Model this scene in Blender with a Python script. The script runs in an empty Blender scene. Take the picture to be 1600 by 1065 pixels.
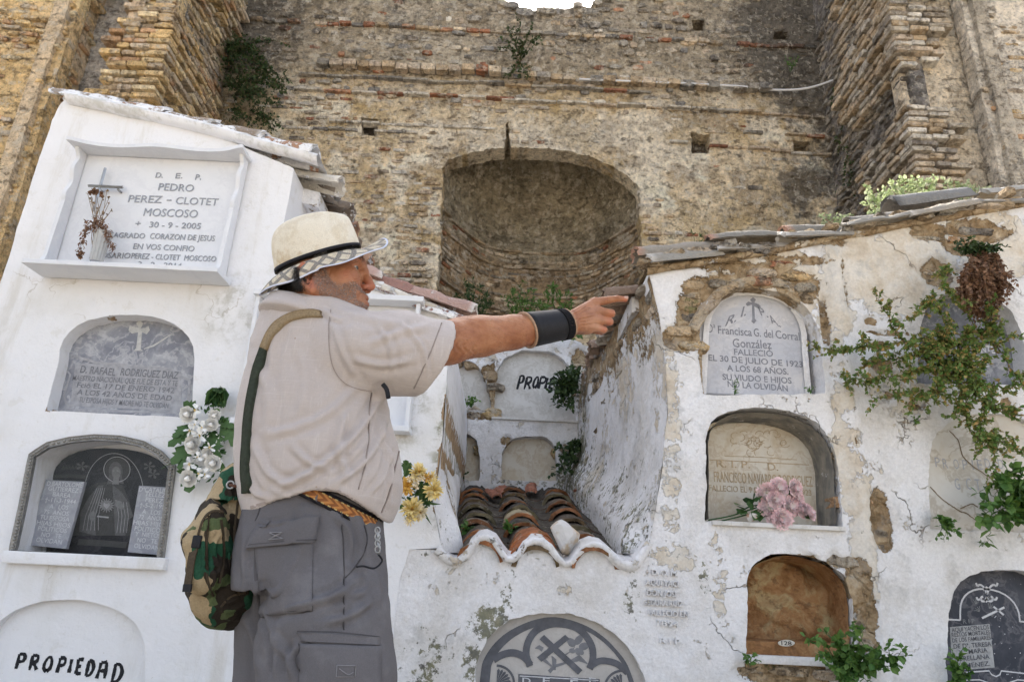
import bpy, bmesh, math, random
import numpy as np
from mathutils import Vector, Matrix, noise as mnoise
from mathutils.geometry import delaunay_2d_cdt
from mathutils.bvhtree import BVHTree
rad = math.radians
scene = bpy.context.scene
COL = scene.collection
RNG = np.random.default_rng(7)
random.seed(7)

# ------------------------------------------------------------------ camera
F = 1080.0; PITCH = rad(19.5); ROLL = rad(2.7); CAM = np.array([0, 0, .8])
def _rx(a):
    c, s = math.cos(a), math.sin(a); return np.array([[1, 0, 0], [0, c, -s], [0, s, c]])
def _rz(a):
    c, s = math.cos(a), math.sin(a); return np.array([[c, -s, 0], [s, c, 0], [0, 0, 1]])
R = _rx(math.pi / 2 + PITCH) @ _rz(ROLL)
def P(px, py, Y):
    "the point of the vertical plane at distance Y that the photograph shows at px, py"
    d = R @ np.array([(px - 800) / F, -(py - 532.5) / F, -1.0]); return CAM + d * (Y / d[1])
def PX(px, py, X):
    d = R @ np.array([(px - 800) / F, -(py - 532.5) / F, -1.0]); return CAM + d * (X / d[0])
def A(px, py, Y):
    p = P(px, py, Y); return (p[0], p[2])
def poly(pts, Y): return [A(x, y, Y) for x, y in pts]

cd = bpy.data.cameras.new('camera'); cam = bpy.data.objects.new('camera', cd); COL.objects.link(cam)
cd.sensor_width = 36; cd.lens = 36 * F / 1600; cd.clip_end = 2000; cd.clip_start = .05
cam.matrix_world = Matrix(np.vstack([np.hstack([R, CAM[:, None]]), [0, 0, 0, 1]]).tolist())
scene.camera = cam

# ------------------------------------------------------------------ light
SUN_DIR = np.array([-.20, .95, 0]); SUN_DIR /= np.linalg.norm(SUN_DIR); SUN_EL = rad(51)
sd = np.array([SUN_DIR[0] * math.cos(SUN_EL), SUN_DIR[1] * math.cos(SUN_EL), math.sin(SUN_EL)])
w = bpy.data.worlds.new('World'); scene.world = w; w.use_nodes = True
nt = w.node_tree; sky = nt.nodes.new('ShaderNodeTexSky'); sky.sky_type = 'NISHITA'; sky.sun_disc = False
sky.sun_elevation = SUN_EL; sky.sun_rotation = math.atan2(sd[0], sd[1])
sky.dust_density = 3.5; sky.air_density = 1.0; sky.ozone_density = .8
hs = nt.nodes.new('ShaderNodeHueSaturation'); hs.inputs['Saturation'].default_value = .5   # a hazy summer sky
nt.links.new(sky.outputs[0], hs.inputs['Color']); nt.links.new(hs.outputs[0], nt.nodes['Background'].inputs[0]); nt.nodes['Background'].inputs[1].default_value = .15
ld = bpy.data.lights.new('sun', 'SUN'); ld.energy = 5; ld.angle = rad(.5); ld.color = (1, .94, .84)
sun = bpy.data.objects.new('sun', ld); COL.objects.link(sun)
sun.rotation_euler = Vector(sd).to_track_quat('Z', 'Y').to_euler()
scene.view_settings.view_transform = 'Standard'; scene.view_settings.look = 'None'
scene.cycles.max_bounces = 5; scene.cycles.diffuse_bounces = 3; scene.cycles.glossy_bounces = 2; scene.cycles.transmission_bounces = 4
scene.cycles.use_adaptive_sampling = True; scene.cycles.adaptive_threshold = .03; scene.cycles.caustics_reflective = False; scene.cycles.caustics_refractive = False
scene.view_settings.exposure = 1.5; scene.view_settings.gamma = 1

# ------------------------------------------------------------------ object helpers
def set_attrs(me, attrs):
    for k, v in (attrs or {}).items():
        v = np.asarray(v, dtype=np.float32)
        if v.ndim == 2:
            if v.shape[1] == 3: v = np.hstack([v, np.ones((len(v), 1), np.float32)])
            a = me.attributes.new(k, 'FLOAT_COLOR', 'POINT'); a.data.foreach_set('color', v.ravel())
        else:
            a = me.attributes.new(k, 'FLOAT', 'POINT'); a.data.foreach_set('value', v)
def mesh(name, V, Fc, m=None, parent=None, smooth=True, attrs=None, mats=None, fmat=None):
    V = np.asarray(V, dtype=float)
    me = bpy.data.meshes.new(name)
    o = bpy.data.objects.new(name, me); COL.objects.link(o)
    if parent is not None:
        o.parent = parent
        off = np.zeros(3); q = parent
        while q is not None: off += np.array(q.location); q = q.parent
    else:
        off = np.array([V[:, 0].mean(), V[:, 1].mean(), V[:, 2].min()]); o.location = off
    if isinstance(Fc, np.ndarray): Fc = Fc.tolist()
    me.from_pydata((V - off).tolist(), [], Fc)
    for mm in (mats or ([m] if m else [])): me.materials.append(mm)
    if fmat is not None: me.polygons.foreach_set('material_index', np.asarray(fmat, dtype=np.int32))
    if smooth: me.polygons.foreach_set('use_smooth', np.ones(len(me.polygons), bool))
    set_attrs(me, attrs); me.update(); return o
def tag(o, label=None, cat=None, group=None, kind=None):
    if label: o['label'] = label
    if cat: o['category'] = cat
    if group: o['group'] = group
    if kind: o['kind'] = kind
    return o
def thing(name, label, cat, loc=(0, 0, 0), group=None, kind=None):
    o = bpy.data.objects.new(name, None); COL.objects.link(o); o.location = loc; o.empty_display_size = .1
    return tag(o, label, cat, group, kind)
class MB:
    "collects pieces into one mesh"
    def __init__(s): s.V = []; s.F = []; s.A = {}; s.n = 0; s.M = []
    def add(s, V, Fc, mi=0, **at):
        V = np.asarray(V, float); s.V.append(V)
        Fc = Fc.tolist() if isinstance(Fc, np.ndarray) else Fc
        s.F += [[i + s.n for i in f] for f in Fc]; s.M += [mi] * len(Fc)
        for k, v in at.items():
            v = np.asarray(v, float)
            if v.ndim == 0: v = np.full(len(V), float(v))
            elif v.ndim == 1 and len(v) == 3 and len(V) != 3: v = np.tile(v, (len(V), 1))
            s.A.setdefault(k, []).append(v)
        s.n += len(V); return s
    def build(s, name, m=None, parent=None, smooth=True, mats=None):
        at = {k: np.concatenate(v) for k, v in s.A.items()}
        return mesh(name, np.vstack(s.V), s.F, m, parent, smooth, at, mats, s.M if mats else None)

# ------------------------------------------------------------------ numpy noise
_perm = np.random.default_rng(3).random((64, 64, 64))
def vnoise(x, y, z=0.0):
    x, y, z = np.broadcast_arrays(np.asarray(x, float), np.asarray(y, float), np.asarray(z, float))
    xi, yi, zi = np.floor(x).astype(int), np.floor(y).astype(int), np.floor(z).astype(int)
    u, v, w_ = x - xi, y - yi, z - zi
    u, v, w_ = u * u * (3 - 2 * u), v * v * (3 - 2 * v), w_ * w_ * (3 - 2 * w_)
    g = lambda a, b, c: _perm[(xi + a) & 63, (yi + b) & 63, (zi + c) & 63]
    r = 0
    for a in (0, 1):
        for b in (0, 1):
            for c in (0, 1):
                r = r + g(a, b, c) * (u if a else 1 - u) * (v if b else 1 - v) * (w_ if c else 1 - w_)
    return r
def fbm(x, y, z=0.0, o=4, rough=.5):
    r = 0; a = 1; t = 0
    for i in range(o):
        r = r + a * vnoise(x * 2 ** i + 7 * i, y * 2 ** i + 3 * i, np.asarray(z) * 2 ** i); t += a; a *= rough
    return r / t * 2 - 1
def sstep(a, b, x):
    t = np.clip((np.asarray(x, float) - a) / (b - a), 0, 1); return t * t * (3 - 2 * t)
def inpoly(pts, pg):
    pts = np.asarray(pts); pg = np.asarray(pg); x, y = pts[:, 0], pts[:, 1]; r = np.zeros(len(pts), bool)
    for i in range(len(pg)):
        x0, y0 = pg[i]; x1, y1 = pg[(i + 1) % len(pg)]
        if y0 == y1: continue
        c = ((y0 > y) != (y1 > y)) & (x < (x1 - x0) * (y - y0) / (y1 - y0) + x0); r ^= c
    return r
def dpoly(pts, pg, closed=True):
    "distance from points to a polyline"
    pts = np.asarray(pts); pg = np.asarray(pg, float); best = np.full(len(pts), 1e9)
    n = len(pg) if closed else len(pg) - 1
    for i in range(n):
        a = pg[i]; b = pg[(i + 1) % len(pg)]; ab = b - a; L = ab @ ab
        t = np.clip(((pts - a) @ ab) / max(L, 1e-12), 0, 1)
        best = np.minimum(best, np.hypot(*(pts - a - t[:, None] * ab).T))
    return best
def resample(pg, step, closed=True, amp=0.0, seed=0, keep=True):
    pg = [np.asarray(p, float) for p in pg]; out = []; n = len(pg) if closed else len(pg) - 1
    for i in range(n):
        a = pg[i]; b = pg[(i + 1) % len(pg)]; k = max(1, int(round(np.linalg.norm(b - a) / step)))
        for j in range(k): out.append(a + (b - a) * j / k)
    if not closed: out.append(pg[-1])
    out = np.array(out)
    if amp:
        out = out + amp * np.stack([fbm(out[:, 0] * 9 + seed, out[:, 1] * 9, 1.5, 4, .65), fbm(out[:, 0] * 9, out[:, 1] * 9 + seed, 8.5, 4, .65)], 1)
    return out
def arch(bl, sl, top, sr, br, n=16, pw=1.0):
    bl, sl, top, sr, br = [np.array(p, float) for p in (bl, sl, top, sr, br)]
    c = (sl + sr) / 2; a = (sr - sl) / 2; b = top - c
    th = np.linspace(0, math.pi, n)
    cur = [c - a * math.copysign(abs(math.cos(t)) ** pw, math.cos(t)) + b * math.sin(t) ** pw for t in th]
    return [tuple(bl)] + [tuple(p) for p in cur] + [tuple(br)]

# ------------------------------------------------------------------ materials
class N:
    def __init__(s, name):
        s.m = bpy.data.materials.new(name); s.m.use_nodes = True; s.t = s.m.node_tree; s.b = s.t.nodes['Principled BSDF']
        s.co = s.node('ShaderNodeTexCoord').outputs['Object']
    def node(s, ty, **k):
        n = s.t.nodes.new(ty)
        for a, b in k.items(): setattr(n, a, b)
        return n
    def put(s, inp, v):
        if hasattr(v, 'is_output'): s.t.links.new(v, inp)
        elif v is not None:
            if isinstance(v, (tuple, list)) and len(v) == 3 and inp.type == 'RGBA': v = (*v, 1)
            inp.default_value = v
    def math(s, op, a, b=0.0, c=None, clamp=False):
        n = s.node('ShaderNodeMath', operation=op, use_clamp=clamp); s.put(n.inputs[0], a); s.put(n.inputs[1], b)
        if c is not None: s.put(n.inputs[2], c)
        return n.outputs[0]
    def add(s, *a):
        r = a[0]
        for b in a[1:]: r = s.math('ADD', r, b)
        return r
    def mul(s, a, b): return s.math('MULTIPLY', a, b)
    def map(s, scale=(1, 1, 1), loc=(0, 0, 0), rot=(0, 0, 0), vec=None):
        n = s.node('ShaderNodeMapping'); s.put(n.inputs[0], vec or s.co); n.inputs['Scale'].default_value = scale
        n.inputs['Location'].default_value = loc; n.inputs['Rotation'].default_value = rot; return n.outputs[0]
    def noise(s, scale, detail=6, rough=.6, vec=None, dist=0.0, col=False):
        n = s.node('ShaderNodeTexNoise'); s.put(n.inputs['Vector'], vec or s.co); n.inputs['Scale'].default_value = scale
        n.inputs['Detail'].default_value = min(detail, 6 if scale < 5 else 4); n.inputs['Roughness'].default_value = rough; n.inputs['Distortion'].default_value = dist
        return n.outputs['Color' if col else 'Fac']
    def vor(s, scale, feature='F1', vec=None, out='Distance', rand=1.0):
        n = s.node('ShaderNodeTexVoronoi', feature=feature); s.put(n.inputs['Vector'], vec or s.co); n.inputs['Scale'].default_value = scale
        n.inputs['Randomness'].default_value = rand
        return n.outputs[out]
    def warp(s, scale, amt, vec=None):
        c = s.noise(scale, 4, .6, vec, col=True)
        a = s.node('ShaderNodeVectorMath', operation='SUBTRACT'); s.put(a.inputs[0], c); a.inputs[1].default_value = (.5, .5, .5)
        b = s.node('ShaderNodeVectorMath', operation='SCALE'); s.put(b.inputs[0], a.outputs[0]); b.inputs['Scale'].default_value = amt
        d = s.node('ShaderNodeVectorMath', operation='ADD'); s.put(d.inputs[0], vec or s.co); s.put(d.inputs[1], b.outputs[0]); return d.outputs[0]
    def step(s, v, a, b):
        n = s.node('ShaderNodeMapRange', interpolation_type='SMOOTHSTEP'); s.put(n.inputs['Value'], v)
        n.inputs['From Min'].default_value = a; n.inputs['From Max'].default_value = b; return n.outputs[0]
    def ramp(s, v, stops):
        n = s.node('ShaderNodeValToRGB'); s.put(n.inputs[0], v); e = n.color_ramp.elements
        while len(e) < len(stops): e.new(.5)
        for i, (p, c) in enumerate(stops): e[i].position = p; e[i].color = (*c, 1)
        return n.outputs[0]
    def mix(s, f, a, b, mode='MIX'):
        n = s.node('ShaderNodeMix', data_type='RGBA', blend_type=mode); s.put(n.inputs[0], f); s.put(n.inputs[6], a); s.put(n.inputs[7], b); return n.outputs[2]
    def attr(s, name, col=False):
        n = s.node('ShaderNodeAttribute'); n.attribute_name = name; return n.outputs['Color' if col else 'Fac']
    def sep(s, vec=None):
        n = s.node('ShaderNodeSeparateXYZ'); s.put(n.inputs[0], vec or s.co); return n.outputs
    def bump(s, h, strength=.5, dist=.01, normal=None):
        n = s.node('ShaderNodeBump'); s.put(n.inputs['Height'], h); n.inputs['Strength'].default_value = strength; n.inputs['Distance'].default_value = dist
        if normal is not None: s.put(n.inputs['Normal'], normal)
        return n.outputs[0]
    def fin(s, col, rough=.9, normal=None, spec=.25, **k):
        s.put(s.b.inputs['Base Color'], col); s.put(s.b.inputs['Roughness'], rough); s.b.inputs['Specular IOR Level'].default_value = spec
        if normal is not None: s.put(s.b.inputs['Normal'], normal)
        for a, v in k.items(): s.put(s.b.inputs[a.replace('_', ' ')], v)
        return s.m
def hsv(n, col, f, amt=.25):
    "multiply a colour by 1 +- amt along a factor"
    return n.mix(1.0, col, n.ramp(f, [(.25, (1 - amt,) * 3), (.75, (1 + amt * .4,) * 3)]), 'MULTIPLY')
def simple(name, col, rough=.7, nscale=30, amt=.2, bump=.2, bdist=.002, spec=.3, bscale=None, **k):
    n = N(name); f = n.noise(nscale, 6, .6); c = hsv(n, col, f, amt)
    return n.fin(c, rough, n.bump(n.noise(bscale or nscale * 3, 6, .65), bump, bdist), spec, **k)

def m_plaster_new():
    n = N('whitewash_fresh')
    c = n.mix(n.step(n.noise(1.7, 8, .6), .48, .75), (.82, .82, .84), (.71, .70, .68))
    st = n.noise(1, 8, .7, n.map((5, 5, .8)))
    c = n.mix(n.mul(n.step(st, .53, .72), .55), c, (.60, .57, .51))
    cr = n.mul(n.math('SUBTRACT', 1.0, n.step(n.vor(1.3, 'DISTANCE_TO_EDGE', n.warp(4, .3)), .0, .005)), n.step(n.noise(1.6, 3, .5), .52, .6)); c = n.mix(n.mul(cr, .5), c, (.40, .36, .30))
    c = n.mix(n.mul(n.step(n.noise(9, 6, .75), .56, .66), .35), c, (.66, .64, .60))
    c = n.mix(n.mul(n.step(n.noise(55, 3, .6), .7, .78), .5), c, (.45, .42, .36))
    m = n.mul(n.attr('mold'), n.step(n.noise(9, 8, .7), .45, .62)); c = n.mix(m, c, (.25, .24, .16))
    pe = n.step(n.add(n.attr('peel'), n.mul(n.add(n.noise(14, 8, .7), -.5), 1.0)), .5, .56)
    c = n.mix(pe, c, n.ramp(n.noise(20, 6, .6), [(.3, (.22, .14, .08)), (.6, (.42, .30, .18)), (.8, (.55, .46, .34))]))
    h = n.add(n.mul(n.noise(4, 6, .6), 2.0), n.mul(n.noise(60, 6, .7), .30), n.mul(pe, -.8))
    return n.fin(c, .85, n.bump(h, .65, .012), .2)
def m_plaster_old():
    n = N('whitewash_flaking')
    wv = n.warp(5, .10)
    fl = n.attr('flake'); pl = n.attr('peel'); md = n.attr('mold')
    big = n.noise(2.2, 10, .66); mid = n.noise(8, 10, .68, wv); fine = n.noise(45, 6, .7)
    white = n.mix(n.step(n.noise(3.1, 8, .65), .42, .68), (.82, .815, .83), (.68, .66, .64))
    under = n.ramp(n.noise(5, 8, .7, wv), [(.28, (.46, .37, .26)), (.42, (.62, .54, .43)), (.55, (.72, .67, .59)), (.75, (.62, .60, .57))])
    f1 = n.step(n.add(n.mul(big, .42), n.mul(mid, .34), n.mul(n.noise(26, 6, .75), .24), n.mul(fl, .17)), .58, .60)
    c = n.mix(n.mul(f1, .9), white, under)
    f2 = n.step(n.add(pl, n.mul(n.add(n.noise(4.9, 10, .72), -.5), 1.8), n.mul(n.add(n.noise(33, 6, .75), -.5), 1.1)), .50, .56)
    ed = n.vor(9, 'DISTANCE_TO_EDGE', n.warp(6, .12)); rub = n.step(ed, .0, .12)
    earth = n.ramp(n.noise(13, 8, .7), [(.28, (.13, .09, .05)), (.45, (.30, .21, .12)), (.6, (.45, .35, .23)), (.8, (.60, .52, .41))])
    c = n.mix(f2, c, earth)
    cr = n.math('SUBTRACT', 1.0, n.step(n.vor(1.9, 'DISTANCE_TO_EDGE', n.warp(4, .35)), .0, .007))
    cr = n.mul(cr, n.step(n.noise(2.1, 3, .5), .52, .6)); c = n.mix(n.mul(cr, .7), c, (.26, .20, .14))
    # grey weathering and black and green growth where the wall stays damp
    g = n.mul(n.step(n.noise(6, 10, .75), .5, .64), n.step(n.noise(1.1, 4, .5), .42, .62)); c = n.mix(n.mul(g, .45), c, (.36, .36, .35))
    k1 = n.step(n.add(n.mul(md, .55), n.mul(n.add(n.noise(32, 6, .75), -.5), 1.3), n.mul(n.add(n.noise(7, 6, .7), -.5), 1.1)), .46, .60)
    c = n.mix(n.mul(k1, .85), c, n.ramp(n.noise(19, 5, .6), [(.35, (.035, .033, .022)), (.55, (.13, .13, .05)), (.75, (.25, .22, .12))]))
    c = hsv(n, c, n.noise(70, 5, .7), .16)
    h = n.add(n.mul(f1, -.55), n.mul(f2, -1.8), n.mul(n.noise(5, 8, .6), 1.4), n.mul(fine, .45), n.mul(cr, -1.0),
              n.mul(n.mul(f2, rub), .8), n.mul(mid, .6))
    return n.fin(c, .92, n.bump(h, .9, .014), .15)
def m_masonry(name='weathered_masonry', bscale=1.0):
    n = N(name); c = n.attr('Col', True); st = n.attr('stain')
    c = n.mix(1.0, c, n.ramp(n.noise(9 * bscale, 10, .72), [(.30, (.42, .40, .38)), (.48, (.98, .97, .95)), (.70, (1.42, 1.38, 1.30))]), 'MULTIPLY')
    c = n.mix(n.mul(n.step(n.noise(2.6 * bscale, 10, .72), .53, .63), .55), c, (.60, .52, .42))
    c = n.mix(n.mul(n.step(n.noise(21 * bscale, 6, .7), .56, .64), .5), c, (.20, .15, .10))
    k = n.step(n.add(n.mul(st, .8), n.mul(n.add(n.noise(4.3 * bscale, 10, .75), -.5), 1.3)), .38, .72)
    c = n.mix(n.mul(k, .8), c, n.ramp(n.noise(12, 6, .65), [(.3, (.04, .038, .035)), (.6, (.12, .11, .10)), (.8, (.22, .20, .17))]))
    a2 = n.noise(5.2 * bscale, 8, .75, n.warp(2, .3)); c = n.mix(n.mul(n.step(a2, .55, .60), .45), c, (.64, .59, .50)); cv = n.step(n.noise(4.1 * bscale, 8, .78, n.map((1, 1, 1.7), (3, 1, 5))), .43, .385)
    c = n.mix(n.mul(cv, .55), c, (.17, .125, .08))
    h = n.add(n.mul(cv, -.9), n.mul(n.noise(11 * bscale, 10, .7), 2.0), n.mul(n.noise(50 * bscale, 6, .7), .5), n.mul(n.step(n.vor(7 * bscale, 'DISTANCE_TO_EDGE', n.warp(5, .35)), 0, .10), n.mul(n.step(n.noise(1.3, 3, .5), .45, .6), .5)))
    return n.fin(c, .95, n.bump(h, 1.0, .05), .1)
M = {}
M['new'] = m_plaster_new(); M['old'] = m_plaster_old(); M['mas'] = m_masonry()
def m_tile():
    n = N('weathered_clay_tile'); c = n.attr('Col', True)
    c = n.mix(1.0, c, n.ramp(n.noise(14, 8, .7), [(.3, (.55, .55, .55)), (.5, (1, 1, 1)), (.75, (1.5, 1.45, 1.4))]), 'MULTIPLY')
    c = n.mix(n.mul(n.step(n.noise(30, 8, .75), .58, .66), .7), c, (.36, .35, .30))
    c = n.mix(n.mul(n.step(n.noise(8, 8, .7), .58, .68), .6), c, (.10, .10, .03))
    return n.fin(c, .9, n.bump(n.add(n.noise(25, 8, .7), n.mul(n.noise(7, 5, .7), 2.0), n.mul(n.noise(90, 4, .6), .4)), .9, .012), .15)
M['tile'] = m_tile()
def m_marble(name, a, b, vein, sc=3.0, spk=0.0, rough=.45, spec=.35):
    n = N(name); f = n.noise(sc, 8, .65, n.warp(2.5, .5)); c = n.mix(n.step(f, .38, .68), a, b)
    v = n.math('SUBTRACT', 1.0, n.step(n.math('ABSOLUTE', n.add(n.noise(sc * .8, 6, .6, n.warp(3, .6)), -.5)), 0, .035))
    c = n.mix(n.mul(v, .45), c, vein)
    if spk: c = n.mix(n.mul(n.step(n.noise(38, 4, .7), .64, .70), spk), c, (.62, .61, .60))
    return n.fin(c, rough, n.bump(n.noise(40, 5, .6), .15, .002), spec)
M['marble'] = m_marble('white_marble', (.76, .77, .80), (.71, .725, .76), (.66, .67, .71))
M['grey_marble'] = m_marble('grey_marble', (.20, .21, .25), (.42, .43, .46), (.58, .58, .60), 4, .5, .6)
M['dark_slate'] = m_marble('dark_slate', (.045, .05, .065), (.09, .095, .115), (.16, .17, .19), 4, .12, .8, .12)
M['black_slate'] = m_marble('black_slate', (.018, .019, .023), (.035, .036, .042), (.06, .06, .07), 3, 0, .8, .08)
M['tan_stone'] = m_marble('yellowed_limestone', (.66, .62, .54), (.56, .48, .36), (.46, .35, .23), 5, .1, .7)
M['pale_stone'] = m_marble('pale_weathered_stone', (.66, .65, .63), (.52, .50, .47), (.42, .40, .36), 5, .1, .7)
M['blue_stone'] = m_marble('bluish_limestone', (.50, .51, .55), (.60, .59, .60), (.42, .42, .45), 6, .1, .7)
M['cream_stone'] = m_marble('cream_marble', (.66, .64, .60), (.58, .53, .46), (.34, .27, .18), 2.5, .05, .6)
M['ink'] = simple('lettering_grey_paint', (.16, .165, .185), .7, 60, .35)
M['ink_dark'] = simple('lettering_dark_paint', (.10, .105, .125), .7, 60, .35)
M['ink_tan'] = simple('carved_lettering_ochre', (.50, .39, .26), .8, 30, .25)
M['ink_pale'] = simple('lettering_pale', (.62, .63, .66), .6, 50, .15)
M['ink_steel'] = simple('lettering_metal', (.36, .37, .39), .4, 50, .2, Metallic=.5)
M['black_paint'] = simple('black_brush_paint', (.012, .013, .018), .6, 60, .4)
M['steel'] = simple('dull_steel', (.42, .43, .44), .38, 40, .25, Metallic=.85)
M['frame_metal'] = simple('tarnished_aluminium', (.33, .32, .30), .5, 40, .4, Metallic=.5)
M['pvc'] = simple('grey_plastic_conduit', (.62, .62, .64), .5, 30, .15)
# ------------------------------------------------------------------ wall builder
def wall(name, outline, holes=(), sp=.03, org=None, disp=None, m=None, parent=None, attrs=None, depths=(), thick=.3, jit=.0, hjit=.004, smooth=True, rattr=None):
    """a plaster skin with openings; org maps (a, b, d) to the world, d pointing out of the wall"""
    ol = resample(outline, sp, amp=jit, seed=1.7)
    hs = [resample(h, sp * .6, amp=hjit, seed=3.1 + i) for i, h in enumerate(holes)]
    lo, hi = ol.min(0), ol.max(0)
    gx, gy = np.meshgrid(np.arange(lo[0], hi[0], sp), np.arange(lo[1], hi[1], sp * .9)); g = np.stack([gx.ravel(), gy.ravel()], 1)
    g += RNG.uniform(-.3, .3, g.shape) * sp
    k = inpoly(g, ol) & (dpoly(g, ol) > sp * .5)
    for h in hs:
        hl, hh = h.min(0) - sp, h.max(0) + sp
        near = k & (g[:, 0] > hl[0]) & (g[:, 0] < hh[0]) & (g[:, 1] > hl[1]) & (g[:, 1] < hh[1])
        idx = np.where(near)[0]
        if len(idx): k[idx] = ~inpoly(g[idx], h) & (dpoly(g[idx], h) > sp * .35)
    g = g[k]
    pts = [Vector(p) for p in ol]; E = [(i, (i + 1) % len(ol)) for i in range(len(ol))]
    for h in hs:
        n = len(pts); pts += [Vector(p) for p in h]; E += [(n + i, n + (i + 1) % len(h)) for i in range(len(h))]
    pts += [Vector(p) for p in g]
    ov, oe, of, *_ = delaunay_2d_cdt(pts, E, [], 0, 1e-6)
    V2 = np.array([tuple(v) for v in ov]); T = np.array([f for f in of if len(f) == 3])
    cen = V2[T].mean(1); keep = inpoly(cen, ol)
    for h in hs: keep &= ~inpoly(cen, h)
    T = T[keep]
    # face outwards
    a, b, c = V2[T[:, 0]], V2[T[:, 1]], V2[T[:, 2]]
    cr = (b[:, 0] - a[:, 0]) * (c[:, 1] - a[:, 1]) - (b[:, 1] - a[:, 1]) * (c[:, 0] - a[:, 0])
    T[cr < 0] = T[cr < 0][:, ::-1]
    D = disp(V2[:, 0], V2[:, 1]) if disp else np.zeros(len(V2))
    AT = attrs(V2[:, 0], V2[:, 1]) if attrs else {}
    mb = MB(); mb.add(org(V2[:, 0], V2[:, 1], D), T, **AT)
    def strip(pl, d1, nseg, inward, ja=.004):
        n = len(pl); d0 = disp(pl[:, 0], pl[:, 1]) if disp else np.zeros(n); rows = []
        for j in range(nseg + 1):
            t = j / nseg; d = d0 * (1 - t) - d1 * t
            jx = ja * min(1, j) * fbm(pl[:, 0] * 12 + j * 3, pl[:, 1] * 12, 2 + j, 3)
            q = pl + np.stack([jx, -jx], 1) * (1 if j < nseg else 0)
            rows.append(org(q[:, 0], q[:, 1], d))
        Vr = np.concatenate(rows); Fr = []
        for j in range(nseg):
            for i in range(n):
                i2 = (i + 1) % n; f = [j * n + i, j * n + i2, (j + 1) * n + i2, (j + 1) * n + i]; Fr.append(f if inward else f[::-1])
        at = attrs(np.tile(pl[:, 0], nseg + 1), np.tile(pl[:, 1], nseg + 1)) if attrs else {}
        if rattr: at = rattr(at, np.repeat(np.arange(nseg + 1) / nseg, n))
        mb.add(Vr, Fr, **at)
    if thick: strip(ol, thick, max(3, int(thick / .12)), False)
    for h, dp in zip(hs, depths):
        if dp: strip(h, dp, max(3, int(dp / .04)), True)
    return mb.build(name, m, parent, smooth)
def front(Y): return lambda a, b, d: np.stack([a, Y - d, b], 1)

# stones and bricks: rounded prisms set into a wall
_TH = np.linspace(0, 2 * math.pi, 13)[:-1]
def stones(mb, org, a, b, L, H, prot, ex, col, stain, depth=.10, jit=.05, rot=None, seed=0):
    rg = np.random.default_rng(seed); n = len(a)
    c, s = np.cos(_TH), np.sin(_TH)
    e = 2 / ex[:, None]
    X = np.sign(c) * np.abs(c) ** e; Z = np.sign(s) * np.abs(s) ** e
    X = X * (1 + rg.normal(0, jit, X.shape)); Z = Z * (1 + rg.normal(0, jit * 1.6, Z.shape))
    if rot is not None:
        sk = rot[:, None]; Z = Z + sk * X
    rings = []
    for sc, dd in ((1, -depth), (.985, -.006), (.84, 0.0)):
        jj = rg.normal(0, .004, X.shape) if dd > -.05 else np.zeros(X.shape)
        rings.append((a[:, None] + X * sc * L[:, None] / 2, b[:, None] + Z * (sc if sc > .9 else .80) * H[:, None] / 2, prot[:, None] + dd + jj))
    rings.append((a[:, None], b[:, None], prot[:, None] + rg.normal(0.004, .006, (n, 1))))
    AA = np.concatenate([r[0] for r in rings], 1); BB = np.concatenate([r[1] for r in rings], 1); DD = np.concatenate([r[2] for r in rings], 1)
    m = AA.shape[1]
    V = org(AA.ravel(), BB.ravel(), DD.ravel())
    f = []
    for j in range(2):
        for i in range(12):
            i2 = (i + 1) % 12; f.append([j * 12 + i, j * 12 + i2, (j + 1) * 12 + i2, (j + 1) * 12 + i])
    t = [[24 + i, 24 + (i + 1) % 12, 36] for i in range(12)]
    Fq = (np.arange(n)[:, None, None] * m + np.array(f)).reshape(-1, 4).tolist() + (np.arange(n)[:, None, None] * m + np.array(t)).reshape(-1, 3).tolist()
    mb.add(V, Fq, Col=np.repeat(col, m, 0), stain=np.repeat(stain, m))
PAL = {'brick': [(.38, .18, .11), (.46, .26, .17), (.32, .16, .11)], 'pale': [(.55, .43, .30), (.62, .52, .40), (.48, .37, .25), (.58, .48, .38)],
       'white': [(.66, .61, .54), (.60, .56, .50), (.70, .66, .60)], 'stone': [(.38, .33, .27), (.46, .40, .33), (.30, .27, .24), (.52, .46, .38)],
       'warm': [(.72, .52, .27), (.78, .60, .35), (.66, .49, .29), (.80, .67, .46), (.56, .36, .22)], 'grey': [(.28, .27, .26), (.35, .33, .30), (.42, .39, .35)]}
def cols(kinds, rg):
    out = []
    for k in kinds:
        c = PAL[k][rg.integers(len(PAL[k]))]; out.append(np.array(c) * rg.uniform(.8, 1.15))
    return np.array(out)
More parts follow.
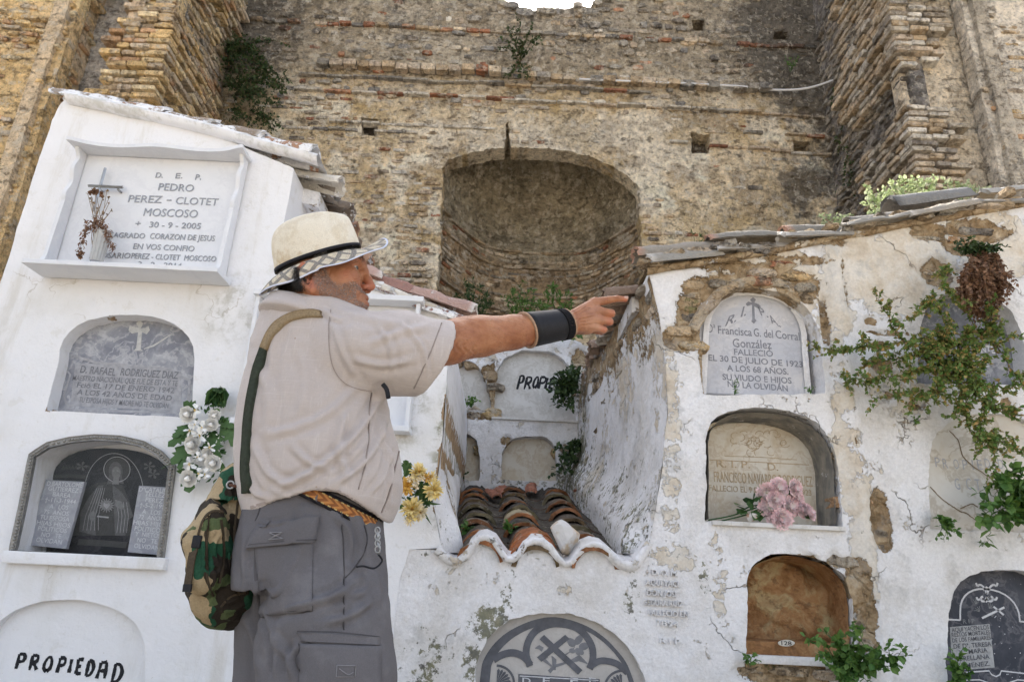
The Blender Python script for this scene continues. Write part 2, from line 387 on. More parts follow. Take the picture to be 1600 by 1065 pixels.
def courses(mb, org, a0, a1, b0, b1, hgt, gap, ln, field, stainf, mix, seed, skip=.0, ex=(4, 9), inside=None, protr=(-.02, .03), wob=.0, skew=0, jit=.04):
    "lay courses of bricks or rubble between a0..a1, b0..b1; field(a, b) lifts or sinks them against the mortar"
    rg = np.random.default_rng(seed); Aa, Bb, LL, HH = [], [], [], []
    b = b0
    while b < b1:
        h = hgt * rg.uniform(.8, 1.25); a = a0 - rg.uniform(0, ln)
        while a < a1:
            l = ln * rg.uniform(.55, 1.35)
            if rg.random() > skip: Aa.append(a + l / 2); Bb.append(b + h / 2 + rg.normal(0, h * .06)); LL.append(l * .95); HH.append(h * rg.uniform(.8, 1))
            a += l + gap * .7
        b += h + gap
    Aa, Bb, LL, HH = map(np.array, (Aa, Bb, LL, HH))
    if wob: Bb = Bb + wob * fbm(Aa * .8, Bb * .5, 3, 2)
    k = (Aa > a0) & (Aa < a1)
    if inside is not None: k &= inside(Aa, Bb)
    pr = field(Aa, Bb) + rg.uniform(protr[0], protr[1], len(Aa)); k &= pr > -.04
    Aa, Bb, LL, HH, pr = Aa[k], Bb[k], LL[k], HH[k], pr[k]; n = len(Aa)
    if n == 0: return
    names = list(mix); pw = np.array([mix[q] for q in names], float); pw /= pw.sum()
    cl = cols([names[i] for i in rg.choice(len(names), n, p=pw)], rg)
    stones(mb, org, Aa, Bb, LL, HH, pr, rg.uniform(ex[0], ex[1], n), cl, stainf(Aa, Bb), jit=jit, rot=rg.normal(0, .03, n) + skew, seed=seed + 1)

# ------------------------------------------------------------------ ground
g = MB(); q = 60.0
xs = np.linspace(-1, 1, 61); gx, gy = np.meshgrid(np.sign(xs) * np.abs(xs) ** 2.5 * 300, np.sign(xs) * np.abs(xs) ** 2.5 * 300)
gz = .012 * fbm(gx * .7, gy * .7, 0, 3) - .02
idx = lambda i, j: i * 61 + j
g.add(np.stack([gx.ravel(), gy.ravel(), gz.ravel()], 1), [[idx(i, j), idx(i, j + 1), idx(i + 1, j + 1), idx(i + 1, j)] for i in range(60) for j in range(60)])
n = N('pale_gravelly_ground')
gm = n.fin(hsv(n, n.ramp(n.noise(2, 8, .65), [(.3, (.36, .30, .23)), (.6, (.48, .43, .35)), (.8, (.54, .50, .44))]), n.noise(40, 5, .7), .3), .95, n.bump(n.noise(30, 8, .7), .6, .02), .1)
tag(g.build('ground', gm), kind='structure')

# ------------------------------------------------------------------ the ruined end wall
YB = 12.0
root = thing('ruined_church_wall', 'tall ruined church end wall of rubble and brick courses with a deep arched apse', 'ruin', (0, YB, 0))
OPEN = [(690, 480), (688, 380), (692, 262), (700, 250), (722, 243), (748, 237), (770, 232), (787, 231), (789.5, 215), (791, 192), (794, 192), (796, 212), (799, 231),
        (830, 233), (860, 234), (895, 238), (930, 247), (958, 259), (982, 275), (999, 293), (1001, 340), (1004, 480)]
ow = [A(x, y, YB) for x, y in OPEN]; ow[0] = (ow[1][0], 5.4); ow[-1] = (ow[-2][0] + .02, 5.4)
SQ = []
for x, y, w_, h in ((577, 197, 26, 30), (1095, 223, 30, 32), (1252, 231, 26, 22), (1092, 40, 20, 18), (1221, 55, 24, 14), (1327, 272, 14, 16)):
    SQ.append([A(x + dx * w_ / 2, y + dy * h / 2, YB) for dx, dy in ((-1, -1), (1, -.8), (.9, 1), (-.9, .9))])
top = [A(x, y, YB) for x, y in ((775, -140), (778, -12), (790, 3), (800, 10), (818, 19), (842, 15), (855, 17), (880, 16), (905, 10), (922, 13), (928, 4), (944, -8), (950, -150))]
OUT = [(-6.6, 0), (6.6, 0), (6.6, 18.2), (3.2, 18.2)] + [tuple(t) for t in top[::-1]] + [(-2.5, 17.8), (-6.6, 18.2)]
OUT = [(x, z) for x, z in OUT]
def bdisp(a, b): return .06 * fbm(a * 1.1, b * 1.1, 1, 4, .6) + .035 * fbm(a * 5, b * 7, 2, 4, .65)
def bst(a, b):
    s = .55 * sstep(9.8, 11.6, b) + .8 * sstep(4.2, 6.2, a) * sstep(8.0, 8.8, b) + .35 * sstep(-4.2, -6, a) + .25 * fbm(a * .7, b * .7, 5, 3)
    s = s + .75 * np.exp(-((a - 5.65) / .42) ** 2) * sstep(7.4, 8, b) * (1 - sstep(8.7, 9.2, b))
    s = s + .35 * np.exp(-((a - 1) / 1.5) ** 2 - ((b - 9.75) / .16) ** 2)
    return np.clip(s, 0, 1.2)
def bcol(a, b):
    n1 = fbm(a * .8, b * .8, 11, 5, .65)[:, None]; n2 = fbm(a * 3, b * 3, 4, 4, .65)[:, None]
    c = np.array([.59, .475, .315]) + n1 * np.array([.26, .27, .27]) + n2 * np.array([.22, .20, .18])
    wp = sstep(.02, .14, fbm(a * 1.2 + 3, b * 1.2, 31, 6, .62))[:, None] * (1 - .6 * sstep(10, 11, b))[:, None]; c = c * (1 - wp * .7) + np.array([.74, .68, .58]) * wp * .8
    dk = sstep(.14, .30, fbm(a * 2.2, b * 3.0, 41, 5, .62))[:, None]; c = c * (1 - dk * .5) + np.array([.24, .18, .12]) * dk * .5
    t = sstep(10.1, 11.6, b)[:, None] * .75; c = c * (1 - t) + np.array([.30, .27, .225]) * (1 + .5 * n2) * t
    t = (np.exp(-((a - .4) / 2.2) ** 2 - ((b - 9.6) / .55) ** 2))[:, None] * .6; c = c * (1 - t) + np.array([.58, .53, .45]) * t
    return np.clip(c, .06, .75)
wall('rubble_face', OUT, [ow] + SQ, .075, front(YB), bdisp, M['mas'], root, lambda a, b: dict(Col=bcol(a, b), stain=bst(a, b)), [.40] + [.35] * len(SQ), thick=.8, jit=.05, hjit=.06)
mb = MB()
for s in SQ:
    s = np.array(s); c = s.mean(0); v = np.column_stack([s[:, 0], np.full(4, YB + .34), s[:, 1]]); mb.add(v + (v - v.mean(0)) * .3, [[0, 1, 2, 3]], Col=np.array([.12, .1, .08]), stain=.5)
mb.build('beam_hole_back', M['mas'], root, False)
def notopen(a, b):
    p = np.stack([a, b], 1); k = ~inpoly(p, ow) & (dpoly(p, np.array(ow)) > .05)
    for s in SQ: k &= dpoly(p, np.array(s)) > .12
    for s in SQ: k &= ~inpoly(p, s)
    return k & inpoly(p, OUT) & (dpoly(p, np.array(OUT)) > .05)
def ffield(a, b):
    "how far the stones stand out of the render"
    f = fbm(a * .9, b * 1.3, 21, 4, .6) * .085 - .028
    f += .028 * sstep(9.95, 10.3, b) + .055 * np.exp(-((a + 1.95) / .42) ** 2) * (1 - sstep(8.2, 8.9, b)) + .05 * np.exp(-((a - 2.75) / .35) ** 2) * (1 - sstep(8.0, 8.6, b))
    f += .05 * sstep(-2.4, -3.0, a) * (1 - sstep(7.9, 8.8, b)) - .03 * np.exp(-((a - .4) / 2.2) ** 2 - ((b - 9.6) / .4) ** 2)
    return f + bdisp(a, b)
mb = MB()
courses(mb, front(YB), -6.4, 6.5, 5.4, 10.2, .085, .035, .27, ffield, bst, {'pale': 5, 'white': 3, 'stone': 3, 'brick': 1.2}, 31, .12, (2.6, 6), notopen, (-.03, .035), .06)
courses(mb, front(YB), -6.4, 6.5, 10.2, 13.6, .13, .06, .24, ffield, bst, {'stone': 5, 'grey': 3, 'pale': 3, 'white': 1, 'brick': .6}, 37, .15, (2.2, 4.5), notopen, (-.04, .03), .12, jit=.09)
mb.build('embedded_stones', M['mas'], root, False)
# projecting brick courses
def ledge(px0, py0, px1, py1, ln, h, prot, kinds, seed, skip=.03, gap=.012, Y=YB):
    (a0, b0), (a1, b1) = A(px0, py0, Y), A(px1, py1, Y)
    rg = np.random.default_rng(seed); aa, ll = [], []; a = a0
    while a < a1:
        l = ln * rg.uniform(.88, 1.1)
        if rg.random() > skip: aa.append(a + l / 2); ll.append(l)
        a += l + gap
    aa = np.array(aa); n = len(aa); bb = b0 + (b1 - b0) * (aa - a0) / (a1 - a0) + rg.normal(0, .006, n)
    names = list(kinds); pw = np.array([kinds[q] for q in names], float); pw /= pw.sum()
    m_ = MB(); stones(m_, front(Y), aa, bb, np.array(ll), np.full(n, h) * rg.uniform(.88, 1.08, n), prot + rg.uniform(-.025, .02, n) + bdisp(aa, bb), rg.uniform(7, 14, n),
                      cols([names[i] for i in rg.choice(len(names), n, p=pw)], rg), bst(aa, bb) * .8, .16, .02, rg.normal(0, .02, n), seed)
    m_.build('brick_course', M['mas'], root, False)
ledge(392, 31, 1320, 79, .27, .085, .07, {'pale': 3, 'brick': 3, 'grey': 3}, 1)
ledge(498, 104, 790, 119, .27, .16, .20, {'pale': 5, 'brick': 1.2, 'grey': 2}, 2)
ledge(820, 123, 1190, 143, .27, .15, .17, {'pale': 4, 'brick': 1.0, 'grey': 2}, 3, .12)
ledge(470, 118, 1000, 146, .50, .05, .10, {'grey': 4, 'pale': 1, 'brick': 1}, 4)
ledge(460, 141, 780, 156, .58, .055, .10, {'white': 5, 'brick': 1}, 5, 0)
ledge(784, 158, 985, 166, .58, .055, .10, {'white': 5, 'pale': 2}, 6, 0)
ledge(1040, 170, 1160, 178, .5, .055, .09, {'white': 3, 'pale': 2}, 7, 0)
ledge(515, 190, 790, 203, .34, .06, .05, {'white': 5, 'brick': 1}, 8, .25)
ledge(440, 199, 645, 207, .30, .06, .05, {'white': 3, 'grey': 2, 'brick': 1}, 9, .1)
ledge(1010, 170, 1310, 186, .30, .05, .05, {'pale': 3, 'grey': 2, 'brick': .5}, 10, .2)
ledge(1045, 222, 1290, 243, .42, .06, .06, {'pale': 4, 'brick': 3, 'white': 1}, 11, .1)
ledge(1100, 206, 1300, 216, .42, .055, .05, {'pale': 4, 'grey': 3, 'brick': 1}, 12, .2)
# coping stones along the broken top
mb = MB(); rg = np.random.default_rng(5); tp = resample(top, .33, False); tp = tp[(tp[:, 1] < 13.4)]
for dy in (0.0, .3):
    n = len(tp); stones(mb, front(YB + dy), tp[:, 0] + rg.normal(0, .05, n), tp[:, 1] + rg.uniform(-.12, .02, n), rg.uniform(.2, .42, n), rg.uniform(.14, .24, n), rg.uniform(.0, .08, n), rg.uniform(2.2, 3.2, n), cols(['grey'] * n, rg), np.full(n, .3), .3, .10, rg.normal(0, .1, n), 9)
mb.build('coping_stones', M['mas'], root, False)

# apse: a half cylinder under a half dome, built of brick courses
cx = (ow[1][0] + ow[-2][0]) / 2; RAD = (ow[-2][0] - ow[1][0]) / 2 + .06; ZS = 8.25; ns = 120
prof = [(RAD, z) for z in np.arange(4.8, ZS, .05)] + [(RAD * math.cos(t), ZS + RAD * 1.0 * math.sin(t)) for t in np.linspace(0, 1.45, 70)]
th = np.linspace(0, math.pi, ns); TH, PR = np.meshgrid(th, np.array(prof)[:, 0]); _, PZ = np.meshgrid(th, np.array(prof)[:, 1])
pol = 1 - .035 * np.cos(6 * (TH - math.pi / 2)) - .0
dn = .045 * fbm(TH * 6, PZ * 4, 3, 5, .6) + .02 * np.sin(PZ * 2 * math.pi / .16) * (vnoise(TH * 3, PZ * 2, 1) > .45)
rr = PR * pol - dn
ax_ = cx + rr * np.cos(TH); ay = YB + .26 + rr * np.sin(TH) * 1.05
nr = len(prof); Fq = [[j * ns + i, j * ns + i + 1, (j + 1) * ns + i + 1, (j + 1) * ns + i] for j in range(nr - 1) for i in range(ns - 1)]
n1 = fbm(TH * 3, PZ * 3, 9, 5, .65).ravel()[:, None]; t = sstep(7.3, 8.2, PZ.ravel() + .3 * n1[:, 0])[:, None]
cc = np.array([.39, .29, .19]) * (1 - t) + np.array([.31, .275, .21]) * t; cc = np.clip(cc * (1 + .5 * n1), .03, .6)
V = np.stack([ax_.ravel(), ay.ravel(), PZ.ravel()], 1)
mesh('apse_vault', V, Fq, M['mas'], root, True, dict(Col=cc, stain=np.clip(.25 * t[:, 0] + .25 * n1[:, 0], 0, 1)))
mb = MB()
def apse_org(a, b, d):
    t_ = a / RAD; rr_ = RAD * (1 - .035 * np.cos(6 * (t_ - math.pi / 2))) - d
    return np.stack([cx + rr_ * np.cos(t_), YB + .26 + rr_ * np.sin(t_) * 1.05, b], 1)
courses(mb, apse_org, .1, RAD * 3.05, 5.4, 8.0, .075, .03, .27, lambda a, b: fbm(a, b * 1.5, 6, 3) * .05 + .008, lambda a, b: np.full(len(a), .2), {'brick': 1, 'pale': 4, 'stone': 4}, 77, .1, (4, 8), None, (-.02, .03))
for zz, pr, sd_ in ((6.55, .09, 3), (7.62, .07, 4), (8.02, .06, 5)):
    a = np.arange(.2, RAD * 3.0, .44); n = len(a); rg = np.random.default_rng(sd_)
    stones(mb, apse_org, a, np.full(n, zz) + rg.normal(0, .01, n), np.full(n, .42), np.full(n, .05), np.full(n, pr) + rg.uniform(-.03, .01, n), np.full(n, 9.), cols(['pale'] * n, rg) * .8, np.full(n, .2), .1, .03, None, sd_)
mb.build('apse_brickwork', M['mas'], root, False)
fl = MB(); fl.add([(cx - RAD - .3, YB - .3, 5.45), (cx + RAD + .3, YB - .3, 5.45), (cx + RAD + .3, YB + 2.6, 5.45), (cx - RAD - .3, YB + 2.6, 5.45)], [[0, 1, 2, 3]], Col=np.array([.25, .19, .12]), stain=.3)
fl.build('apse_sill', M['mas'], root, False)
# grey conduit along the ledge
def tube(pts, r, seg=8, cap=True, rads=None):
    pts = np.array(pts, float); n = len(pts); d = np.gradient(pts, axis=0); d /= np.linalg.norm(d, axis=1)[:, None] + 1e-9
    up = np.array([0, 0, 1.0]) if abs(d[0][2]) < .9 else np.array([1.0, 0, 0])
    V = []; u = np.cross(d[0], up); u /= np.linalg.norm(u)
    for i in range(n):
        u = u - d[i] * (u @ d[i]); u /= np.linalg.norm(u) + 1e-9; v = np.cross(d[i], u); rr_ = rads[i] if rads is not None else r
        for k in range(seg):
            t_ = 2 * math.pi * k / seg; V.append(pts[i] + rr_ * (u * math.cos(t_) + v * math.sin(t_)))
    Fc = [[i * seg + k, i * seg + (k + 1) % seg, (i + 1) * seg + (k + 1) % seg, (i + 1) * seg + k] for i in range(n - 1) for k in range(seg)]
    if cap: Fc += [list(range(seg))[::-1], [(n - 1) * seg + k for k in range(seg)]]
    return np.array(V), Fc
def smoothline(pts, n=6):
    pts = np.array(pts, float)
    if len(pts) < 3: return pts
    P_ = np.vstack([2 * pts[0] - pts[1], pts, 2 * pts[-1] - pts[-2]]); out = []
    for i in range(1, len(P_) - 2):
        for k in range(n):
            t_ = k / n; a, b, c, d = P_[i - 1:i + 3]
            out.append(.5 * ((2 * b) + (-a + c) * t_ + (2 * a - 5 * b + 4 * c - d) * t_ ** 2 + (-a + 3 * b - 3 * c + d) * t_ ** 3))
    out.append(pts[-1]); return np.array(out)
mb = MB(); mb.add(*tube(smoothline([P(905, 124, YB - .12), P(1000, 128, YB - .14), P(1080, 131, YB - .13), P(1166, 136, YB - .14), P(1215, 141, YB - .15), P(1262, 138, YB - .3), P(1308, 124, YB - .5)], 5), .024, 8))
tag(mb.build('conduit_pipe', M['pvc']), 'thin pale conduit pipe lying along the upper brick ledge of the end wall', 'pipe')

# ------------------------------------------------------------------ the side piers
def pier(name, label, path, zt, seed, stainf, colw, mixes, group=None):
    "path: plan corners in order; each side is a skin with bricks in it"
    r = thing(name, label, 'ruin', (path[0][0], path[0][1], 0), group)
    for i, ((p0, p1), (lift, mix, st, lo)) in enumerate(zip(zip(path[:-1], path[1:]), mixes)):
        p0 = np.array(p0, float); p1 = np.array(p1, float); L = np.linalg.norm(p1 - p0); u = (p1 - p0) / L; nn = np.array([u[1], -u[0]])
        org = lambda a, b, d, p0=p0, u=u, nn=nn: np.stack([p0[0] + u[0] * a + nn[0] * d, p0[1] + u[1] * a + nn[1] * d, b], 1)
        dsp = lambda a, b, i=i: .06 * fbm(a * 1.3 + i * 9, b * 1.3, seed, 4, .62) + .02 * fbm(a * 7, b * 7, 3, 3)
        stf = lambda a, b, st=st, i=i: np.clip(st + .35 * fbm(a * .9 + i, b * .7, 8, 3), 0, 1.2)
        cf = lambda a, b, i=i: np.clip(np.array(colw[i]) * (1 + .35 * fbm(a * .9, b * .9, 2 + i, 5, .65)[:, None]) + .10 * fbm(a * 4, b * 4, 5, 3)[:, None], .05, .8)
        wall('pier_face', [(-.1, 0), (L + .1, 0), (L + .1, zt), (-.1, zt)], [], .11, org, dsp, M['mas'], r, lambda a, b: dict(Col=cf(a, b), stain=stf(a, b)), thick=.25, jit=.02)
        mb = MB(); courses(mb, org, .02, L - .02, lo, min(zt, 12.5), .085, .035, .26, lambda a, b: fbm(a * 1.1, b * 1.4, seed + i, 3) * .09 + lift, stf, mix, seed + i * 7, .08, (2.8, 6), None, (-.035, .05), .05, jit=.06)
        if mb.n: mb.build('pier_bricks', M['mas'], r, False)
    return r
XL = -6.3
def plan(px, py, Y): p = P(px, py, Y); return (p[0], Y)
pb = (XL, 9.7); c1 = plan(176, 140, 9.7); c2 = (c1[0] + .05, 10.0); c3 = plan(122, 140, 10.0); c4 = (c3[0] - .02, 9.35); c5 = (-13.5, 9.0)
PATHL = [c5, c4, c3, c2, c1, pb, (XL - .02, 12.05)]
pier('ruined_pier', 'ruined ochre brick pier rising behind the white niche block on the left', PATHL, 17.5, 41, None,
     [(.76, .56, .31), (.6, .48, .34), (.58, .54, .50), (.6, .48, .36), (.70, .55, .34), (.50, .43, .35)],
     [(.0, {'warm': 6, 'pale': 2}, .05, 2), (.0, {'warm': 2}, .1, 2), (-.2, {'warm': 2}, .4, 11), (.0, {'warm': 2}, .1, 2), (.03, {'warm': 4, 'pale': 3}, .08, 2), (.06, {'pale': 3, 'stone': 4, 'grey': 2}, .38, 3)])
XR = 6.35; pr_ = (XR, 9.3); d1 = plan(1530, 200, 9.3); d2 = (d1[0] + .02, 9.0)
PATHR = [(XR + .02, 12.05), pr_, d1, d2, (14, 8.8)]
pier('ruined_pier', 'ruined pier with a dark grey flank and pale plaster behind the roof on the right', PATHR, 17.5, 61, None,
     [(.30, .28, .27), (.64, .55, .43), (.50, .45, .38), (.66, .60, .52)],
     [(.03, {'stone': 4, 'grey': 5}, .62, 3), (-.035, {'pale': 4, 'white': 2, 'stone': 2}, .15, 2), (.0, {'pale': 2, 'stone': 2}, .4, 2), (-.04, {'pale': 3, 'warm': 2}, .15, 2)])  # the flank is set darker and greyer than the front faces
# brick capitals and cornices breaking out of the right pier, and of the left one
def corbels(root, corner, u1, u2, z0, z1, dz, seed, mixk, L1, L2, step=.03):
    rg = np.random.default_rng(seed); mb = MB(); z = z0; k = 0
    while z < z1:
        out = .06 + .20 * (0.5 + .5 * math.sin((z - z0) * 2.1)) + rg.uniform(-.03, .03)
        for (u, nn, L) in ((np.array(u1), np.array(u2), L1), (np.array(u2), np.array(u1), L2)):
            # u runs along the face away from the corner, -nn points out of it
            a = -out
            while a < L:
                l = rg.uniform(.2, .42); c = np.array(corner) + u * (a + l / 2) - nn * 0
                org = lambda A_, B_, D_, u=u, nn=nn: np.stack([corner[0] + u[0] * A_ - nn[0] * D_, corner[1] + u[1] * A_ - nn[1] * D_, B_], 1)
                if rg.random() > .12:
                    stones(mb, org, np.array([a + l / 2]), np.array([z]), np.array([l]), np.array([dz * rg.uniform(.8, 1.0)]), np.array([out + rg.uniform(-.04, .03)]), np.array([rg.uniform(5, 10)]),
                           cols([mixk[rg.integers(len(mixk))]], rg), np.array([.15 if nn[0] == 0 else .5]), .3, .04, None, int(rg.integers(9999)))  # flank bricks are set darker than front bricks
                a += l + .015
        z += dz + .03
    mb.build('corbelled_bricks', M['mas'], root, False)
piers = [o for o in COL.objects if o.name.startswith('ruined_pier') and o.parent is None]
corbels(piers[1], pr_, (1, 0), (0, 1), 6.9, 8.4, .09, 5, ['pale', 'white', 'stone', 'pale'], .45, 1.3)
corbels(piers[1], pr_, (1, 0), (0, 1), 9.2, 12.3, .10, 6, ['pale', 'white', 'stone', 'pale'], .5, 1.6)
corbels(piers[0], pb, (-1, 0), (0, 1), 8.2, 12.6, .10, 7, ['warm', 'pale', 'warm'], .6, 1.9)
corbels(piers[0], c4, (-1, 0), (0, 1), 10.2, 12.6, .10, 8, ['warm', 'pale', 'warm'], 2.6, .3)
# ------------------------------------------------------------------ the niche blocks
Y0 = 3.5; KPX = .00352
def blobs(bl, Y=Y0):
    L = [(A(x, y, Y), rx * KPX * Y / Y0, ry * KPX * Y / Y0, s) for x, y, rx, ry, s in bl]
    def f(a, b):
        r = np.zeros_like(a, dtype=float)
        for (cx_, cz), rx, rz, s in L:
            d = ((a - cx_) / rx) ** 2 + ((b - cz) / rz) ** 2; r = np.maximum(r, s * np.clip(1.35 - d, 0, 1))
        return r
    return f
# left block -------------------------------------------------------
def ap(*p, **k): return arch(*p, **k)
H_RAF = poly(ap((72, 642), (92, 562), (198, 492), (304, 560), (300, 652), pw=.85), Y0)
H_GLASS = poly([(24, 866), (40, 790), (54, 712), (78, 695), (110, 687), (150, 683), (190, 685), (225, 693), (250, 707), (272, 728), (262, 800), (254, 878)], Y0)
H_PROP = poly(ap((-45, 1200), (-20, 1020), (108, 936), (228, 1025), (226, 1200), pw=.9), Y0)
LB = poly([(110, 150), (300, 196), (458, 262)], Y0); XC = -1.325
zr = lambda x, y: A(x, y, Y0)
OUTL = [(-2.81, 0), (-2.81, 3.30), (-2.79, 3.42), (-2.74, 3.50)] + LB[1:] + [(XC, LB[-1][1] - .01), (XC, zr(450, 384)[1])] + poly([(585, 436), (700, 489), (701, 540), (697, 600), (692, 680), (684, 740), (676, 785), (683, 820), (690, 856), (640, 858), (626, 900), (618, 960), (612, 1065)], Y0)
OUTL[-1] = (OUTL[-1][0], 0.0)
def ldisp(a, b): return .012 * fbm(a * 1.4, b * 1.4, 4, 4, .55) + .004 * fbm(a * 9, b * 9, 2, 3)
lm = blobs([(460, 560, 60, 90, .5), (640, 640, 30, 60, .5), (690, 700, 14, 90, .9), (690, 810, 14, 40, .6), (380, 480, 60, 60, .35)])
lp = blobs([(100, 590, 10, 14, .55), (300, 545, 12, 12, .5), (697, 640, 5, 34, .75), (690, 730, 8, 46, .85), (682, 790, 6, 20, .6), (76, 640, 8, 6, .7), (180, 495, 34, 3, .5), (262, 868, 5, 5, .5)])
nb = thing('niche_block', 'smooth freshly whitewashed burial niche block on the left, with sloping tiled verge', 'niche block', (-1.6, Y0, 0))
RD = [A(x, y, Y0) for x, y in ((170, 600),)]
wall('plaster_wall', OUTL, [H_RAF, H_GLASS, H_PROP], .03, front(Y0), ldisp, M['new'], nb, lambda a, b: dict(peel=lp(a, b), mold=lm(a, b)), [.16, .20, .045], thick=2.2, jit=.008, hjit=.006)
# right block ------------------------------------------------------
H_FRA = poly(ap((1101, 616), (1098, 535), (1180, 446), (1284, 548), (1289, 616), pw=.8), Y0)
H_PNK = poly(ap((1103, 815), (1104, 715), (1196, 637), (1312, 730), (1317, 825), pw=.78), Y0)
H_128 = poly(ap((1164, 1030), (1167, 935), (1243, 866), (1334, 950), (1336, 1036), pw=.75), Y0)
H_R1 = poly(ap((1432, 600), (1438, 540), (1512, 456), (1600, 545), (1606, 602), pw=.85), Y0)
H_GCT = poly(ap((1453, 826), (1450, 735), (1548, 646), (1650, 740), (1652, 832), pw=.85), Y0)
H_RIP = poly(ap((1476, 1190), (1482, 985), (1570, 889), (1672, 990), (1668, 1200), pw=.8), Y0)
H_DEP = poly(ap((742, 1230), (744, 1075), (868, 957), (1012, 1090), (1008, 1240), pw=.9), Y0)
LIP = [(683, 858), (694, 868), (705, 876), (716, 877), (727, 869), (737, 853), (748, 841), (759, 839), (772, 845), (783, 862), (792, 873), (801, 874), (811, 866), (820, 852), (833, 845), (846, 846), (860, 857), (872, 873),
       (883, 882), (893, 878), (902, 866), (913, 855), (926, 850), (940, 854), (955, 868), (968, 880), (982, 884), (994, 880), (1003, 866), (1013, 848)]
OUTR = [(OUTL[-1][0] - .0, 0.0)] + poly([(618, 960), (626, 900), (640, 858)], Y0) + poly(LIP, Y0) + poly([(1024, 800), (1036, 720), (1044, 640), (1040, 560), (1030, 490), (1013, 424), (1100, 408), (1200, 394), (1300, 374), (1400, 355), (1450, 345), (1530, 332), (1600, 318), (1760, 290), (1900, 265)], Y0)
OUTR.append((OUTR[-1][0], 0.0))
rpeel_b = [(1080, 490, 26, 62, 1.0), (1062, 528, 30, 24, .95), (1095, 450, 30, 26, .95), (1100, 560, 7, 60, .95), (1140, 440, 50, 18, .95), (1195, 430, 60, 26, .95), (1250, 448, 44, 30, .9), (1290, 500, 9, 50, .8), (1130, 412, 70, 13, .8), (1240, 405, 60, 14, .7),
           (1300, 378, 30, 12, .7), (1378, 812, 17, 48, 1.15), (1340, 905, 20, 34, .95), (1352, 960, 16, 60, .8), (1230, 1052, 70, 20, .95), (1465, 425, 30, 26, 1.0), (1450, 362, 34, 17, 1.0), (1530, 360, 60, 24, 1.0), (1500, 385, 30, 18, .9),
           (1362, 502, 11, 9, .9), (1375, 540, 22, 8, .8), (1378, 572, 18, 14, 1.0), (1428, 633, 11, 9, .9), (1390, 618, 10, 8, .6), (1575, 632, 10, 14, .8), (1340, 700, 5, 60, .55), (1330, 620, 6, 50, .5), (1320, 452, 6, 60, .45), (1390, 520, 60, 4, .7), (1205, 620, 60, 4, .5), (1250, 870, 40, 5, .6), (1310, 880, 20, 12, .8)]
rp = blobs(rpeel_b)
rf = blobs([(1240, 440, 150, 60, 1), (1400, 420, 130, 90, 1), (1048, 700, 18, 200, .6), (1060, 870, 40, 20, .7), (1330, 720, 22, 200, .8), (1400, 600, 60, 60, .6), (1120, 900, 16, 80, .4), (800, 910, 160, 30, .25), (1000, 900, 40, 60, .3), (1360, 720, 30, 100, .4), (1300, 480, 40, 80, .9), (1550, 380, 90, 60, 1)])
rm = blobs([(795, 915, 14, 60, .85), (985, 925, 14, 60, .8), (765, 975, 36, 30, 1.1), (735, 1030, 18, 60, .9), (655, 1040, 36, 44, .85), (650, 915, 30, 40, .5), (700, 1000, 50, 60, .5), (680, 860, 30, 14, .7), (1075, 480, 26, 40, .9), (1550, 850, 70, 18, .5), (1100, 905, 14, 30, .7), (1165, 820, 60, 8, .5),
            (1318, 560, 10, 160, .5), (1245, 880, 60, 10, .6), (870, 955, 120, 5, .6), (1340, 790, 10, 120, .45), (1230, 1045, 80, 16, .7), (1560, 420, 60, 30, .3)])
def rdisp(a, b):
    d = .020 * fbm(a * 1.6, b * 1.6, 7, 5, .6) + .006 * fbm(a * 11, b * 11, 2, 3)
    xr = 1.79 + .012 * fbm(b * 2, 3, 1, 2); d = d + .030 * np.exp(-((a - xr) / .045) ** 2) - .016 * np.exp(-((a - xr + .085) / .02) ** 2)
    d = d - .022 * sstep(.42, .6, rp(a, b) + .45 * fbm(a * 7, b * 7, 5, 4, .6))
    return d
rb = thing('niche_block', 'old burial niche block on the right, whitewash flaking off its stone and brick', 'niche block', (1.5, Y0, 0))
wall('plaster_wall', OUTR, [H_FRA, H_PNK, H_128, H_R1, H_GCT, H_RIP, H_DEP], .024, front(Y0), rdisp, M['old'], rb,
     lambda a, b: dict(peel=rp(a, b), flake=rf(a, b), mold=rm(a, b)), [.17, .26, .34, .14, .05, .12, .06], thick=2.25, jit=.010, hjit=.014)
# stones and bricks laid bare
mb = MB(); rg = np.random.default_rng(11)
RBH = [np.array(h) for h in (H_FRA, H_PNK, H_128, H_R1, H_GCT, H_RIP)]
def okr(a, b):
    p = np.stack([a, b], 1); k = inpoly(p, OUTR) & (dpoly(p, np.array(OUTR)) > .04)
    for h in RBH: k &= ~inpoly(p, h) & (dpoly(p, h) > .035)
    return k
def rfield(a, b): return rdisp(a, b) - .05 + .062 * sstep(.45, .75, rp(a, b) + .25 * fbm(a * 5, b * 5, 3, 3))
zst = lambda a, b: np.clip(.15 + .5 * rm(a, b), 0, 1)
courses(mb, front(Y0), .8, 3.9, .3, 3.3, .055, .018, .17, rfield, zst, {'pale': 6, 'warm': 2, 'stone': 3, 'brick': .5}, 12, .12, (2.6, 6), okr, (-.016, .012), .03, 0, .07)
mb.build('bared_masonry', M['mas'], rb, False)
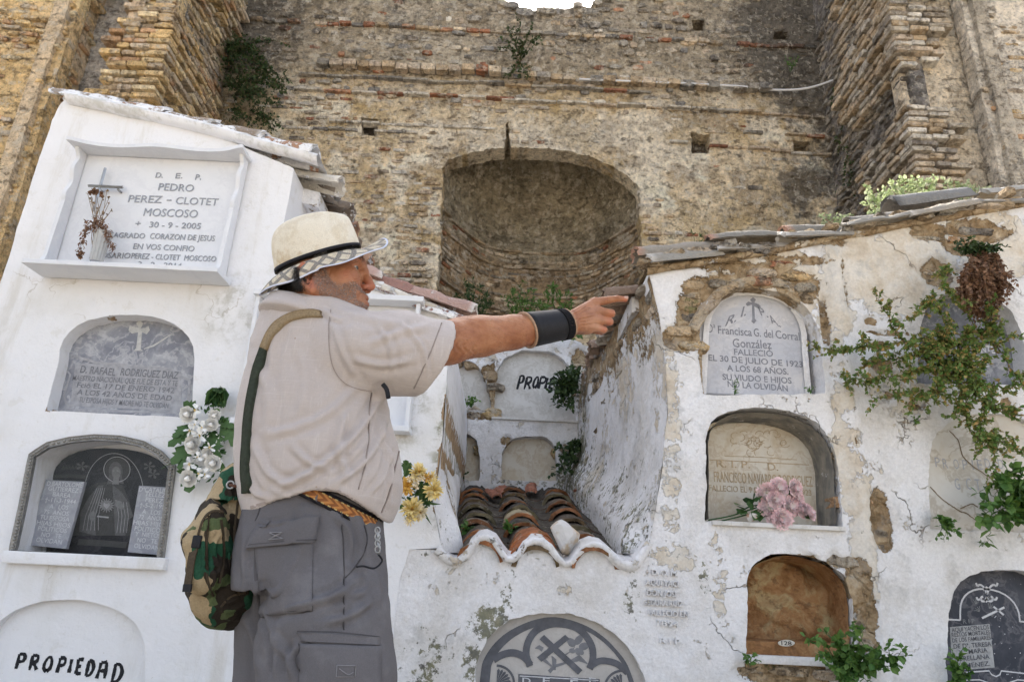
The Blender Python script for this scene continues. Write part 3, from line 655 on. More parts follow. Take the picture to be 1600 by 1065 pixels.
# arch of brick on edge round the blue-grey slab
mb = MB(); cxa = A(1188, 560, Y0)
for i, t in enumerate(np.linspace(rad(32), rad(150), 9)):
    px_, py_ = 1190 + 112 * math.cos(t), 558 - 122 * math.sin(t); a_, b_ = A(px_, py_, Y0)
    ang = t - math.pi / 2
    c_, s_ = math.cos(ang), math.sin(ang)
    org = lambda A_, B_, D_, a_=a_, b_=b_, c_=c_, s_=s_: np.stack([a_ + c_ * A_ - s_ * B_, Y0 - D_, b_ + s_ * A_ + c_ * B_], 1)
    if i in (0,): continue
    stones(mb, org, np.array([0.]), np.array([0.]), np.array([.165 * rg.uniform(.85, 1.05)]), np.array([.06 * rg.uniform(.85, 1.1)]), np.array([-.012 + rg.uniform(-.014, .014)]), np.array([6.]),
           cols(['pale' if i != 4 else 'brick'], rg), np.array([.15]), .08, .05, None, 40 + i)
mb.build('brick_arch', M['mas'], rb, False)
# recess between the blocks -----------------------------------------
SW0 = np.array([.815, Y0 + .02]); SW1 = np.array([.585, 5.78]); Ls = np.linalg.norm(SW1 - SW0); us = (SW1 - SW0) / Ls
def edge_x(px):
    q = np.array(sorted([A(x, y, Y0)[::-1] for x, y in px])); return lambda z: np.interp(z, q[:, 0], q[:, 1])
EXR = edge_x([(1016, 850), (1024, 800), (1036, 720), (1044, 640), (1040, 560), (1030, 490), (1013, 424)]); EXL = edge_x([(701, 540), (697, 600), (692, 680), (684, 740), (676, 785), (683, 820), (690, 856)])
def org_s(a, b, d):
    k = np.clip(a / Ls, 0, 1); x = EXR(b) * (1 - k) + SW1[0] * k
    return np.stack([x - d * sstep(0, .12, a) - .003, Y0 + .006 - .008 * (1 - sstep(0, .05, a)) + us[1] * a, b], 1)
def sdisp(a, b):
    base = .02 * fbm(a * 2, b * 2, 17, 5, .6) + .006 * fbm(a * 12, b * 12, 4, 3)
    zf = .98 + .31 * a; foot = np.exp(-np.clip((b - zf) / .16, 0, 9) ** 2)     # plaster swept out over the tiles at the foot
    return base + .10 * foot - .02 * sstep(2.2, 2.5, b) * sstep(-.1, .2, fbm(a * 2, b * 2, 2, 2))
def sattr(a, b):
    n1 = fbm(a * 1.5, b * 1.2, 6, 4, .6)
    return dict(peel=np.clip(.85 * sstep(1.95, 2.5, b + .25 * n1) + .12 * n1, 0, 1), flake=np.clip(.25 + n1, 0, 1), mold=np.clip(.30 + .5 * sstep(1.7, 1.15, b - .22 * a) + .7 * sstep(1.6, 2.2, a) * .8 + .4 * n1, 0, 1.1))
zt_s = lambda a: 2.46 + .03 * a
wall('recess_side', [(0, .98), (Ls * .5, 1.0), (Ls, 1.2), (Ls, 2.52), (1.5, 2.50), (.75, 2.47), (0, 2.46)], [], .026, org_s, sdisp, M['old'], rb, sattr, thick=0, jit=.0)
mb = MB()
courses(mb, lambda a, b, d: org_s(a, b, d), .05, Ls - .05, 1.9, 2.5, .055, .02, .2, lambda a, b: sdisp(a, b) - .02 + .04 * fbm(a * 2, b * 3, 5, 3) + .03 * sstep(2.05, 2.4, b), lambda a, b: np.full(len(a), .3), {'stone': 4, 'pale': 4, 'grey': 2}, 19, .1, (2.6, 5), None, (-.03, .012), .03, 0, .07)
mb.build('bared_masonry', M['mas'], rb, False)
# left flank of the recess, part of the fresh block
TW0 = np.array([-.285, Y0 + .02]); TW1 = np.array([-.47, 5.78]); Lt = np.linalg.norm(TW1 - TW0); ut = (TW1 - TW0) / Lt
def org_t(a, b, d):
    k = np.clip(a / Lt, 0, 1); x = EXL(b) * (1 - k) + TW1[0] * k
    return np.stack([x + d * sstep(0, .12, a) + .003, Y0 + .006 - .008 * (1 - sstep(0, .05, a)) + ut[1] * a, b], 1)
def tdisp(a, b):
    zf = 1.0 + .31 * a
    return .02 * fbm(a * 2, b * 2, 27, 4, .6) + .10 * np.exp(-np.clip((b - zf) / .20, 0, 9) ** 2)
wall('recess_side', [(Lt, 1.2), (Lt * .5, 1.0), (0, .94), (0, 2.12), (Lt, 2.2)][::-1], [], .04, lambda a, b, d: org_t(a, b, d), tdisp, M['old'], nb,
     lambda a, b: dict(peel=np.clip(.55 * np.exp(-((a - .35) / .10) ** 2) * sstep(1.9, 1.6, b) + .2 * fbm(a * 3, b * 3, 1, 3), 0, 1), flake=np.full(len(a), .1), mold=np.clip(.25 + .4 * fbm(a * 2, b, 4, 3), 0, 1)), thick=0)
# back block of the recess
Y5 = 5.72
H_B1 = poly(ap((770, 654), (775, 597), (838, 547), (900, 604), (901, 657), pw=.85), Y5)
H_B2 = poly(ap((700, 640), (702, 598), (728, 562), (764, 612), (768, 642), pw=.85), Y5)
H_B3 = poly(ap((690, 748), (690, 712), (722, 677), (750, 715), (749, 750), pw=.85), Y5)
H_B4 = poly(ap((783, 750), (784, 715), (828, 680), (868, 716), (871, 752), pw=.8), Y5)
bbk = thing('niche_block', 'small shaded niche block at the back of the tiled recess, crumbling plaster between its arches', 'niche block', (.05, Y5, 0))
OUTB = [(-.8, 1.2), (-.8, 2.55)] + poly([(690, 540), (715, 548), (735, 536), (770, 530), (800, 524), (840, 521), (880, 524), (905, 535), (930, 545)], Y5) + [(1.1, 2.7), (1.1, 1.2)]
bp = blobs([(768, 610, 9, 50, 1.1), (712, 610, 16, 45, 1.0), (790, 688, 9, 9, .9), (745, 650, 26, 8, .8), (880, 700, 12, 12, .6), (757, 580, 8, 12, .8), (905, 560, 16, 20, .8)], Y5)
bmm = blobs([(885, 735, 20, 50, 1.0), (705, 745, 40, 12, 1.0), (820, 755, 80, 6, .8), (770, 640, 8, 30, .4), (905, 610, 20, 60, .8)], Y5)
def bdis(a, b): return .02 * fbm(a * 3, b * 3, 13, 4, .6) - .03 * sstep(.4, .6, bp(a, b) + .3 * fbm(a * 7, b * 7, 5, 3))
wall('plaster_wall', OUTB, [H_B1, H_B2, H_B3, H_B4], .03, front(Y5), bdis, M['old'], bbk, lambda a, b: dict(peel=bp(a, b), flake=np.full(len(a), .25), mold=bmm(a, b)), [.10, .14, .14, .14], thick=1.6, jit=.03, hjit=.02)
mb = MB(); courses(mb, front(Y5), -.8, 1.0, 1.4, 2.7, .085, .02, .18, lambda a, b: bdis(a, b) - .05 + .07 * sstep(.5, .8, bp(a, b)), lambda a, b: np.full(len(a), .35), {'pale': 3, 'stone': 4, 'warm': 1}, 23, .08, (2.4, 4), lambda a, b: np.all([~inpoly(np.stack([a, b], 1), h) for h in (H_B1, H_B2, H_B3, H_B4)], 0), (-.01, .03), .02, 0, .08)
mb.build('bared_masonry', M['mas'], bbk, False)
# brown clay lining of the open niche
cl = H_128; cx_, cz_ = np.array(cl).mean(0)
n = N('raw_brown_clay')
cc = n.ramp(n.noise(4.5, 8, .65, n.warp(3, .5)), [(.28, (.10, .05, .028)), (.42, (.30, .155, .07)), (.52, (.42, .24, .115)), (.62, (.52, .40, .22)), (.75, (.34, .17, .08))])
cc = n.mix(n.mul(n.step(n.noise(17, 8, .7), .55, .66), .5), cc, (.12, .07, .045))
M['clay'] = n.fin(cc, .95, n.bump(n.add(n.noise(7, 10, .7), n.mul(n.noise(40, 6, .7), .3)), 1.0, .04), .1)
cb = [(x + (x - cx_) * .06, z + (z - cz_) * .06) for x, z in cl]
wall('clay_niche_back', cb, [], .016, front(Y0 + .24), lambda a, b: .10 * fbm(a * 5, b * 5, 3, 4, .6) - .10 * ((b - cz_) / .3) ** 2 * (b > cz_), M['clay'], rb, None, thick=0)
sb = MB(); a0, b0 = A(1166, 1006, Y0 + .05); a1, b1 = A(1285, 1011, Y0 + .05)
def boxv(x0, x1, y0, y1, z0, z1): return [(x0, y0, z0), (x1, y0, z0), (x1, y1, z0), (x0, y1, z0), (x0, y0, z1), (x1, y0, z1), (x1, y1, z1), (x0, y1, z1)]
BOXF = [[0, 1, 5, 4], [1, 2, 6, 5], [2, 3, 7, 6], [3, 0, 4, 7], [4, 5, 6, 7], [3, 2, 1, 0]]
def bevbox(mb, x0, x1, y0, y1, z0, z1, bv=.004, **at):
    "a box with chamfered edges, via bmesh"
    bm = bmesh.new(); vs = [bm.verts.new(v) for v in boxv(x0, x1, y0, y1, z0, z1)]
    for f in BOXF: bm.faces.new([vs[i] for i in f])
    bmesh.ops.bevel(bm, geom=bm.edges[:], offset=bv, segments=2, affect='EDGES', profile=.6)
    bm.verts.index_update(); mb.add([tuple(v.co) for v in bm.verts], [[v.index for v in f.verts] for f in bm.faces], **at); bm.free()
zf = A(1240, 1031, Y0)[1]; zs = A(1240, 1003, Y0 + .06)[1] - .02
bevbox(sb, H_128[0][0] - .02, H_128[-1][0] + .02, Y0 + .03, Y0 + .3, zf - .03, zf + .075, .012); sb.build('niche_floor', M['clay'], rb)
sb = MB(); bevbox(sb, H_128[0][0], H_128[-1][0] - .06, Y0 - .012, Y0 + .06, zf - .02, zf + .016, .005); sb.build('niche_sill', M['old'], rb)

def lining(name, hole, m, parent, secs, zcut=.015, rough=.004, **at):
    "a rough coat on the reveal of an arch; secs are (depth, inset) pairs"
    q = resample(np.array(hole), .02); q = q[(q[:, 1] > hole[0][1] + zcut)]
    ang = np.arctan2(q[:, 1] - q[:, 1].mean(), q[:, 0] - q[:, 0].mean()); c = q.mean(0); q = q[np.argsort(-((ang + math.pi / 2) % (2 * math.pi)))]; n_ = len(q); V = []
    tn = np.gradient(q, axis=0); tn /= np.linalg.norm(tn, axis=1)[:, None]; nv_ = np.stack([tn[:, 1], -tn[:, 0]], 1); nv_ *= np.sign(((c - q) * nv_).sum(1))[:, None]
    for dd, o_ in secs: V.append(np.stack([q[:, 0] + nv_[:, 0] * (o_ + rough * fbm(q[:, 0] * 9, q[:, 1] * 9, dd * 20, 3)), np.full(n_, Y0 + dd + .010 * fbm(q[:, 0] * 14, q[:, 1] * 14, 1, 3)), q[:, 1] + nv_[:, 1] * (o_ + rough * fbm(q[:, 0] * 7, q[:, 1] * 9, dd * 20 + 4, 3))], 1))
    V = np.concatenate(V); k = len(secs); Fc = [[j * n_ + i, j * n_ + i + 1, (j + 1) * n_ + i + 1, (j + 1) * n_ + i] for j in range(k - 1) for i in range(n_ - 1)]
    return mesh(name, V, Fc, m, parent, True, {a: np.full(len(V), v) for a, v in at.items()})
lining('clay_lining', H_128, M['clay'], rb, [(.03, .012), (.08, .022), (.15, .026), (.24, .03)], .05, .012)
# ------------------------------------------------------------------ curved clay roof tiles
def tile(mb, O, d, up, L, r0, r1, dark, lipc, th=.014, arc=math.pi * .92, seg=10, seed=0):
    "half-round cover tile: O is the middle of its lower (wide) end, d points uphill, r0 the lower radius"
    rg = np.random.default_rng(seed); O = np.array(O, float); d = np.array(d, float); d /= np.linalg.norm(d); up = np.array(up, float); up -= d * (up @ d); up /= np.linalg.norm(up); s = np.cross(d, up)
    nl = 10; V = []; Cc = []
    for side in (0, 1):
        for j in range(nl + 1):
            t = j / nl; r = r0 + (r1 - r0) * t - side * th
            for k in range(seg + 1):
                a = -arc / 2 + arc * k / seg
                w_ = .020 * (fbm(np.array([j * .45 + seed]), np.array([k * .6]), seed * .37, 4, .6)[0])
                ends = (rg.uniform(-.014, .014) if j in (0, nl) else 0)
                V.append(O + d * (L * t + ends) + (s * math.sin(a) + up * math.cos(a)) * (r + w_ * (1 if side == 0 else .3)))
                Cc.append(dark if (0 < j) or side else lipc)
    n1 = (nl + 1) * (seg + 1); Fc = []
    for j in range(nl):
        for k in range(seg):
            q = [j * (seg + 1) + k, j * (seg + 1) + k + 1, (j + 1) * (seg + 1) + k + 1, (j + 1) * (seg + 1) + k]; Fc += [q, [n1 + i for i in q[::-1]]]
    mb.add(V, Fc, Col=np.array(Cc))
    # the broken end faces keep the bare clay colour
    for j, c in ((0, lipc), (nl, dark)):
        a = [j * (seg + 1) + k for k in range(seg + 1)]; Ve = [V[i] for i in a] + [V[n1 + i] for i in a]
        f = [[k, k + 1, seg + 2 + k, seg + 1 + k] for k in range(seg)]; mb.add(Ve, f, Col=np.array(c))
    for k in (0, seg):
        a = [j * (seg + 1) + k for j in range(nl + 1)]; Ve = [V[i] for i in a] + [V[n1 + i] for i in a]
        f = [[i, i + 1, nl + 2 + i, nl + 1 + i] for i in range(nl)]; mb.add(Ve, f, Col=np.array(dark))
DARK = [(.085, .072, .06), (.11, .09, .075), (.07, .062, .055), (.16, .135, .11)]; LIPS = [(.24, .115, .06), (.30, .13, .06), (.17, .12, .07), (.14, .12, .075)]
tr = thing('tile_roof', 'small roof of dark curved clay tiles in three rows filling the recess', 'roof', (.1, Y0, .9))
rg = np.random.default_rng(33)
crest = [((752, 843), (742, 756)), ((836, 849), (800, 753)), ((928, 855), (862, 757))]
for ci, (f_, b_) in enumerate(crest):
    p0 = P(*f_, Y0 + .02); p1 = P(*b_, 5.62); L = np.linalg.norm(p1 - p0); d = (p1 - p0) / L; up = np.array([0, -.3, .95]); n_t = 8; R0 = .118
    mb = MB(); mc = MB()
    for k in range(n_t):
        O = p0 + d * (L * (k + .0) / n_t) + np.array([rg.normal(0, .009), -.03 if k == 0 else 0, -R0 + rg.normal(0, .007)])
        tile(mb, O, d + np.array([rg.normal(0, .03), 0, -.045 + rg.normal(0, .012)]), up + np.array([rg.normal(0, .05), 0, 0]), L / n_t + .10, R0, R0 * .80, np.array(DARK[rg.integers(4)]) * rg.uniform(.8, 1.3) if (ci, k) != (1, 3) else np.array((.42, .36, .25)), np.array(LIPS[rg.integers(4)]) * rg.uniform(.7, 1.3), .02, seed=k * 3 + ci)
    if ci == 1:
        for k, dz in ((.35, .02), (.62, .028)):
            O = p0 + d * (L * k / n_t) + np.array([.01, -.02, -R0 + dz]); tile(mb, O, d + np.array([0, 0, -.02]), up, .16, R0 * .97, R0 * .9, np.array((.3, .12, .06)), np.array((.45, .17, .07)), .018, seed=70)
    mb.build('cover_tile_row', M['tile'], tr, True)
for ci, (f_, b_) in enumerate([((706, 884), (714, 781)), ((796, 886), (770, 779)), ((884, 894), (830, 781)), ((984, 896), (892, 785))]):
    p0 = P(*f_, Y0 + .02); p1 = P(*b_, 5.62); L = np.linalg.norm(p1 - p0); d = (p1 - p0) / L; mc = MB()
    for k in range(6):
        O = p0 + d * (L * k / 6) + np.array([0, 0, .115 + (.004 * k)]); tile(mc, O + np.array([0, 0, .03]), d + np.array([0, 0, .02]), (0, .3, -.95), L / 6 + .06, .125, .135, np.array((.075, .065, .055)), np.array((.12, .08, .06)), .015, arc=1.75, seed=k + 50 + ci)
    mc.build('channel_tile_row', M['tile'], tr, True)
# loose shards and litter in the channels
mb = MB()
for k in range(150):
    ci = rg.integers(4); f_, b_ = [((706, 884), (714, 781)), ((796, 886), (770, 779)), ((884, 894), (830, 781)), ((984, 896), (892, 785))][ci]
    t = rg.random(); p = P(*f_, Y0 + .02) * (1 - t) + P(*b_, 5.62) * t + np.array([rg.normal(0, .04), 0, .022]); s_ = rg.uniform(.004, .014)
    v = rg.normal(0, s_, (4, 3)) * np.array([1.6, 1.2, .7]) + p; mb.add(v, [[0, 1, 2], [0, 2, 3], [0, 3, 1], [1, 3, 2]], Col=np.array([(.16, .11, .07), (.09, .07, .05), (.25, .2, .14), (.3, .12, .06)][rg.integers(4)]))
mb.build('litter', M['tile'], tr, False)
mb = MB()
for px_, py_, Y, w_, h_, rz_ in ((775, 768, 5.3, .13, .12, .3), (776, 775, 5.1, .10, .12, -.3), (829, 768, 5.35, .10, .22, .05), (905, 768, 5.2, .2, .08, .2)):
    c = P(px_, py_, Y); O = c + np.array([-w_ / 2 * 0, 0, -.05]); tile(mb, O, (math.sin(rz_), math.cos(rz_), .35), (0, -.3, 1), h_ + .1, .07, .06, np.array((.34, .15, .10)), np.array((.40, .18, .12)), .014, arc=1.5, seed=int(px_))
mb.build('broken_tiles', M['tile'], tr, True)
# scalloped whitewashed lip
lp3 = []; lpx = resample(np.array(LIP, float), 3, False)
la = np.array([A(x, y, Y0) for x, y in lpx]); nn_ = len(la); tn = np.gradient(la, axis=0); tn /= np.linalg.norm(tn, axis=1)[:, None]; nv = np.stack([-tn[:, 1], tn[:, 0]], 1)
secs = [(-.030, -.010), (-.022, .030), (.004, .042), (.022, .030), (.024, -.02), (.018, -.16), (-.012, -.20)]
V = []; wv_ = .8 + .35 * fbm(la[:, 0] * 9, 0, 4, 3)
for o_, dd in secs: V.append(np.stack([la[:, 0] + nv[:, 0] * o_ * wv_, Y0 - dd * (1 + .1 * fbm(la[:, 0] * 7, dd * 30, 2, 3)), la[:, 1] + nv[:, 1] * o_ * wv_ + (.04 if dd < -.1 else 0)], 1))
V = np.concatenate(V); Fc = [[j * nn_ + i, j * nn_ + i + 1, (j + 1) * nn_ + i + 1, (j + 1) * nn_ + i] for j in range(len(secs) - 1) for i in range(nn_ - 1)]
mesh('scalloped_lip', V, Fc, M['old'], rb, True, dict(peel=np.clip(.15 + .4 * fbm(V[:, 0] * 6, V[:, 1] * 6, 1, 3), 0, .5), flake=np.full(len(V), .1), mold=np.clip(.25 + .9 * fbm(V[:, 0] * 3, V[:, 2] * 3, 7, 3), 0, .9)))
# verge tiles ---------------------------------------------------------
M['tile_white'] = None
n = N('whitewashed_tile'); cc = n.attr('Col', True); fl = n.step(n.add(n.noise(11, 10, .72), n.mul(n.attr('bare'), .45)), .60, .68)
cc = n.mix(fl, (.84, .835, .84), cc); cc = n.mix(n.mul(n.step(n.noise(30, 8, .75), .58, .68), .5), cc, (.30, .29, .26)); M['tile_white'] = n.fin(cc, .9, n.bump(n.add(n.mul(n.noise(9, 8, .7), 2.2), n.mul(n.noise(40, 5, .7), .5), n.mul(fl, -.5)), .95, .016), .2)
def verge(parent, px0, px1, n_t, r, bare, colr, seed, Yf=Y0 + .02, under=True, offz=0.0, name='verge_tiles', ext=.06, lipc=None, r1=.82, dyr=0.0):
    "row of tiles laid lengthways along the sloping top edge of a wall; px1 is the lower end"
    rg = np.random.default_rng(seed); hi = P(*px0, Yf); lo = P(*px1, Yf); hi[1] = lo[1] = Yf; d = hi - lo; L = np.linalg.norm(d); d /= L; mb = MB()
    up = np.array([-d[2], 0, d[0]]); up = up if up[2] > 0 else -up
    for k in range(n_t):
        O = lo + d * (L * k / n_t) - up * (r * .75 - offz) + up * rg.normal(0, .006) + np.array([0, rg.normal(0, .008) + dyr * rg.random(), 0]); c = np.array(colr[rg.integers(len(colr))]) * rg.uniform(.8, 1.2)
        tile(mb, O, d + up * (-.05 + rg.normal(0, .012 + .014 * (bare > .7))) + np.array([0, rg.normal(0, .02 + .05 * (bare > .7)), 0]), up + np.array([0, rg.normal(0, .06 + .15 * (bare > .7)), 0]), L / n_t + ext, r * rg.uniform(.85, 1.12), r * r1, c, np.array(lipc if lipc is not None else c * .8), .016, seed=seed * 10 + k, arc=math.pi)
    for q in range(len(mb.V)): mb.A.setdefault('bare', []).append(np.full(len(mb.V[q]), bare))
    return mb.build(name, M['tile_white'], parent, True)
def underlay(parent, pts_px, depth, th, Yf, m, name, at, front_out=.05):
    "a lumpy mortar bed under the verge"
    q = resample(np.array([A(x, y, Yf) for x, y in pts_px]), .03, False); n_ = len(q); V = []
    secs = [(-th, .0), (-th, front_out * .6), (-th * .5, front_out), (0, front_out * .7), (.01, -depth * .3), (.01, -depth)]
    for o_, dd in secs: V.append(np.stack([q[:, 0], Yf - dd - .008 * fbm(q[:, 0] * 9, dd * 20, 5, 3), q[:, 1] + o_ + .006 * fbm(q[:, 0] * 8, dd * 9, 2, 3)], 1))
    V = np.concatenate(V); Fc = [[j * n_ + i, j * n_ + i + 1, (j + 1) * n_ + i + 1, (j + 1) * n_ + i] for j in range(len(secs) - 1) for i in range(n_ - 1)]
    return mesh(name, V, Fc, m, parent, True, {k: np.full(len(V), v) for k, v in at.items()})
TC = [(.30, .24, .19), (.36, .30, .25), (.40, .24, .16)]
# left block: two courses of whitewashed tiles down the verge
verge(nb, (120, 142), (498, 238), 5, .10, .25, TC, 4, Y0 + .05, lipc=(.6, .58, .55), ext=.10)
underlay(nb, [(112, 152), (300, 192), (400, 220), (500, 248)], .5, .055, Y0, M['new'], 'mortar_bed', dict(peel=.05, mold=.3), .07)
def slope_roof(parent, px_hi, px_lo, y0, y1, cols_, seed, bare, zoff=-.02, over=.12, wild=1.0):
    "rows of cover tiles running down the slope, one behind another into the depth"
    hi = P(*px_hi, Y0); lo = P(*px_lo, Y0); d = hi - lo; d[1] = 0; L = np.linalg.norm(d); d /= L; up = np.array([-d[2], 0, d[0]]); up = up if up[2] > 0 else -up
    rg = np.random.default_rng(seed); y = y0; mb = MB(); nn = max(2, int(L / .36))
    while y < y1:
        for k in range(nn):
            O = np.array([lo[0], y + rg.normal(0, .012), lo[2]]) - d * (over * rg.uniform(.6, 1.35) if k == 0 else over) + d * ((L + over) * k / nn) + up * (zoff + rg.normal(0, .012) - .06); c = np.array(cols_[rg.integers(len(cols_))]) * rg.uniform(.7, 1.25)
            tile(mb, O, d - up * .05, up, (L + over) / nn + .08, .095, .078, c, c * rg.uniform(.8, 1.3), .016, seed=int(rg.integers(999)))
        for k in range(2):
            O = np.array([lo[0], y + .13, lo[2]]) - d * over * .6 + d * (L / 2 * k) + up * (zoff + .03); tile(mb, O, d, -up, L / 2, .085, .085, np.array((.2, .17, .14)), np.array((.28, .24, .2)), .016, seed=int(rg.integers(999)))
        y += .26
    for q in range(len(mb.V)): mb.A.setdefault('bare', []).append(np.full(len(mb.V[q]), bare))
    mb.build('roof_tiles', M['tile_white'], parent, True)
    s_ = MB(); a_ = lo - d * .02 - up * .10; b_ = hi - up * .10
    s_.add([(a_[0], y0, a_[2]), (b_[0], y0, b_[2]), (b_[0], y1, b_[2]), (a_[0], y1, a_[2]), (a_[0], y0, a_[2] - .1), (b_[0], y0, b_[2] - .1), (b_[0], y1, b_[2] - .1), (a_[0], y1, a_[2] - .1)], BOXF, Col=np.array((.4, .35, .3)), bare=.5, peel=.3, flake=.5, mold=.3)
    s_.build('roof_bed', M['old'], parent, False)
slope_roof(nb, (120, 150), (490, 246), Y0 + .22, Y0 + 2.1, TC + [(.5, .47, .42)], 61, .55)
# second, lower verge over the man's shoulder, whitewash worn off the clay
RC = [(.36, .20, .165), (.40, .27, .23), (.30, .17, .14)]
verge(nb, (535, 404), (745, 484), 3, .08, .62, RC, 14, Y0 + .03, lipc=(.62, .58, .54), ext=.09)
verge(nb, (530, 424), (738, 500), 3, .05, .28, RC, 15, Y0 - .0, lipc=(.62, .58, .54), name='verge_undertiles', ext=.05)
underlay(nb, [(448, 392), (600, 446), (700, 486)], .5, .05, Y0, M['old'], 'mortar_bed', dict(peel=.1, flake=.6, mold=.5), .05)
slope_roof(nb, (540, 418), (690, 474), Y0 + .25, Y0 + 2.0, RC, 62, .6, over=.0)
# right block: broken grey tiles rising to the right
GC = [(.30, .28, .25), (.24, .225, .20), (.38, .34, .29), (.31, .23, .18)]
verge(rb, (1605, 300), (1012, 404), 6, .055, .85, GC, 24, Y0 - .03, lipc=(.5, .47, .43), name='verge_undertiles', ext=.03)
verge(rb, (1330, 352), (992, 398), 3, .085, 1.0, GC, 25, Y0 + .12, lipc=(.42, .25, .18), ext=.05, offz=.03)
verge(rb, (1490, 314), (1392, 331), 1, .12, 1.0, [(.24, .235, .23)], 27, Y0 + .18, lipc=(.1, .1, .1), ext=.08, offz=.07)
verge(rb, (1480, 322), (1320, 352), 1, .07, 1.0, [(.30, .28, .26)], 28, Y0 + .14, ext=.02, offz=.03)
verge(rb, (1590, 301), (1536, 311), 1, .06, 1.0, [(.45, .43, .40)], 29, Y0 + .1, ext=.04, offz=.05)
verge(rb, (1900, 246), (1600, 300), 3, .08, .9, GC, 26, Y0 + .05, lipc=(.5, .47, .43), ext=.05)
underlay(rb, [(1010, 420), (1200, 388), (1300, 368), (1450, 341), (1600, 314), (1900, 262)], .5, .04, Y0, M['old'], 'mortar_bed', dict(peel=.8, flake=1, mold=.3), .03)
mb = MB(); rg = np.random.default_rng(14); q = resample(np.array([A(x, y, Y0) for x, y in ((1005, 414), (1200, 382), (1300, 362), (1450, 336), (1600, 309), (1900, 258))]), .085, False); n_ = len(q)
stones(mb, front(Y0), q[:, 0] + rg.normal(0, .02, n_), q[:, 1] + rg.uniform(-.035, .03, n_), rg.uniform(.05, .16, n_), rg.uniform(.025, .055, n_), rg.uniform(.02, .075, n_), rg.uniform(2.2, 5, n_), cols([['grey', 'stone', 'pale', 'pale'][i] for i in rg.integers(0, 4, n_)], rg), np.full(n_, .35), .1, .10, rg.normal(.1, .12, n_), 15); mb.build('verge_rubble', M['mas'], rb, False)
slope_roof(rb, (1900, 250), (1000, 405), Y0 + .30, Y0 + 2.2, [(.33, .31, .29), (.28, .2, .15), (.40, .36, .31)], 63, 1.0, -.03, .14)
# ------------------------------------------------------------------ gravestones, frames, lettering
_tc = {}
def text_mesh(s, bold=0.0):
    cu = bpy.data.curves.new('t', 'FONT'); cu.body = s; cu.size = 1; cu.offset = bold; cu.resolution_u = 3; cu.align_x = 'LEFT'
    ob = bpy.data.objects.new('t', cu); COL.objects.link(ob); me = bpy.data.meshes.new_from_object(ob)
    V = np.array([tuple(v.co) for v in me.vertices]); Fc = [list(p.vertices) for p in me.polygons]
    bpy.data.objects.remove(ob); bpy.data.curves.remove(cu); bpy.data.meshes.remove(me); return V, Fc
_capH = text_mesh('H')[0][:, 1].max()
def text(mb, s, x0, y0, x1, y1, h, Y, lift=.0015, bold=.012, serif=False, depth=.0, slant=0.0, skip=None, **at):
    "write s on the plane at Y, its baseline running between two points read off the photograph"
    V, Fc = text_mesh(s, bold); p0 = np.array(A(x0, y0, Y)); p1 = np.array(A(x1, y1, Y)); ph = np.array(A(x0, y0 - h, Y)); H = ph[1] - p0[1]
    mn, mx = V[:, 0].min(), V[:, 0].max(); u = (V[:, 0] - mn) / (mx - mn); v = V[:, 1] / _capH
    W = p0 + np.outer(u, p1 - p0) + np.outer(v, [slant * H, H])
    base = len(V); Vf = np.column_stack([W[:, 0], np.full(base, Y - lift - depth), W[:, 1]])
    mb.add(Vf, Fc, **at)
    if depth:   # raised letters get their side walls
        from collections import Counter
        ed = Counter(); 
        for f in Fc:
            for i in range(len(f)): ed[tuple(sorted((f[i], f[(i + 1) % len(f)])))] += 1
        be = [e for e, c in ed.items() if c == 1]; Vb = Vf.copy(); Vb[:, 1] = Y
        mb.add(np.vstack([Vf, Vb]), [[a, b, b + base, a + base] for a, b in be], **at)
def flat(mb, pts, Y, lift=.002, **at):
    "a flat painted or cut shape given by its outline"
    q = [A(x, y, Y) for x, y in pts]; n_ = len(q); V = [(x, Y - lift, z) for x, z in q] + [(x, Y, z) for x, z in q]
    mb.add(V, [list(range(n_))] + [[i, (i + 1) % n_, n_ + (i + 1) % n_, n_ + i] for i in range(n_)], **at)
def ribbon(mb, pts, wpx, Y, lift=.002, closed=False, ws=None, **at):
    q = np.array([A(x, y, Y) for x, y in pts]); n_ = len(q); k = KPX * Y / Y0
    if closed: t = np.roll(q, -1, 0) - np.roll(q, 1, 0)
    else: t = np.gradient(q, axis=0)
    t /= np.linalg.norm(t, axis=1)[:, None] + 1e-9; nv = np.stack([-t[:, 1], t[:, 0]], 1); w_ = (np.array(ws) if ws is not None else np.full(n_, wpx))[:, None] * k / 2
    a, b = q + nv * w_, q - nv * w_
    V = [(x, Y - lift, z) for x, z in a] + [(x, Y - lift, z) for x, z in b]; m_ = n_ if closed else n_ - 1
    mb.add(V, [[i, (i + 1) % n_, n_ + (i + 1) % n_, n_ + i] for i in range(m_)], **at)
def circ(cx, cy, r, n=20, a0=0, a1=2 * math.pi, ry=None): return [(cx + r * math.cos(t), cy + (ry or r) * math.sin(t)) for t in np.linspace(a0, a1, n)]
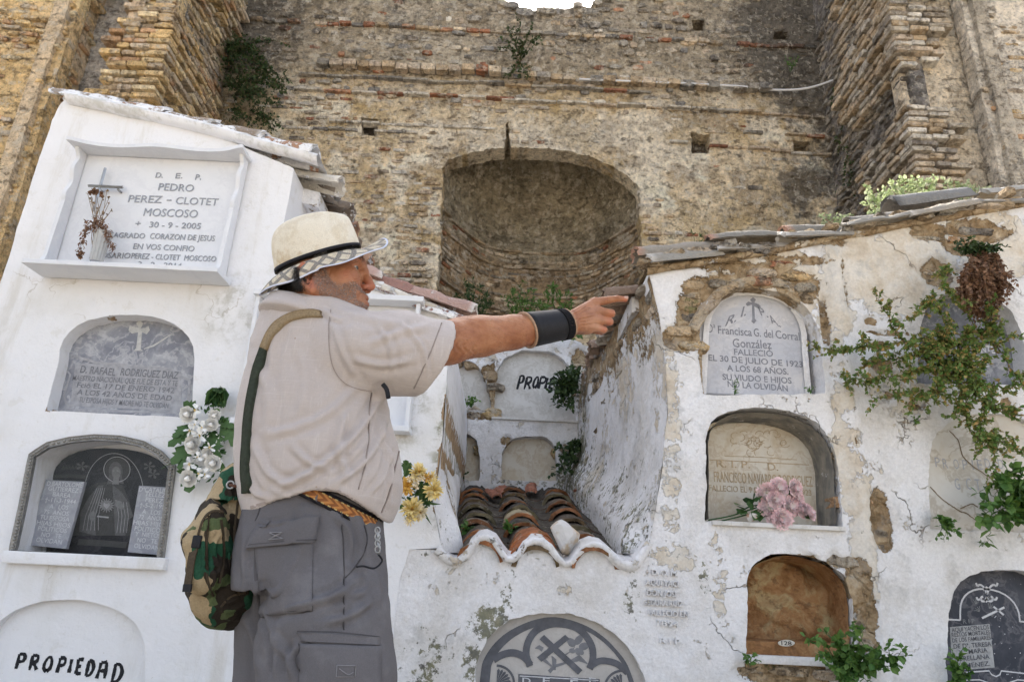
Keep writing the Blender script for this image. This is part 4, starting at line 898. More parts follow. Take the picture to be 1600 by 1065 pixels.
def slab_mesh(name, poly2, Yf, th, m, parent=None, grow=0.0, chip=0.0, bev=.004):
    pg = np.array(poly2, float); c = pg.mean(0)
    if grow: pg = c + (pg - c) * (1 + grow)
    pg = resample(pg, .02, amp=chip, seed=5) if chip else resample(pg, .03)
    n_ = len(pg); t = np.roll(pg, -1, 0) - np.roll(pg, 1, 0); t /= np.linalg.norm(t, axis=1)[:, None] + 1e-9; nv = np.stack([t[:, 1], -t[:, 0]], 1)
    ar = .5 * np.sum(pg[:, 0] * np.roll(pg[:, 1], -1) - np.roll(pg[:, 0], -1) * pg[:, 1])
    if ar < 0: nv = -nv
    ins = pg - nv * bev
    V = [(x, Yf, z) for x, z in ins] + [(x, Yf + bev, z) for x, z in pg] + [(x, Yf + th, z) for x, z in pg]
    Fc = [list(range(n_)), [2 * n_ + i for i in range(n_)][::-1]]
    for r in (0, 1): Fc += [[r * n_ + i, r * n_ + (i + 1) % n_, (r + 1) * n_ + (i + 1) % n_, (r + 1) * n_ + i] for i in range(n_)]
    return mesh(name, V, Fc, m, parent, False)
def grave(label, loc, group=None, name='gravestone', cat='gravestone'): return thing(name, label, cat, loc, group)
def boards(mb, *bx, bv=.004):
    for b in bx: bevbox(mb, *b, bv)

# 1. white marble shadow-box memorial, top of the left block
Yb = Y0 - .012
TL, TR, BL, BR = A(134, 243, Yb), A(374, 253, Yb), A(84, 433, Yb), A(352, 443, Yb)
x0, x1 = (TL[0] + BL[0]) / 2, (TR[0] + BR[0]) / 2; z1 = (TL[1] + TR[1]) / 2; z0 = A(80, 432, Y0)[1] + .0; PR = .165
g1 = grave('white marble memorial with scalloped box frame, raised name lettering and steel cross', (x0, Yb, z0))
slab_mesh('slab', [(x0, z0), (x1, z0), (x1, z1), (x0, z1)], Yb, .03, M['marble'], g1)
mb = MB(); bevbox(mb, x0 - .05, x1 + .06, Yb - PR - .02, Yb - .001, z0 - .012, z0 + .014, .004); mb.build('shelf', M['marble'], g1, False)
def wavy(xa, xb, z, yb, pr, n=60, th=.022, prof=None):
    "a board whose front edge waves; built as a strip of sections"
    t = np.linspace(0, 1, n); out = pr * prof(t); x = xa + (xb - xa) * t; V = []
    for (dz, k) in ((0, 0), (0, 1), (th, 1), (th, 0)): V.append(np.stack([x, yb - out * k, np.full(n, z + dz)], 1))
    V = np.concatenate(V); Fc = [[j * n + i, j * n + i + 1, ((j + 1) % 4) * n + i + 1, ((j + 1) % 4) * n + i] for j in range(4) for i in range(n - 1)] + [[0, n, 2 * n, 3 * n], [n - 1, 2 * n - 1, 3 * n - 1, 4 * n - 1][::-1]]
    return V, Fc
prf = lambda t: .72 + .25 * np.cos(t * 4 * math.pi) * .35 + .22 * (np.exp(-((t - 0) / .07) ** 2) + np.exp(-((t - 1) / .07) ** 2))
mb = MB(); mb.add(*wavy(x0 - .04, x1 + .04, z1 + .001, Yb, .145, prof=prf)); mb.build('top_board', M['marble'], g1, False)
def vwavy(x, za, zb, yb, th=.022, n=70):
    t = np.linspace(0, 1, n); out = .115 * (.62 + .10 * np.cos(t * math.pi) + .10 * np.sin(np.clip((t - .55) / .45, 0, 1) * 4 * math.pi) + .25 * np.exp(-((t - 1) / .05) ** 2) + .3 * np.exp(-(t / .05) ** 2)); z = za + (zb - za) * t; V = []
    for (dx, k) in ((0, 0), (0, 1), (th, 1), (th, 0)): V.append(np.stack([np.full(n, x + dx), yb - out * k, z], 1))
    V = np.concatenate(V); Fc = [[j * n + i, j * n + i + 1, ((j + 1) % 4) * n + i + 1, ((j + 1) % 4) * n + i] for j in range(4) for i in range(n - 1)]
    return V, Fc
for xx in (x0 - .024, x1 + .002): mb = MB(); mb.add(*vwavy(xx, z0 + .016, z1, Yb)); mb.build('side_board', M['marble'], g1, False)
mb = MB()
for s, xa, ya, xb, yb, h, b in (('D.', 243, 278, 254, 278, 8, .0), ('E.', 274, 279, 285, 279, 8, .0), ('P.', 305, 281, 314, 281, 8, .0), ('PEDRO', 247, 297.5, 302, 300, 11, .0), ('PEREZ', 200, 316, 252, 317.5, 11, .0), ('-', 260, 317, 267, 317, 12, .0),
                               ('CLOTET', 274, 319, 340, 321.5, 11, .0), ('MOSCOSO', 224, 337.5, 308, 340.5, 12, .0), ('+', 211, 354, 219, 354, 9, .02), ('30 - 9 - 2005', 233, 355.5, 313, 358, 9, .0),
                               ('SAGRADO', 172, 371, 226, 373, 8, .0), ('CORAZON DE JESUS', 234, 373, 335, 377, 8.5, .0), ('EN VOS CONFIO', 208, 389, 303, 393, 8.5, .0), ('ROSARIO', 150, 403, 203, 404, 8.5, .0), ('PEREZ - CLOTET  MOSCOSO', 205, 404, 337, 409, 8.5, .0), ('3 - 2 - 2014', 215, 417, 283, 420, 8.5, 0.)):
    text(mb, s, xa, ya, xb, yb, h, Yb, .001, .0, depth=.003)
mb.build('lettering', M['ink_steel'], g1, False)
# steel cross on two pins
mb = MB(); c = A(163, 292, Yb); yy = Yb - .035
cr = thing('steel_cross', 'plain steel cross pinned to the white marble memorial above the dried flowers', 'cross', (c[0], yy, c[1] - .2))
xt, xb_ = A(171, 263, yy), A(156, 330, yy); mb.add(*tube([(c[0], yy, xt[1]), (c[0], yy, xb_[1])], .009, 4)); mb.build('upright', M['steel'], cr, False)
mb = MB(); l_, r_ = A(139, 290, yy), A(192, 294, yy); zz = (l_[1] + r_[1]) / 2; mb.add(*tube([(l_[0], yy - .004, zz), (r_[0], yy - .004, zz)], .0095, 4)); mb.build('crossbar', M['steel'], cr, False)
for px_ in (154, 184): mb = MB(); q = A(px_, 297, yy); mb.add(*tube([(q[0], yy, zz - .012), (q[0], Yb, zz - .012)], .007, 10)); mb.build('pin', M['steel'], cr)

# 2. grey arched slab, second on the left
Yf = Y0 + .085; g2 = grave('streaked grey arched gravestone with a pale budded cross and faded square lettering', (A(190, 640, Yf)[0], Yf, A(190, 645, Yf)[1]))
slab_mesh('slab', H_RAF, Yf, .05, M['grey_marble'], g2, .03)
mb = MB(); ribbon(mb, [(113, 556), (137, 562), (150, 566), (268, 577), (283, 588), (296, 594), (294, 640), (281, 650), (275, 644), (115, 641), (103, 640)], 4, Yf, .0015)
ribbon(mb, [(104, 578), (110, 585), (100, 618), (104, 630), (112, 636)], 3, Yf, .0015); flat(mb, [(118, 566), (283, 580), (284, 642), (110, 634)], Yf, .001)
mb.build('pale_panel', simple('slab_panel_grey', (.40, .405, .43), .7, 30, .3), g2, False)
mb = MB()
for s, xa, ya, xb, yb, h, b in (('D. RAFAEL', 125, 582, 180, 587, 11, .02), ('RODRIGUEZ DIAZ', 188, 586, 278, 592, 11, .02), ('MAESTRO NACIONAL QUE FUE DE ESTA Y TE', 113, 594, 277, 603, 8, .01), ('Fciö EL 17 DE ENERO 1942', 120, 605, 272, 614, 8, .015),
                               ('A LOS 42 AÑOS DE EDAD', 120, 616, 268, 626, 8, .015), ('TU ESPOSA HIJOS Y MADRE NO TE OLVIDAN', 123, 628, 263, 638, 8, .01)): text(mb, s, xa, ya, xb, yb, h, Yf, .0025, b)
mb.build('lettering', simple('faded_grey_paint', (.24, .245, .27), .8, 40, .3), g2, False)
mb = MB(); flat(mb, [(213, 544), (216, 519), (206, 521), (201, 516), (203, 509), (211, 511), (217, 512), (213, 505), (218, 500), (224, 505), (220, 513), (227, 512), (232, 509), (234, 516), (229, 522), (222, 519), (220, 545), (224, 548), (209, 548)], Yf, .002)
ribbon(mb, [(225, 545), (240, 540), (256, 530), (268, 522)], 3, Yf, .0015, ws=[1.5, 3, 2.5, 1])
mb.build('budded_cross', simple('pale_lichen_grey', (.55, .55, .54), .8, 30, .3), g2, False)

# 3. glazed niche with rope frame, two tablets and an engraved plaque
Yg = Y0 + .02; g3 = grave('arched glazed niche with grey rope-pattern metal frame and white sill', (A(140, 870, Y0)[0], Y0, A(140, 880, Y0)[1]), name='glazed_niche', cat='glazed niche')
fr = [(22, 864), (38, 790), (53, 712), (78, 696), (112, 688), (150, 684), (190, 686), (225, 694), (250, 708), (271, 729), (262, 800), (252, 877)]
def frame(name, pts, Yc, wpx, th, m, parent, closed=True, beads=None, bead_r=.006):
    q = resample(np.array([A(x, y, Yc) for x, y in pts]), .03, closed); n_ = len(q); t = (np.roll(q, -1, 0) - np.roll(q, 1, 0)) if closed else np.gradient(q, axis=0)
    t /= np.linalg.norm(t, axis=1)[:, None]; nv = np.stack([-t[:, 1], t[:, 0]], 1); w_ = wpx * KPX / 2; V = []
    pro = [(-1, 0), (-1, 1), (-.55, .8), (.55, .8), (1, 1), (1, 0)]
    for a, b in pro: V.append(np.stack([q[:, 0] + nv[:, 0] * a * w_, np.full(n_, Yc - b * th), q[:, 1] + nv[:, 1] * a * w_], 1))
    V = np.concatenate(V); m_ = n_ if closed else n_ - 1
    Fc = [[j * n_ + i, j * n_ + (i + 1) % n_, (j + 1) * n_ + (i + 1) % n_, (j + 1) * n_ + i] for j in range(5) for i in range(m_)]
    o = mesh(name, V, Fc, m, parent, False)
    if beads:
        q2 = resample(q, beads, closed); bb = MB(); bm = bmesh.new(); bmesh.ops.create_icosphere(bm, subdivisions=1, radius=1); bm.verts.index_update(); bv = np.array([tuple(v.co) for v in bm.verts]); bf = [[v.index for v in f.verts] for f in bm.faces]; bm.free()
        for p in q2: bb.add(bv * np.array([bead_r * 1.2, bead_r, bead_r]) + np.array([p[0], Yc - th * .85, p[1]]), bf)
        bb.build('rope_beading', m, o, True)
    return o
frame('metal_frame', fr, Y0 - .004, 9, .022, M['frame_metal'], g3, beads=.0185, bead_r=.0075)
mb = MB(); zsil = (A(5, 868, Y0)[1] + A(257, 882, Y0)[1]) / 2; bevbox(mb, A(4, 868, Y0 - .04)[0], A(257, 882, Y0 - .04)[0], Y0 - .045, Y0 - .002, zsil - .028, zsil + .028, .005); mb.build('sill', M['new'], g3)
ng = N('window_glass'); tr_ = ng.node('ShaderNodeBsdfTransparent'); gl_ = ng.node('ShaderNodeBsdfGlossy'); gl_.inputs['Roughness'].default_value = .02; mx_ = ng.node('ShaderNodeMixShader'); mx_.inputs[0].default_value = .012
ng.t.links.new(tr_.outputs[0], mx_.inputs[1]); ng.t.links.new(gl_.outputs[0], mx_.inputs[2]); ng.t.links.new(mx_.outputs[0], ng.t.nodes['Material Output'].inputs[0]); glass = ng.m
Yq = Y0 + .175; g3b = grave('dark engraved slate plaque of a robed haloed figure inside the glazed niche', (A(165, 860, Yq)[0], Yq, A(165, 868, Yq)[1]), name='engraved_plaque', cat='plaque')
slab_mesh('slab', poly(ap((70, 872), (78, 760), (178, 700), (268, 770), (270, 880), pw=.8), Yq), Yq, .02, M['black_slate'], g3b)
S = [simple('engraved_grey_%s' % k, (v, v, v * 1.04), .6, 40, .35) for k, v in (('dark', .045), ('middle', .10), ('light', .19), ('bright', .34))]
def eng(i, fn): mb = MB(); fn(mb); mb.build(('engraved_robe', 'engraved_mantle', 'engraved_face', 'engraved_outline')[i], S[i], g3b, False)
def e0(mb):
    flat(mb, [(112, 836), (118, 790), (130, 765), (152, 754), (172, 752), (192, 758), (203, 785), (204, 836)], Yq, .001)
    flat(mb, circ(183, 733, 19, 24, ry=18), Yq, .001)
    for k in range(9): flat(mb, [(96 + k * 5, 733 - k * .5), (99 + k * 5, 726), (102 + k * 5, 733)], Yq, .0012)
    ribbon(mb, [(82, 744), (110, 743), (135, 745)], 5, Yq, .001); ribbon(mb, [(122, 846), (160, 848), (198, 851)], 8, Yq, .001)
def e1(mb):
    flat(mb, [(124, 830), (126, 800), (138, 778), (154, 758), (162, 757), (156, 786), (148, 812), (150, 836)], Yq, .0018)
    flat(mb, [(176, 757), (190, 768), (202, 786), (208, 806), (200, 812), (196, 836), (180, 836), (178, 790)], Yq, .0018)
    flat(mb, circ(181, 736, 11, 18, ry=15), Yq, .0018); flat(mb, [(171, 740), (168, 756), (176, 754)], Yq, .0018); flat(mb, [(190, 742), (194, 756), (186, 754)], Yq, .0018)
    for cx_, cy_ in ((128, 728), (240, 740), (233, 728)):
        for k in range(5): a = k * 1.256; flat(mb, [(cx_, cy_), (cx_ + 8 * math.cos(a - .3), cy_ + 6 * math.sin(a - .3)), (cx_ + 10 * math.cos(a), cy_ + 8 * math.sin(a)), (cx_ + 8 * math.cos(a + .3), cy_ + 6 * math.sin(a + .3))], Yq, .0015)
def e2(mb):
    flat(mb, circ(182, 738, 7, 16, ry=9.5), Yq, .0026); flat(mb, [(178, 745), (186, 745), (186, 756), (175, 756)], Yq, .0024)
    flat(mb, circ(167, 789, 9, 16, ry=8), Yq, .0026); flat(mb, [(190, 783), (180, 780), (181, 784), (179, 788), (184, 793), (196, 797)], Yq, .0026); flat(mb, [(140, 800), (147, 797), (150, 806), (146, 814), (141, 812)], Yq, .0026)
def e3(mb):
    ribbon(mb, circ(183, 733, 20.5, 30, ry=19.5), 1.1, Yq, .0022, True); ribbon(mb, circ(178, 770, 46, 30, math.pi * 1.02, math.pi * 1.98, ry=62), .9, Yq, .0014)
    flat(mb, [(167, 795), (162, 789), (163, 785), (167, 787), (171, 785), (172, 789)], Yq, .0032)
    for k in range(16): a = k * .3927; ribbon(mb, [(167 + 8.5 * math.cos(a), 789 + 8 * math.sin(a)), (167 + 12 * math.cos(a), 789 + 11 * math.sin(a))], .7, Yq, .003)
    for x_ in range(5): ribbon(mb, [(130 + x_ * 6, 828), (134 + x_ * 5, 806), (143 + x_ * 4, 784), (152 + x_ * 3, 762)], .6, Yq, .0024)
    for x_ in range(4): ribbon(mb, [(183 + x_ * 5, 832), (186 + x_ * 5, 806), (183 + x_ * 5, 784)], .6, Yq, .0024)
    ribbon(mb, [(152, 806), (170, 808)], 2, Yq, .0024)
    for dx in (-3.2, 3): ribbon(mb, [(181 + dx - 1.5, 735), (181 + dx + 1.5, 735.5)], .8, Yq, .0034)
for i, fn in enumerate((e0, e1, e2, e3)): eng(i, fn)
Yt = Y0 + .10
for lab, cs, lines in (('small grey marble tablet leaning in the glazed niche, on the left', ((72, 749), (132, 752), (103, 857), (40, 851)),
                       (('D.BARTOLOME', 73, 758, 128, 761, 6.8), ('GUTIERREZ', 75, 765.5, 122, 769.5, 6.8), ('BAREA', 82, 774.5, 110, 777.5, 6.8), ('†-11-3-1944', 70, 783, 118, 787, 6.8), ('A   LOS', 77, 793.5, 106, 796, 6.8), ('75  AÑOS', 68, 802, 107, 805.5, 6.8), ('TU ESPOSA', 62, 810.5, 108, 814.5, 6.8), ('HIJAS HIJOS', 57, 818.5, 109, 824, 6.8), ('POLITICOS', 59, 828, 104, 832, 6.8), ('NO   TE', 64, 837.5, 95, 840.5, 6.8), ('OLVIDAN', 56, 845.5, 96, 850, 6.8))),
                      ('small grey marble tablet leaning in the glazed niche, on the right', ((217, 758), (268, 761), (262, 868), (199, 862)),
                       (('DªCATALINA', 217, 767, 268, 770, 6.8), ('TELLEZ', 226, 774.5, 258, 777, 6.8), ('PEREZ', 227, 783, 254, 786, 6.8), ('†-5-2-1958', 218, 791.5, 262, 795, 6.8), ('A   LOS', 222, 801.5, 250, 804, 6.8), ('72  AÑOS', 216, 810, 254, 813.5, 6.8), ('HIJAS HIJOS', 208, 818.5, 260, 823, 6.8), ('POLITICOS', 210, 828, 254, 832, 6.8), ('Y  NIETOS', 211, 836.5, 250, 840, 6.8), ('NO   TE', 214, 846, 245, 849, 6.8), ('OLVIDAN', 209, 855, 248, 859, 6.8)))):
    q = np.array([A(x, y, Yt) for x, y in cs]); g = grave(lab, (q[:, 0].mean(), Yt, q[:, 1].min()), name='marble_tablet', cat='tablet')
    slab_mesh('slab', q, Yt, .022, M['tablet'] if 'tablet' in M else M.setdefault('tablet', m_marble('tablet_grey_marble', (.27, .28, .32), (.36, .37, .41), (.45, .46, .5), 6)), g, bev=.002)
    mb = MB()
    for s, xa, ya, xb, yb, h in lines: text(mb, s, xa, ya, xb, yb, h, Yt, .001, .004)
    mb.build('lettering', M['ink_pale'], g, False)
mb = MB(); gp = np.array([A(x, y, Y0 + .012) for x, y in fr]); mb.add([(x, Y0 + .012, z) for x, z in gp] + [(x, Y0 + .016, z) for x, z in gp], [list(range(len(gp))), list(range(len(gp), 2 * len(gp)))[::-1]]); mb.build('glass_pane', glass, g3, False)
# white lining of that niche
slab_mesh('niche_lining', H_GLASS, Y0 + .198, .03, M['new'], nb, .05)

# 4. plain whitewashed niche front with a painted word
g4 = grave('plain whitewashed arched niche front with one hand painted black word, lower left', (A(108, 1100, Y0)[0], Y0 + .04, A(108, 1200, Y0)[1]), name='sealed_niche', cat='sealed niche')
slab_mesh('slab', H_PROP, Y0 + .042, .05, M['new'], g4, .02)
LET = {'P': [[(0, 0), (.05, 1)], [(.05, 1), (.55, .98), (.72, .75), (.55, .52), (.04, .48)]], 'R': [[(0, 0), (.05, 1)], [(.05, 1), (.55, .97), (.66, .76), (.5, .55), (.05, .5)], [(.3, .5), (.75, .02)]],
       'O': [[(.35, 0), (.05, .2), (.03, .6), (.25, .95), (.5, 1), (.68, .7), (.65, .25), (.35, 0)]], 'I': [[(.1, 0), (.14, 1)]], 'E': [[(.1, 0), (.08, 1)], [(.08, 1), (.7, .98)], [(.1, .52), (.55, .52)], [(.1, .02), (.7, .04)]],
       'D': [[(.08, 0), (.1, 1)], [(.1, 1), (.5, .9), (.72, .5), (.5, .08), (.08, 0)]], 'A': [[(0, 0), (.12, .95)], [(.12, .95), (.62, .97)], [(.62, .97), (.7, 0)], [(.06, .45), (.66, .47)]]}
def painted(word, spans, Y, wpx, m, parent, name='painted_word'):
    mb = MB(); rg = np.random.default_rng(8)
    for ch, (xl, yb, xr, yt) in zip(word, spans):
        for st in LET[ch]:
            q = smoothline(np.array(st) if len(st) > 2 else np.array([st[0], ((st[0][0] + st[1][0]) / 2 + .02, (st[0][1] + st[1][1]) / 2), st[1]]), 5)
            sl = (yb - yt) * .22
            pts = [(xl + (xr - xl) * u / .75 + sl * v, yb + (yt - yb) * v) for u, v in q]
            ribbon(mb, pts, wpx, Y, .0012 + rg.uniform(0, .0006), ws=wpx * (1 + .35 * np.sin(np.linspace(.3, 6, len(pts)) + rg.uniform(0, 6)) * .6 + rg.normal(0, .08, len(pts))))
    mb.build(name, m, parent, False)
painted('PROPIEDAD', [(25, 1044, 36, 1021), (46, 1046, 57, 1023), (67, 1048, 79, 1026), (89, 1050, 99, 1027), (107, 1050, 112, 1029), (117, 1052, 127, 1029), (133, 1055, 144, 1031), (151, 1059, 164, 1033), (173, 1065, 188, 1036)], Y0 + .042, 4.2, M['black_paint'], g4)

# 5. white marble frame memorial behind the man
Yc = Y0 - .01; X0, X1 = A(408, 500, Yc)[0], A(655, 520, Yc)[0] - .02; Z1, Z0 = A(540, 476, Yc)[1], A(620, 676, Yc)[1]
g5 = grave('blank white marble memorial with plain projecting frame, partly hidden behind the man', ((X0 + X1) / 2, Yc, Z0))
slab_mesh('slab', [(X0, Z0), (X1, Z0), (X1, Z1), (X0, Z1)], Yc, .03, M['marble'], g5)
mb = MB(); bevbox(mb, X0 - .03, X1 + .04, Yc - .10, Yc - .001, Z1, Z1 + .03, .004); mb.build('top_board', M['marble'], g5, False)
for xx in (X0 - .02, X1): mb = MB(); bevbox(mb, xx, xx + .022, Yc - .075, Yc - .001, Z0 + .021, Z1 - .001, .004); mb.build('side_board', M['marble'], g5, False)
mb = MB(); bevbox(mb, X0 - .03, X1 + .03, Yc - .10, Yc - .001, Z0 - .01, Z0 + .02, .004); mb.build('shelf', M['marble'], g5, False)
mb = MB(); text(mb, 'R', 601, 610, 606, 610, 7, Yc, .001, .01, depth=.003); text(mb, 'D', 609, 612, 614, 612, 7, Yc, .001, .01, depth=.003); mb.build('lettering', M['ink_steel'], g5, False)

# 6. bluish slab, upper middle
Yf = Y0 + .11; g6 = grave('bluish arched gravestone with a dark cross and mixed gothic and block lettering', (A(1180, 600, Yf)[0], Yf, A(1180, 612, Yf)[1]))
slab_mesh('slab', poly(ap((1086, 614), (1090, 530), (1178, 458), (1258, 545), (1270, 620), pw=.8), Yf), Yf, .05, M['blue_stone'], g6)
mb = MB(); frs = ap((1098, 616), (1102, 530), (1180, 459), (1256, 545), (1262, 616), pw=.8)
ribbon(mb, resample(np.array(frs), 5, False), 9, Yf, .012); mb.build('plaster_edge', M['old'], g6)
mb = MB()
flat(mb, [(1175.5, 498), (1175, 476), (1168, 478), (1165, 475), (1169, 471), (1175, 473), (1172, 468), (1176.5, 464), (1181, 468), (1178.5, 473), (1185, 475), (1189, 479), (1185, 482), (1178.5, 478.5), (1179.5, 498), (1182, 501), (1178, 505.5), (1174, 502)], Yf, .0015)
def gl(s, cx_, cy_, h, wd, tilt):
    text(mb, s, cx_ - wd / 2, cy_ + h / 2 + tilt * -wd / 2, cx_ + wd / 2, cy_ + h / 2 + tilt * wd / 2, h, Yf, .0015, .012, slant=-tilt)
gl('R.', 1141, 498, 16, 17, -.45); gl('I.', 1161, 486, 16, 8, -.3); gl('P.', 1195, 488, 13, 12, .3); gl('A.', 1213, 501, 14, 15, .45)
for s, xa, ya, xb, yb, h, b in (('Dª', 1106, 519, 1118, 520, 13, .0), ('Francisca', 1122, 521, 1175, 525, 12, .01), ('G. del', 1178, 525, 1208, 528, 12, .01), ('Corral', 1212, 528, 1250, 532, 12, .01), ('González', 1145, 542, 1206, 545, 13, .01), ('FALLECIÓ', 1147, 554, 1208, 557, 9, .015),
                               ('EL 30 DE JULIO DE 1923.', 1107, 563, 1258, 574, 9, .018), ('A LOS 68 AÑOS.', 1136, 579, 1232, 585, 9, .018), ('SU VIUDO E HIJOS', 1129, 593, 1237, 599, 9, .018), ('NO LA OLVIDAN', 1137, 604, 1231, 611, 9, .018)): text(mb, s, xa, ya, xb, yb, h, Yf, .0015, b)
mb.build('lettering', simple('worn_grey_lettering', (.26, .265, .30), .8, 40, .35), g6, False)

# 7. yellowed slab with the pink flowers
Yf = Y0 + .225; g7 = grave('yellowed arched limestone gravestone with carved foliage, behind the pink flowers', (A(1190, 800, Yf)[0], Yf, A(1190, 812, Yf)[1]))
slab_mesh('slab', poly(ap((1085, 815), (1090, 725), (1180, 661), (1276, 745), (1284, 822), pw=.8), Yf), Yf, .05, M['tan_stone'], g7)
mb = MB()
for s, xa, ya, xb, yb, h, b in (('R. I. P.', 1120, 729, 1172, 731, 11, .0), ('D.', 1200, 734, 1216, 735, 11, .0), ('FRANCISCO NAVARRO RODRIGUEZ', 1116, 752, 1270, 760, 16, .0), ('FALLECIO EL 9 DE ENERO DE 1923', 1108, 766, 1268, 774, 9, .0)): text(mb, s, xa, ya, xb, yb, h, Yf, .001, b, depth=.002)
ribbon(mb, [(1108, 718), (1190, 722), (1264, 726)], 1.3, Yf, .002); ribbon(mb, [(1132, 712), (1190, 714), (1245, 718)], 1.0, Yf, .002)
rg = np.random.default_rng(4)
for k in range(26):
    cx_, cy_ = rg.uniform(1140, 1232), rg.uniform(676, 708); r_ = rg.uniform(3, 8); a0 = rg.uniform(0, 6); ribbon(mb, circ(cx_, cy_, r_, 9, a0, a0 + rg.uniform(1.5, 4), ry=r_ * .8), .9, Yf, .002)
for k in range(8): a = k * .785; ribbon(mb, circ(1178 + 6 * math.cos(a), 692 + 6 * math.sin(a), 4.5, 9, a - 1.5, a + 1.5), .9, Yf, .0022)
mb.build('carved_lettering', M['ink_tan'], g7, False)
mb = MB(); zz = A(1214, 821, Y0)[1]; xa, xb_ = A(1112, 818, Y0)[0], A(1319, 826, Y0)[0]; bevbox(mb, xa, xb_, Y0 - .02, Y0 + .24, zz - .012, zz + .010, .004); mb.build('shelf', M['pale_stone'], g7, False)
# the damp blackened render of that arch
n = N('blackened_render'); f = n.step(n.noise(7, 8, .7, n.map((1, 1, .6))), .36, .62); cc = n.mix(f, (.17, .165, .155), (.34, .31, .26)); cc = n.mix(n.mul(n.step(n.noise(16, 6, .7), .62, .68), .8), cc, (.6, .59, .57)); M['black_render'] = n.fin(cc, .95, n.bump(n.noise(20, 6, .7), .8, .01), .1)
lining('blackened_render', H_PNK, M['black_render'], rb, [(.026, .020), (.10, .024), (.16, .026), (.235, .028)])

# 8. number disc in the open niche
Yf = Y0 + .022; c = A(1229, 1004, Yf); g8 = thing('number_disc', 'small oval white enamel number disc in the open brown clay niche', 'number plate', (c[0], Yf, c[1]))
slab_mesh('disc', poly(circ(1229, 1004, 13, 24, ry=5.2), Yf)[:-1], Yf, .006, simple('white_enamel', (.66, .63, .56), .4, 40, .3), g8, bev=.001)
mb = MB(); text(mb, '128', 1221, 1006.5, 1237, 1007.5, 6, Yf, .001, .01); mb.build('number', M['black_paint'], g8, False)

# 9. greyish slab behind the creeper
Yf = Y0 + .10; g9 = grave('mottled blue-grey arched gravestone half covered by creeper, upper right', (A(1515, 590, Yf)[0], Yf, A(1515, 600, Yf)[1]))
slab_mesh('slab', H_R1, Yf, .05, m_marble('mottled_blue_slate', (.16, .17, .20), (.34, .35, .38), (.55, .56, .58), 5, .75, .8, .15), g9, .03)
mb = MB(); text(mb, 'A', 1466, 528, 1478, 529, 10, Yf, .001, .01); text(mb, 'N', 1470, 548, 1484, 549, 10, Yf, .001, .01); text(mb, 'ANTE', 1524, 550, 1555, 552, 11, Yf, .001, .01); text(mb, 'DE', 1530, 572, 1546, 573, 10, Yf, .001, .01); mb.build('lettering', M['ink_pale'], g9, False)

# 10. cracked cream slab
Yf = Y0 + .03; g10 = grave('cracked cream marble gravestone with sparse grey capitals, right edge', (A(1540, 815, Yf)[0], Yf, A(1540, 824, Yf)[1]))
slab_mesh('slab', H_GCT, Yf, .05, M['cream_stone'], g10, .03)
mb = MB()
for ch, xa, yb in (('P', 1462, 729), ('R', 1474, 731), ('O', 1491, 732), ('P', 1505, 733), ('I', 1520, 733), ('E', 1528, 733), ('D', 1540, 731), ('A', 1551, 731), ('D', 1561, 732), ('G', 1493, 764), ('C', 1511, 764), ('T', 1525, 765)):
    text(mb, ch, xa, yb, xa + (8 if ch != 'I' else 2), yb + .4, 15 if yb < 740 else 17, Yf, .001, .0)
mb.build('lettering', simple('thin_blue_grey_letters', (.42, .43, .47), .7, 40, .2), g10, False)
mb = MB()
for cr_ in ([(1483, 673), (1497, 688), (1504, 712), (1520, 728), (1548, 748), (1560, 770)], [(1453, 760), (1470, 778), (1494, 795), (1512, 803), (1526, 814)], [(1500, 795), (1515, 787), (1528, 792)]):
    q = smoothline(cr_, 8); q = q + np.stack([np.zeros(len(q)), 1.5 * fbm(q[:, 0] * .15, q[:, 1] * .15, 1, 3)], 1); ribbon(mb, q, 1.6, Yf, .0015, ws=1.2 + 1.0 * vnoise(np.arange(len(q)) * .6, 1, 1))
mb.build('cracks', simple('crack_dirt', (.22, .16, .10), .95, 50, .3), g10, False)

# 11. dark slate lower right
Yf = Y0 + .085; g11 = grave('dark slate gravestone with chalk-white scrollwork, crossed bars and lettered panel', (A(1570, 1060, Yf)[0], Yf, A(1570, 1190, Yf)[1]))
slab_mesh('slab', H_RIP, Yf, .05, m_marble('speckled_dark_slate', (.055, .06, .075), (.10, .105, .125), (.2, .2, .22), 4, .35, .8, .12), g11, .03)
mb = MB()
q = ap((1500, 968), (1500, 955), (1545, 920), (1593, 968), (1593, 971), pw=.9); ribbon(mb, q, 2.2, Yf); ribbon(mb, [(1481, 967), (1500, 968)], 2, Yf); ribbon(mb, [(1593, 970), (1660, 976)], 2, Yf)
for sg in (-1, 1):
    c0 = 1541.5
    for pts in ([(0, -2), (-4, -12), (-10, -17), (-15, -15)], [(-15, -15), (-17, -20)], [(0, 2), (-3, 8), (-8, 8), (-9, 3), (-6, 1)], [(-9, 5), (-14, 6), (-16, 2)]):
        q = smoothline([(c0 - sg * x, 930 + y) for x, y in pts], 5); ribbon(mb, q, 2.6, Yf)
flat(mb, [(1541, 920), (1536, 923), (1537, 918), (1541, 915), (1545, 918), (1546, 923)], Yf); flat(mb, [(1541, 941), (1537, 937), (1541, 934), (1545, 937)], Yf)
ribbon(mb, [(1534, 965), (1569, 948)], 2.6, Yf); ribbon(mb, [(1552, 947), (1568, 960)], 2.6, Yf)
ribbon(mb, [(1500, 1050), (1545, 1047), (1549, 1053), (1556, 1056), (1562, 1053), (1564, 1047), (1640, 1056)], 1.6, Yf); ribbon(mb, [(1495, 1062), (1530, 1061), (1545, 1066)], 1.5, Yf); ribbon(mb, [(1575, 1066), (1590, 1061), (1640, 1066)], 1.5, Yf)
rg = np.random.default_rng(2)
